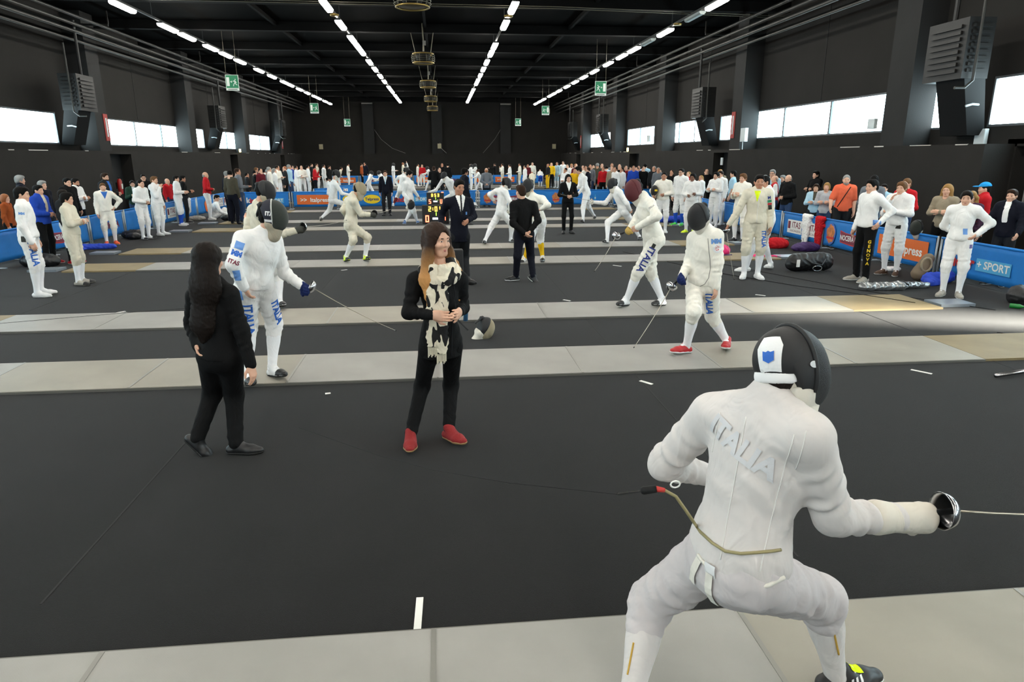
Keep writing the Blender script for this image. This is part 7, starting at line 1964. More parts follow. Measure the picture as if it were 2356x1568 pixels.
for k, (x, y, h, yaw, o, top, bot, hair, la, ra, lab, ex) in enumerate(FAR):
    sp = dict(at=(x, y), h=h, yaw=yaw, outfit=o, top=top, bottom=bot, hair=hair, label=lab, lod=2, group='spectators and fencers at the far end', shoes='white' if o == 'fence' else 'black', skin='ab'[k % 2])
    kw = {q: ex[q] for q in ('bend', 'step', 'lean') if q in ex}
    sp.update({q: v for q, v in ex.items() if q not in kw})
    small = h < 1.2
    sp['J'] = stand(1.68 if small else h, yaw, la, ra, **kw)
    if small:
        sp['h'] = 1.68
        dz = 0.62
        for q in ('hl', 'hr', 'pl', 'nk', 'sl', 'sr', 'hd', 'el', 'er', 'wl', 'wr'):
            sp['J'][q] = sp['J'][q] - V3(0, 0, dz)
        f = V3(math.sin(math.radians(yaw)), math.cos(math.radians(yaw)), 0)
        for q in 'lr':
            sp['J']['k' + q] = sp['J']['a' + q] + f * .2 + V3(0, 0, .38)
    sp['face'] = (yaw + ((k * 37) % 40 - 20), -6)
    person(sp)
for w in WEAPONS:
    q = BY[w['by']]
    wp = q['_J']['w' + w['q']] + V3(q['at'][0], q['at'][1], 0)
    epee(w['hilt'], w['tip'], w['label'], gold=w['gold'], grip_dir=wp - V3(w['hilt']))
# ------------------------------------------------------------------ hair, scarf, prints and other dress details
def L3(J, a, b, t):
    return J[a] + (J[b] - J[a]) * t


# --- woman in the middle: long light-tipped hair, scarf
W_ = BY['womanC']
J, s, M, c, R_ = W_['_J'], W_['_s'], W_['_M'], W_['_c'], W_['_root']
up, rt, fw, hr, hf = frames(J)
P = lambda a, b, d: c + (M[0] * a + M[1] * b + M[2] * d) * s


def ombre():
    m = mat('hair_light_tipped', srgb(62, 42, 30), 0.55, bump=0.25, bscale=140, stretch=(1, 1, 0.06), spec=0.12)
    nt = m.node_tree
    b = nt.nodes['Principled BSDF']
    tc = nt.nodes.new('ShaderNodeTexCoord')
    sx = nt.nodes.new('ShaderNodeSeparateXYZ')
    nt.links.new(tc.outputs['Object'], sx.inputs[0])
    r = nt.nodes.new('ShaderNodeValToRGB')
    mr = nt.nodes.new('ShaderNodeMapRange')
    mr.inputs['From Min'].default_value, mr.inputs['From Max'].default_value = 1.25, 1.70
    nt.links.new(sx.outputs['Z'], mr.inputs['Value'])
    nt.links.new(mr.outputs['Result'], r.inputs['Fac'])
    r.color_ramp.elements[0].color = (*srgb(206, 150, 92), 1)
    r.color_ramp.elements[1].color = (*srgb(48, 34, 27), 1)
    r.color_ramp.elements[0].position, r.color_ramp.elements[1].position = 0.1, 0.72
    nt.links.new(r.outputs['Color'], b.inputs['Base Color'])
    return m


g = SDF(.0065)
g.ell(P(0, -.014, .032), V3(.092, .110, .102) * s, M, .02)
g.cone(P(0, -.06, -.02), J['nk'] - fw * .085 * s - up * .06 * s, .095 * s, .105 * s, .05, flat=(M[1], .62))
for sx, drop, out in ((-1, .50, .15), (1, .46, .14)):
    g.cone(P(.070 * sx, .010, .04), P(.095 * sx, .01, -.10), .034 * s, .044 * s, .03, flat=(M[0], .75))
    g.cone(P(.095 * sx, .01, -.10), P(out * sx, .045, -.27), .044 * s, .052 * s, .03, wr=(.006, .11, .5, .6))
    g.cone(P(out * sx, .045, -.27), P((out + .005) * sx, .085, -drop), .045 * s, .014 * s, .03, wr=(.006, .09, .5, .6))
g.ell(P(.004, .135, -.042), V3(.061, .132, .128) * s, M, .02, 0, 's')
g.wobble(.0025, .05, 2)
sdf_obj('hair', g, ombre(), R_)


def scarf_mat():
    m = mat('scarf_cloth', srgb(212, 200, 178), 0.9, bump=0.15, bscale=60)
    nt = m.node_tree
    b = nt.nodes['Principled BSDF']
    tc = nt.nodes.new('ShaderNodeTexCoord')
    mp = nt.nodes.new('ShaderNodeMapping')
    mp.inputs['Scale'].default_value = (8, 8, 4.2)
    mp.inputs['Rotation'].default_value = (0.3, 0.5, 0.2)
    nt.links.new(tc.outputs['Object'], mp.inputs['Vector'])
    v = nt.nodes.new('ShaderNodeTexNoise')
    v.inputs['Scale'].default_value = 1.15
    v.inputs['Detail'].default_value = 0.5
    v.inputs['Distortion'].default_value = 1.8
    nt.links.new(mp.outputs['Vector'], v.inputs['Vector'])
    r = nt.nodes.new('ShaderNodeValToRGB')
    r.color_ramp.interpolation = 'CONSTANT'
    r.color_ramp.elements[0].color = (*srgb(18, 17, 18), 1)
    r.color_ramp.elements[1].color = (*srgb(222, 212, 190), 1)
    r.color_ramp.elements[1].position = 0.45
    nt.links.new(v.outputs['Fac'], r.inputs['Fac'])
    nt.links.new(r.outputs['Color'], b.inputs['Base Color'])
    return m


m_scarf = scarf_mat()
S_ = empty('scarf', parent=R_)
g = SDF(.008)
nk = J['nk']
ring = [(math.cos(a), math.sin(a)) for a in np.linspace(0, 2 * PI, 15)]
for (rx, ry, dz, rr) in ((.085, .088, .025, .038), (.112, .11, -.035, .046)):
    for (a0, b0), (a1, b1) in zip(ring[:-1], ring[1:]):
        z0, z1 = dz - .055 * max(b0, 0), dz - .055 * max(b1, 0)
        g.cone(nk + rt * rx * a0 * s + fw * (ry * b0 + .02) * s + up * z0 * s, nk + rt * rx * a1 * s + fw * (ry * b1 + .02) * s + up * z1 * s, rr * s, rr * s, .02)
g.wobble(.005, .06, 3)
sdf_obj('loop', g, m_scarf, S_)
for (x0, x1, end, off) in ((.005, .02, .88, .0), (.070, .085, .80, .012)):
    g = SDF(.008)
    pts = []
    for t in np.linspace(0, 1, 7):
        q = nk + (J['pl'] - nk) * (t * end * 1.25) + rt * (-1) * (x0 + (x1 - x0) * t) * s * -1 + fw * (.150 - .02 * abs(t - .45)) * s
        pts.append(q)
    for a, b in zip(pts[:-1], pts[1:]):
        g.cone(a, b, .038 * s, .043 * s, .02, flat=(fw, .42))
    g.wobble(.003, .06, 5 + off * 100)
    g.cut(pts[-1], nrm(pts[-1] - pts[-2]))
    sdf_obj('tail', g, m_scarf, S_)
    for k in range(9):
        b = pts[-1] + rt * (-.034 + .0085 * k) * s
        MB().tube([tuple(b + up * .01), tuple(b - up * .035 * s + fw * .004 * math.sin(k)), tuple(b - up * (.06 + .01 * (k % 3)) * s)], .0035, 5).build('tassel', mat('scarf_fringe', srgb(222, 212, 190), .9), S_)
# lapel edges and buttons of her jacket
for sg in (-1, 1):
    surf_line(R_, W_['_jacket'], [tuple(nk + rt * sg * .075 * s + up * .0), tuple(L3(J, 'nk', 'pl', .35) + rt * sg * .10 * s), tuple(L3(J, 'nk', 'pl', .8) + rt * sg * .07 * s), tuple(L3(J, 'nk', 'pl', 1.15) + rt * sg * .06 * s)], fw, .004, CL['charcoal'], 'lapel_edge')

# --- woman at left: long straight hair down her back
W_ = BY['womanL']
J, s, M, c, R_ = W_['_J'], W_['_s'], W_['_M'], W_['_c'], W_['_root']
up, rt, fw, hr, hf = frames(J)
P = lambda a, b, d: c + (M[0] * a + M[1] * b + M[2] * d) * s
g = SDF(.008)
g.ell(P(0, -.016, .032), V3(.092, .110, .104) * s, M, .02)
bk = L3(J, 'nk', 'pl', .0) - fw * .10 * s
g.cone(P(0, -.05, 0), bk, .105 * s, .115 * s, .05, flat=(fw, .62))
lo = L3(J, 'nk', 'pl', .55) - fw * .125 * s - rt * .035 * s
g.cone(bk, lo, .120 * s, .088 * s, .05, flat=(fw, .45))
g.cone(lo, L3(J, 'nk', 'pl', .78) - fw * .115 * s - rt * .05 * s, .075 * s, .03 * s, .05, flat=(fw, .4))
g.ell(P(0, .135, -.05), V3(.06, .125, .12) * s, M, .02, 0, 's')
g.wobble(.0025, .05, 1)
sdf_obj('hair', g, HAIR['dark'], R_)

# --- printed lettering and badges
m_bluep = mat('print_blue', srgb(40, 100, 190), .7)
m_navyp = mat('print_navy', srgb(40, 56, 130), .7)
m_ltp = mat('print_light_blue', srgb(104, 150, 214), .7)
m_redp = mat('print_red', srgb(200, 48, 56), .7)
m_marp = mat('print_maroon', srgb(120, 36, 60), .7)
m_whitep = mat('print_white', srgb(230, 230, 230), .7)
m_yelp = mat('print_yellow', srgb(232, 196, 40), .7)
m_blackp = mat('print_black', srgb(34, 34, 30), .7)
m_goldp = mat('print_gold', srgb(186, 166, 70), .7)
TOCAM = lambda sp: nrm(V3(-sp['at'][0], -sp['at'][1], 0))


def leg_word(sp, q, word, size, t=.5, m=m_bluep, flip=False, shift=0.0, bold=.004):
    J, s = sp['_J'], sp['_s']
    ax = nrm(J['k' + q] - J['h' + q])
    if flip:
        ax = -ax
    n = TOCAM(sp)
    o = J['h' + q] + (J['k' + q] - J['h' + q]) * t + np.cross(n, ax) * shift
    return decal(sp['_root'], sp['_legs'], text_mesh(word, size, bold), tuple(o), tuple(ax), tuple(n), m, 'thigh_lettering')


def arm_patch(sp, q, t, items, m, n=None, upper=True, name='badge', dx=0.0):
    J = sp['_J']
    a, b = (J['s' + q], J['e' + q]) if upper else (J['e' + q], J['w' + q])
    n = TOCAM(sp) if n is None else n
    ax = nrm(b - a)
    side = nrm(np.cross(ax, n))
    o = a + (b - a) * t + side * dx
    return decal(sp['_root'], sp['_jacket'], items, tuple(o), tuple(-side if side @ V3(1, 0, 0) < 0 else side), tuple(n), m, name)


def body_patch(sp, tgt, o, items, m, name='badge', x=(1, 0, 0)):
    return decal(sp['_root'], sp[tgt], items, tuple(o), x, tuple(TOCAM(sp)), m, name)


f1 = BY['F1']
leg_word(f1, 'r', 'ITALIA', .12, .66, m_bluep)
leg_word(f1, 'l', 'ITALIA', .09, .6, m_bluep, shift=.06)
J = f1['_J']
arm_patch(f1, 'r', .22, rect_items(.08, .065), m_ltp)
arm_patch(f1, 'r', .54, text_mesh('MM', .06, .004), m_bluep, name='emblem')
arm_patch(f1, 'r', .86, text_mesh('ITAS', .05, .002), m_marp, name='lettering')
up, rt, fw, hr, hf = frames(J)
body_patch(f1, '_jacket', J['pl'] + up * .12 + rt * .12, rect_items(.055, .10), m_ltp)
body_patch(f1, '_legs', J['hr'] - V3(0, 0, .04) + rt * .04, rect_items(.05, .10), m_ltp)
K = [o for o in f1['_root'].children if o.name.startswith('fencing_mask')][0]
shell = [o for o in K.children if o.name.startswith('side_shell')][0]
c, Mh = f1['_c'], f1['_M']
decal(K, shell, text_mesh('ITA', .05, .003), tuple(c + Mh[0] * .08 + Mh[2] * .02), tuple(Mh[1]), tuple(TOCAM(f1)), m_whitep, 'lettering')
decal(K, shell, rect_items(.07, .022), tuple(c + Mh[0] * .08 - Mh[1] * .01 - Mh[2] * .045), tuple(Mh[1]), tuple(TOCAM(f1)), m_whitep, 'label_strip')
MB().tube([tuple(c + Mh[0] * .108 * math.cos(t) + Mh[1] * (.02 - .015 * math.sin(t)) + Mh[2] * .146 * math.sin(t)) for t in np.linspace(-.6, PI + .6, 25)], .007, 8).build('rim', mat('mask_rim_silver', srgb(190, 190, 184), .4), K, True)

it = BY['italia']
leg_word(it, 'l', 'ITALIA', .135, .58, m_navyp)
J = it['_J']
body_patch(it, '_legs', L3(J, 'hl', 'kl', .14), rect_items(.05, .075), m_blackp, x=tuple(np.cross(nrm(J['kl'] - J['hl']), TOCAM(it))))
arm_patch(it, 'l', .2, text_mesh('ITALIA', .03, .001), mat('print_grey', srgb(150, 150, 150), .8), name='lettering')

rd = BY['red']
J = rd['_J']
up, rt, fw, hr, hf = frames(J)
arm_patch(rd, 'l', .16, text_mesh('MM', .07, .004), m_ltp, name='emblem', dx=.01)
arm_patch(rd, 'l', .42, disc_items(.05, .055), m_whitep)
arm_patch(rd, 'l', .42, disc_items(.03, .032, 8), m_redp, name='badge_star')
leg_word(rd, 'l', 'ITALIA', .10, .42, m_bluep, shift=-.03)
surf_line(rd['_root'], rd['_jacket'], [tuple(L3(J, 'nk', 'pl', t) - rt * x) for t, x in ((.1, .03), (.3, .045), (.5, .065), (.7, .075), (.88, .06), (1.0, .02), (1.08, -.06))], TOCAM(rd), .0035, mat('seam_grey', srgb(120, 118, 112), .8), 'front_seam')

fr = BY['front']
J, s, R_ = fr['_J'], fr['_s'], fr['_root']
up, rt, fw, hr, hf = frames(J)
m_seam = mat('seam_white', srgb(222, 220, 216), .8)
nd = TOCAM(fr)
for x0, x1 in ((-.09, -.075), (.10, .085)):
    surf_line(R_, fr['_jacket'], [tuple(L3(J, 'nk', 'pl', t) + rt * (x0 + (x1 - x0) * t)) for t in np.linspace(.04, .92, 9)], nd, .0022, m_seam, 'back_seam')
for q in 'lr':
    surf_line(R_, fr['_jacket'], [tuple(J['s' + q] + (L3(J, 'nk', 'pl', .2) - J['s' + q]) * .16 + up * z) for z in np.linspace(.06, -.09, 7)], nd, .0018, m_seam, 'sleeve_seam')
decal(R_, fr['_jacket'], text_mesh('ITALIA', .10, .004), tuple(L3(J, 'nk', 'pl', .28)), tuple(rt * .8 - up * .25), tuple(nd), mat('print_faded', srgb(200, 201, 204), .85), 'faded_lettering')
# strap and buckle at the small of his back, hanging ends
m_strap = cloth('strap', srgb(220, 216, 206))
wa = L3(J, 'nk', 'pl', .93)
surf_line(R_, fr['_jacket'], [tuple(wa + rt * x - up * (.02 + .06 * (1 - abs(x) / .2))) for x in np.linspace(-.17, .19, 9)], nd, .008, m_strap, 'waist_strap')
decal(R_, fr['_jacket'], rect_items(.045, .06), tuple(wa - up * .05 + rt * .02), tuple(rt), tuple(nd), m_whitep, 'buckle', .014)
for x, L, tw in ((0.02, .22, .0), (-.03, .14, -.35)):
    w2 = .016
    decal(R_, fr['_legs'], ([(-w2, -L / 2), (w2, -L / 2), (w2, L / 2), (-w2, L / 2)], [(0, 1, 2, 3)]), tuple(wa - up * (.06 + L / 2) + rt * (x + tw * .1)), tuple(nrm(rt + up * tw)), tuple(nd), m_strap, 'strap_end', .008)
# sock trim
for q in 'lr':
    sk = [o for o in R_.children if o.name.startswith('sock')][0 if q == 'l' else 1]
    a, b = J['k' + q], J['a' + q]
    side = nrm(np.cross(nrm(b - a), nd)) * .028 * (1 if q == 'r' else -1)
    side = side if (side @ rt > 0) == (q == 'r') else -side
    surf_line(R_, sk, [tuple(a + (b - a) * t + side) for t in np.linspace(.28, .62, 6)], nd, .004, mat('sock_gold', srgb(190, 150, 60), .8), 'sock_stripe')
for o in [q for q in R_.children if q.name.startswith('shoe')]:
    A = J['ar'] if (V3(o.data.vertices[0].co) - J['ar']) @ (V3(o.data.vertices[0].co) - J['ar']) < .09 else J['al']
    q = 'r' if A is J['ar'] else 'l'
    d = nrm((J['t' + q] - A) * V3(1, 1, 0))
    sd_ = np.cross(d, V3(0, 0, 1))
    if sd_ @ nd < 0:
        sd_ = -sd_
    for k in range(3):
        decal(R_, o, ([(-.006, -.03), (.006, -.03), (.012, .03), (0, .03)], [(0, 1, 2, 3)]), tuple(A + d * (.04 + .025 * k) - V3(0, 0, .035) + sd_ * .02), tuple(d), tuple(sd_), m_whitep, 'shoe_stripe', .003)
    decal(R_, o, rect_items(.06, .05), tuple(A + d * .085 - V3(0, 0, .01)), tuple(d), (0, 0, 1), CL['neon'], 'lace_panel', .004)
# mask back: white tongue patch with blue emblem, white strap, pale side bib with label
c, Mh = fr['_c'], fr['_M']
PP = lambda a, b, d: c + (Mh[0] * a + Mh[1] * b + Mh[2] * d) * s
K = [o for o in R_.children if o.name.startswith('fencing_mask')][0]
for o in list(K.children):
    if o.name.startswith('tongue'):
        bpy.data.objects.remove(o)
g = SDF(.006)
g.ell(PP(0, -.01, .03), V3(.098, .112, .112) * s, Mh, .02)
g.cut(PP(0, .02, 0), Mh[1])
g.cut(PP(0, 0, -.012), -Mh[2])
bk = sdf_obj('back_shell', g, m_trim, K)
cr = nrm(np.cross(-nd, V3(0, 0, 1)))
tn = nrm(nd * .62 - cr * .52 + V3(0, 0, .52))
tx = nrm(cr + nd * .35 + V3(0, 0, .25))
pc = c + tn * .09
decal(K, bk, ([(-.036, -.055), (.036, -.055), (.044, .03), (.03, .062), (-.026, .062), (-.044, .02)], [(0, 1, 2, 3, 4, 5)]), tuple(pc), tuple(tx), tuple(tn), m_whitep, 'white_patch', .004)
em = [(-.02, .018), (-.008, .014), (.0, .018), (.008, .014), (.02, .018), (.019, -.012), (.0, -.022), (-.019, -.012)]
for v0 in ([(x, y - .012) for x, y in em],):
    q = decal(K, bk, (v0, [tuple(range(8))]), tuple(pc + tn * .003), tuple(tx), tuple(tn), m_bluep, 'emblem')
    for v in q.data.vertices:
        v.co += Vector(tn) * .003
g = SDF(.006)
for a in range(-4, 4):
    q0 = [math.radians(90 + 20 * a + d) for d in (0, 20)]
    p0, p1 = [PP(.080 * math.cos(t) * -1, -.014 - .094 * math.sin(t), -.024) for t in q0]
    g.cone(p0, p1, .015 * s, .015 * s, .01, flat=(nrm((p0 + p1) / 2 - PP(0, -.014, -.028)), .4))
sdf_obj('strap', g, m_whitep, K)
g = SDF(.006)
g.cone(PP(.055, .0, -.045), PP(.06, .05, -.19), .05 * s, .024 * s, .03, flat=(Mh[0], .5))
g.cone(PP(-.055, .0, -.045), PP(-.04, .04, -.17), .035 * s, .024 * s, .03, flat=(Mh[0], .5))
bb = sdf_obj('bib_side', g, m_bib, K)
decal(K, bb, rect_items(.06, .026), tuple(PP(.08, .015, -.06)), tuple(Mh[1]), tuple(nrm(Mh[0] * .8 + nd * .4)), m_ltp, 'label')
ms = [o for o in K.children if o.name.startswith('mesh_front')][0]
ss = [o for o in K.children if o.name.startswith('side_shell')][0]
decal(K, ss, disc_items(.018, .012, 14), tuple(PP(.1, -.0, .02)), tuple(Mh[1]), tuple(nrm(Mh[0])), mat('badge_grey', srgb(200, 206, 208), .5), 'badge')
# rim of the mesh
mb = MB()
mb.tube([tuple(PP(.112 * math.cos(t), .012 + .02 * math.sin(t) * -.6, .150 * math.sin(t))) for t in np.linspace(-.5, PI + .5, 25)], .008 * s, 8)
mb.build('rim', m_trim, K, True)

# --- left pair and right-hand bystanders
sa = SB['bare-headed fencer with blue thigh lettering standing side-on at the far left']
leg_word(sa, 'r', 'ITALIA', .13, .55, m_bluep, shift=.03)
arm_patch(sa, 'r', .3, text_mesh('MM', .05, .003), m_ltp, name='emblem')
body_patch(sa, '_legs', sa['_J']['hr'] + V3(0, 0, .02), rect_items(.07, .09), m_blackp)
so = SB['fencer with open collar, hand on hip and orange shoes at left']
up, rt, fw, hr, hf = frames(so['_J'])
body_patch(so, '_jacket', so['_J']['nk'] - up * .07, ([(-.07, .09), (0, -.09), (.08, .09)], [(0, 1, 2)]), CL['blueshirt'], 'open_collar', tuple(rt * -1))
sn = SB['fencer with a neon collar and sleeve patches holding an epee down']
J = sn['_J']
up, rt, fw, hr, hf = frames(J)
body_patch(sn, '_jacket', J['nk'] - up * .06 + rt * .02, ([(-.06, .06), (-.01, -.13), (.05, .06)], [(0, 1, 2)]), CL['neon'], 'open_collar', tuple(rt * -1))
arm_patch(sn, 'l', .22, text_mesh('M', .07, .003), m_navyp, name='emblem')
arm_patch(sn, 'l', .42, rect_items(.07, .045), mat('print_green', srgb(40, 130, 90), .7))
arm_patch(sn, 'l', .58, rect_items(.07, .035), m_redp)
arm_patch(sn, 'l', .78, rect_items(.06, .08), m_blackp)
leg_word(sn, 'l', 'ITALIA', .10, .6, m_bluep, shift=.05)
surf_line(sn['_root'], sn['_jacket'], [tuple(L3(J, 'nk', 'pl', t) - rt * .02) for t in np.linspace(.05, 1.05, 7)], TOCAM(sn), .004, m_seam, 'front_zip')
epee(tuple(J['wr'] + V3(sn['at'][0], sn['at'][1], 0) + V3(-.05, -.02, -.10)), tuple(V3(sn['at'][0], sn['at'][1], 0) + V3(-.42, -.25, .04)), 'epee pointing to the floor in the neon-collared fencer\'s hand')
sg_ = SB['fencer in a white jacket and navy trousers with yellow lettering, hand on hip']
J = sg_['_J']
for k, ch in enumerate('GENOVA'):
    o = J['hl'] + (J['al'] - J['hl']) * (.26 + .088 * k)
    decal(sg_['_root'], sg_['_legs'], text_mesh(ch, .075, .003), tuple(o), tuple(np.cross(V3(0, 0, 1), TOCAM(sg_))), tuple(TOCAM(sg_)), m_yelp, 'trouser_letter')
body_patch(sg_, '_jacket', J['pl'] + V3(0, 0, .06), rect_items(.06, .09), m_ltp)
sb_ = SB['young fencer with a hand on his hip and blue badge, nearest on the right side']
J = sb_['_J']
body_patch(sb_, '_jacket', J['pl'] + V3(-.03, 0, .12), rect_items(.06, .09), m_ltp)
body_patch(sb_, '_legs', J['hl'] + V3(.02, 0, -.06), rect_items(.06, .06), mat('print_violet', srgb(110, 100, 150), .7))
sc_ = SB['fencer with a hand raised to his chin, before the orange panel at right']
body_patch(sc_, '_legs', sc_['_J']['hr'], rect_items(.045, .07), m_blackp)
so_ = SB['stout grey-bearded man in an orange polo shirt']
J = so_['_J']
up, rt, fw, hr, hf = frames(J)
surf_line(so_['_root'], so_['_jacket'], [tuple(L3(J, 'nk', 'pl', t) + rt * (-.12 + .26 * t)) for t in np.linspace(.03, .95, 8)], TOCAM(so_), .011, m_black, 'bag_strap')
# blue cap
sc_ = SB['man in a red hooded top and blue cap']
c, Mh, s = sc_['_c'], sc_['_M'], sc_['_s']
PP = lambda a, b, d: c + (Mh[0] * a + Mh[1] * b + Mh[2] * d) * s
g = SDF(.011)
g.ell(PP(0, -.012, .04), V3(.093, .108, .092) * s, Mh, .02)
g.cut(PP(0, 0, .045), -Mh[2])
cp = sdf_obj('cap', g, cloth('cap_blue', srgb(40, 150, 216)), sc_['_root'])
g = SDF(.009)
g.ell(PP(0, .125, .055), V3(.072, .075, .012) * s, Mh, .01)
sdf_obj('visor', g, MATS['cloth_cap_blue'], cp)
# red waistcoat man: white sleeves
rv = SB['balding man in a red waistcoat with white sleeves']
for q in 'lr':
    g = SDF(.018)
    add_arm(g, rv['_J'], q, rv['_s'], .016, .013, rv.get('w', 1))
    sdf_obj('sleeve', g, CL['white'], rv['_root'])
# jacket badge on the suited man
sm = BY['suitC']
J = sm['_J']
up, rt, fw, hr, hf = frames(J)
body_patch(sm, '_jacket', J['nk'] - up * .24 - rt * .12, rect_items(.025, .05), m_ltp)


# ------------------------------------------------------------------ loose masks and weapons in hands
def loose_mask(loc, yaw, pitch, label, mesh=None, bib=None, roll=0):
    r = empty('loose_mask', loc, label=label, cat='fencing mask', group='masks taken off')
    Mm = head_frame(yaw, pitch, roll)
    k = mask_parts(V3(0, 0, 0), Mm, 1.0, .011, r, mesh=mesh, bib=bib)
    for o in list(k.children):
        o.parent = r
    bpy.data.objects.remove(k)
    return r


loose_mask((0.46, 8.2, .13), 75, -40, 'pale grey fencing mask lying on the carpet behind the woman in red shoes', m_meshb)
w15 = BY['walk15']
p = V3(w15['_J']['wr']) + V3(w15['at'][0], w15['at'][1], 0)
loose_mask((p[0] + .06, p[1] - .16, p[2] - .14), 130, -60, 'dark mask held at the hip by the walking fencer')
sm_ = SB['fencer with a striped mask under his arm']
p = sm_['_J']['er'] + V3(sm_['at'][0], sm_['at'][1], 0)
lm = loose_mask((p[0] + .02, p[1] - .20, p[2] + .02), 210, -10, 'dark mask with a yellow plate under the fencer\'s arm')
MB().box(-.04, .04, -.16, -.12, -.02, .03).build('yellow_plate', m_yelp, lm)
loose_mask((9.12, 12.35, BH + .13), 250, -20, 'grey mask resting on the top rail of the orange-panelled barrier', m_meshg)


# ------------------------------------------------------------------ scoreboards
m_board = mat('board_black', srgb(22, 22, 24), .5)
m_ledr = lamp_mat('led_red', (1.0, .10, .05), 3.0)
m_ledy = lamp_mat('led_amber', (1.0, .55, .04), 3.0)
m_ledg = lamp_mat('led_green', (.35, 1.0, .05), 2.5)
SEG = {'0': 'abcdef', '1': 'bc', '2': 'abged', '3': 'abgcd', '4': 'fgbc', '5': 'afgcd', 'U': 'bcdef'}


def digit(ch, x, z, h, m, parent, y=-.072):
    w = h * .52
    t = h * .15
    R = {'a': (-w / 2, w / 2, h / 2 - t, h / 2), 'g': (-w / 2, w / 2, -t / 2, t / 2), 'd': (-w / 2, w / 2, -h / 2, -h / 2 + t),
         'f': (-w / 2, -w / 2 + t, 0, h / 2), 'b': (w / 2 - t, w / 2, 0, h / 2), 'e': (-w / 2, -w / 2 + t, -h / 2, 0), 'c': (w / 2 - t, w / 2, -h / 2, 0)}
    mb = MB()
    for sgm in SEG[ch]:
        a, b, c0, d = R[sgm]
        mb.box(x + a, x + b, y, y + .004, z + c0, z + d)
    return mb.build('digit', m, parent)


def scoreboard(loc, rz, zc, t1, left, right, label, stand_h):
    B = empty('scoreboard', loc, rz, label, 'scoreboard', 'scoring machines')
    bx = MB().box(-.24, .24, -.066, .066, zc - .165, zc + .165).build('case', m_board, B)
    bevel(bx, .012)
    MB().tube([(0, 0, .02), (0, 0, zc - .16)], .018, 10).build('pole', m_board, B, True)
    for k in range(3):
        a = 2 * PI * k / 3 + .5
        MB().tube([(0, 0, .28), (.32 * math.cos(a), .32 * math.sin(a), .012)], .012, 6).build('tripod_leg', m_board, B)
    n = len(t1)
    xs = {3: (-.085, .0, .085), 4: (-.10, -.045, .01, .095)}[n]
    for ch, x in zip(t1, xs):
        if ch == ':':
            dt = MB()
            dt.cbox((x, -.07, zc + .115), (.014, .004, .014)).build('colon_dot', m_ledy, B)
            MB().cbox((x, -.07, zc + .085), (.014, .004, .014)).build('colon_dot', m_ledy, B)
        else:
            digit(ch, x, zc + .10, .085, m_ledy, B)
    digit('1', 0.0, zc + .012, .06, m_ledg, B)
    digit(left, -.15, zc - .07, .12, m_ledr, B)
    digit(right, .16, zc - .07, .12 if right == 'U' else .06, m_ledr, B)
    MB().box(-.055, .055, -.072, -.066, zc - .085, zc - .05).build('display_window', lamp_mat('lcd_glow', (.6, .8, 1.0), 1.2), B)
    MB().cbox((.07, -.07, zc - .03), (.012, .006, .012)).build('indicator', m_ledg, B)
    MB().cbox((.2, -.02, zc + .175), (.06, .05, .02)).build('lamp', m_ledr, B)
    return B


scoreboard((-.13, 12.35, 0), -.03, 1.19, '2:04', '0', '1', 'scoreboard showing 2:04 and 0 beside the suited man', 1.0)
scoreboard((-.20, 19.3, 0), -.02, 1.05, '053', '5', 'U', 'scoreboard showing 053 and 5, farther back', 1.0)
B = scoreboard((-.0, 8.7, 0), PI + .05, .88, '053', '5', '0', 'black scoring box seen from behind, beside the woman in red shoes', 1.0)
MB().tube([(-.25, .09, .12), (-.26, .1, .4), (-.24, .08, .7)], .03, 8).build('cable_bundle', mat('cable_teal', srgb(60, 110, 150), .5), B, True)

# ------------------------------------------------------------------ cords
P0 = BY['front']
J = P0['_J']
base = V3(P0['at'][0], P0['at'][1], 0)
up, rt, fw, hr, hf = frames(J)
nd = TOCAM(P0)
plug = V3(.67, 1.993, 1.124)
C_ = empty('body_cord', tuple(plug), label='body cord with black and red plug at the crouching fencer\'s back', cat='cord')
Q = lambda p: tuple(V3(p) - plug)
MB().tube([Q((.632, 1.997, 1.117)), Q((.640, 1.996, 1.119)), Q((.682, 1.992, 1.125))], [.009, .014, .013], 8).build('plug_body', m_black, C_, True)
MB().tube([Q((.682, 1.992, 1.125)), Q((.711, 1.989, 1.12))], [.011, .008], 8).build('plug_tip', mat('plug_red', srgb(190, 50, 44), .5), C_, True)
MB().tube([Q((.632, 1.997, 1.117)), Q((.555, 2.005, 1.106))], .005, 6).build('pin', m_foil, C_)
MB().tube([Q((.555, 2.005, 1.106)), Q((.25, 2.6, .86)), Q((-.1, 3.3, .60)), Q((-.45, 3.95, .4)), Q((-1.2, 5.2, .1))], .0018, 5).build('reel_wire', m_black, C_)
bvs = []
for o in (fr['_jacket'], fr['_legs']):
    bvs.append(BVHTree.FromPolygons([v.co + Vector(base) for v in o.data.vertices], [tuple(p.vertices) for p in o.data.polygons]))
cp = []
raw = [(.711, 1.989, 1.12), (.75, 1.985, 1.097), (.791, 1.981, 1.038), (.842, 1.976, .962), (.885, 1.972, .92), (.931, 1.967, .888), (.985, 1.96, .880), (1.039, 1.956, .883), (1.09, 1.95, .889), (1.137, 1.946, .896)]
for a, b2 in zip(raw[:-1], raw[1:]):
    for t in (0, .34, .67):
        p = V3(a) + (V3(b2) - V3(a)) * t
        d = Vector(nrm(p - V3(0, 0, CAM_H)))
        hits = [h[0] for h in (bv.ray_cast(Vector((0, 0, CAM_H)), d) for bv in bvs) if h[0] is not None]
        if hits and p[2] < 1.1:
            hh = min(hits, key=lambda q: q.length)
            if (hh - Vector(p)).length < .5:
                p = V3(hh) - V3(d) * .006
        cp.append(Q(p))
MB().tube(cp, .0055, 8).build('cord', mat('cord_tan', srgb(150, 140, 100), .6), C_, True)
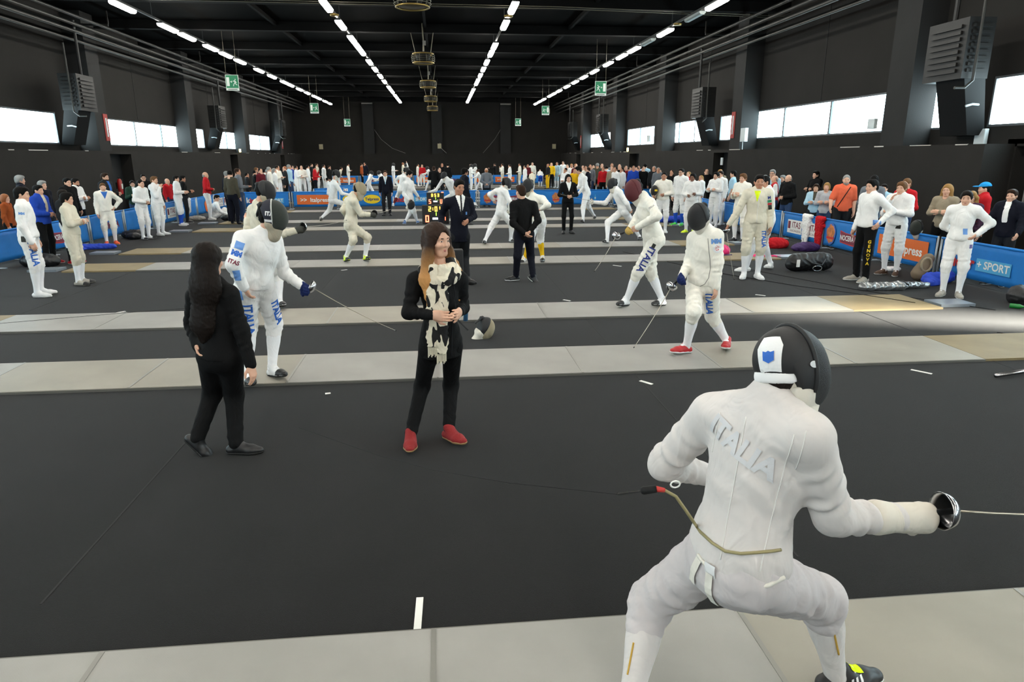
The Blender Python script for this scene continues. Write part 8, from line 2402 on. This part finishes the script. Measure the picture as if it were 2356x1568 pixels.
MB().tube([Q((.745 + .016 * math.cos(a), 1.985, 1.142 + .012 * math.sin(a))) for a in np.linspace(0, 2 * PI, 13)], .003, 6, False).build('clip_ring', m_pw, C_)
for (pts, lab) in (([(-6.2, 9.45, .034), (-4.6, 10.0, .034), (-3.6, 10.4, .008), (-2.6, 10.6, .008)], 'thin reel wire across the left end of the third piste'),
                   ([(5.3, 14.9, .008), (6.0, 12.9, .008), (6.9, 10.6, .008), (8.0, 8.9, .008)], 'thin dark cable running along the floor at right'),
                   ([(4.2, 15.6, .008), (5.2, 12.6, .008), (6.1, 11.0, .008), (6.6, 10.2, .032), (7.1, 9.4, .032)], 'second dark cable on the floor at right'),
                   ([(7.0, 7.7, .008), (7.6, 6.9, .008), (8.4, 6.2, .008)], 'thin cable by the right end of the second piste')):
    o = MB().tube(pts, .0025 if 'thin reel' in lab else .005, 5).build('floor_cable', m_black)
    tag(o, lab, 'cable', 'floor cables')
o = MB().tube([(5.55, 6.02, .03), (7.2, 6.45, .03)], .022, 8).build('metal_bar', m_foil, smooth=True)
tag(o, 'bright metal bar lying on the carpet at the right edge', 'bar')


# ------------------------------------------------------------------ kit on the floor
def blob(name, loc, prims, m, label, cat, res=.02, wob=.012, wl=.13, group='kit on the floor', rz=0.0):
    """soft heap: list of ('c', a, b, ra, rb) or ('e', centre, radii)"""
    r = empty(name, loc, rz, label, cat, group)
    g = SDF(res)
    for p in prims:
        if p[0] == 'c':
            g.cone(p[1], p[2], p[3], p[4], .06)
        else:
            g.ell(p[1], p[2], np.eye(3), .06)
    g.wobble(wob, wl, loc[0])
    g.cut(V3(0, 0, 0.001), V3(0, 0, -1))
    sdf_obj('body', g, m, r)
    return r


m_bagb = mat('bag_black', srgb(24, 24, 26), .45, bump=.3, bscale=12)
m_bags = mat('bag_silver', srgb(150, 152, 154), .25, metal=.6, bump=.5, bscale=9)
m_pink = mat('bag_pink', srgb(230, 30, 110), .5, bump=.2, bscale=8)
m_purp = mat('bag_purple', srgb(60, 34, 90), .6)
m_blu2 = mat('kit_blue', srgb(36, 70, 190), .7, bump=.3, bscale=12)
b = blob('duffel_bag', (7.1, 12.5, 0), [('c', (-.32, 0, .17), (.32, .05, .18), .16, .17), ('c', (-.3, .0, .3), (.25, .0, .3), .05, .06)], m_bagb, 'black duffel bag on the floor beside the navy trousers', 'bag')
MB().tube([(-.2, -.17, .28), (-.1, -.26, .2), (.1, -.27, .16), (.22, -.16, .26)], .014, 6).build('strap', m_bagb, b, True)
MB().tube([(.02 + .09 * math.cos(a), -.26, .10 + .05 * math.sin(a)) for a in np.linspace(0, 2 * PI, 15)], .009, 6, False).build('handle_loop', m_foil, b, True)
MB().box(-.36, -.30, -.19, -.17, .12, .26).build('white_tag', m_pw, b)
b = blob('weapon_bag', (7.55, 10.55, 0), [('c', (-.55, .02, .05), (.1, -.05, .07), .08, .07), ('c', (.05, .02, .07), (.65, .08, .05), .07, .05)], m_bags, 'silver weapon bag lying flat on the floor at right', 'bag', wob=.015)
MB().tube([(.0, .07, .11), (.12, .0, .15), (.2, -.08, .09)], .016, 6).build('strap', m_bagb, b, True)
b = blob('pink_bag', (6.15, 14.75, 0), [('e', (0, 0, .12), (.30, .16, .15)), ('e', (-.06, 0, .17), (.18, .12, .1))], m_pink, 'bright pink bag on the floor behind the neon-collared fencer', 'bag')
MB().tube([(-.3, -.1, .03), (0, -.17, .03), (.3, -.1, .03)], .02, 6).build('base_piping', m_purp, b, True)
blob('pink_bag_flap', (7.2, 14.4, 0), [('c', (-.4, .02, .03), (.45, -.1, .02), .05, .02)], m_pink, 'flat pink cover lying right of the pink bag', 'bag', wob=.005)
blob('red_jacket_heap', (8.1, 15.9, 0), [('e', (0, 0, .1), (.32, .2, .16)), ('c', (-.2, 0, .1), (.3, .1, .08), .1, .08)], CL['red'], 'crumpled red jacket under the right barrier', 'jacket')
blob('purple_bag', (8.55, 15.3, 0), [('e', (0, 0, .08), (.35, .18, .13))], m_purp, 'dark purple bag beside the red jacket heap', 'bag')
blob('blue_kit', (8.75, 11.0, 0), [('c', (-.25, 0, .08), (.2, .1, .1), .12, .1), ('e', (-.3, -.15, .05), (.15, .1, .08))], m_blu2, 'blue clothes heaped under the right barrier near the brown bag', 'clothes')
b = blob('tan_bag', (8.55, 11.35, 0), [('c', (0, 0, .12), (.18, .05, .38), .13, .10)], mat('bag_tan', srgb(120, 104, 84), .7), 'tan and brown bag standing under the orange-panelled barrier', 'bag', wob=.004)
MB().tube([(.05 + .1 * math.cos(a), -.1, .3 + .12 * math.sin(a)) for a in np.linspace(0, 2 * PI, 15)], .02, 6, False).build('rim', mat('bag_rim', srgb(160, 146, 120), .7), b, True)
o = MB().lathe([(.001, 0), (.035, 0), (.035, .12), (.012, .17), (.012, .2), (.001, .2)], 14).build('green_bottle', mat('bottle_green', srgb(30, 120, 50), .25), smooth=True, loc=(8.35, 9.05, .036))
o.rotation_euler = (PI / 2, .0, .7)
tag(o, 'small green bottle lying on the floor at the right edge', 'bottle')
blob('black_helmet_bag', (8.7, 9.3, 0), [('e', (0, 0, .12), (.16, .16, .17)), ('e', (.12, -.05, .06), (.16, .12, .08))], m_bagb, 'small black bag by the feet of the young fencer', 'bag')
blob('grey_shoe_heap', (9.0, 8.95, 0), [('c', (-.2, 0, .04), (.25, .05, .05), .05, .06), ('c', (.0, .1, .05), (.2, .15, .04), .05, .04)], SH['grey'], 'pair of grey shoes on the floor at the right edge', 'shoes', wob=.004)
blob('white_trainers', (8.75, 12.3, 0), [('c', (-.1, 0, .04), (.1, .02, .04), .045, .04), ('c', (-.08, .12, .04), (.12, .12, .04), .045, .04)], SH['white'], 'white trainers under the orange-panelled barrier', 'shoes', res=.012, wob=.002)
blob('dark_kit_heap', (8.6, 18.6, 0), [('e', (0, 0, .12), (.3, .2, .16)), ('e', (.2, -.2, .08), (.2, .15, .1))], m_bagb, 'dark blue kit heap under the bottle-printed barrier', 'clothes')
blob('blue_bag', (7.9, 22.6, 0), [('c', (-.5, 0, .1), (.4, .1, .12), .1, .12)], m_blu2, 'blue bag on the floor by the blue-socked fencer at right', 'bag')
blob('black_bag', (8.4, 21.9, 0), [('e', (0, 0, .15), (.4, .25, .2))], m_bagb, 'black bag behind the green shoes', 'bag')
blob('black_kit', (-8.6, 20.0, 0), [('e', (0, 0, .1), (.35, .2, .14)), ('e', (.1, -.3, .08), (.2, .15, .1))], m_bagb, 'black kit heap between the orange shoes and the smiling fencer', 'clothes')
blob('blue_jacket_heap', (-8.55, 17.6, 0), [('c', (-.3, 0, .05), (.4, .1, .06), .09, .07), ('e', (-.3, -.2, .04), (.2, .12, .05))], m_blu2, 'flat blue jacket on the floor at left', 'jacket')
blob('dark_bag', (-8.35, 14.9, 0), [('e', (0, 0, .12), (.4, .22, .16))], m_bagb, 'dark bag behind the fencer at far left', 'bag')
blob('black_hold_bag', (-7.5, 25.2, 0), [('e', (0, 0, .1), (.35, .15, .13))], m_bagb, 'black bag beside the sitting fencer', 'bag')
blob('grey_kit', (-8.7, 25.3, 0), [('e', (0, 0, .08), (.3, .15, .1))], SH['grey'], 'small grey kit heap left of the red-jacketed fencer', 'clothes')
blob('blue_sheet', (3.4, 38.0, 0), [('c', (-1.0, 0, .15), (1.0, 0, .18), .16, .18)], m_blu2, 'bright blue cover spread beyond the barrier', 'cover', res=.04)
o = MB().lathe([(.001, 0), (.035, 0), (.038, .16), (.014, .22), (.014, .25), (.001, .25)], 14).build('teal_bottle', mat('bottle_teal', srgb(60, 170, 180), .2), smooth=True, loc=(-9.1, 22.15, BH + .025))
tag(o, 'teal water bottle standing on the left barrier rail', 'bottle')


def draped(loc, rz, m, label, w=.3, h=.5, cat='jacket'):
    r = empty('draped_jacket', loc, rz, label, cat, 'clothes on the barriers')
    g = SDF(.014)
    g.cone((-w / 2, -.035, BH - .02), (w / 2, -.035, BH - .02), .05, .05, .03)
    g.cone((-w * .42, -.05, BH - .04), (-w * .2, -.06, BH - h), .055, .04, .04)
    g.cone((w * .3, -.05, BH - .04), (w * .15, -.06, BH - h * .9), .06, .045, .04)
    g.cone((0, -.05, BH - .05), (0, -.05, BH - h * .7), .07, .06, .04)
    g.cone((-w / 2, .04, BH - .02), (w / 2, .04, BH - .2), .04, .05, .05)
    g.wobble(.010, .09, loc[1])
    sdf_obj('cloth', g, m, r)
    return r


draped((9.15, 16.35, 0.02), -PI / 2, CL['white'], 'white jacket draped over the right barrier', .34, .75)
draped((9.15, 15.75, 0.02), -PI / 2, CL['red'], 'red jacket draped over the right barrier next to the white one', .3, .72)
draped((-9.1, 25.6, 0.02), PI / 2, CL['white'], 'white jacket draped over the left barrier', .5, .5)
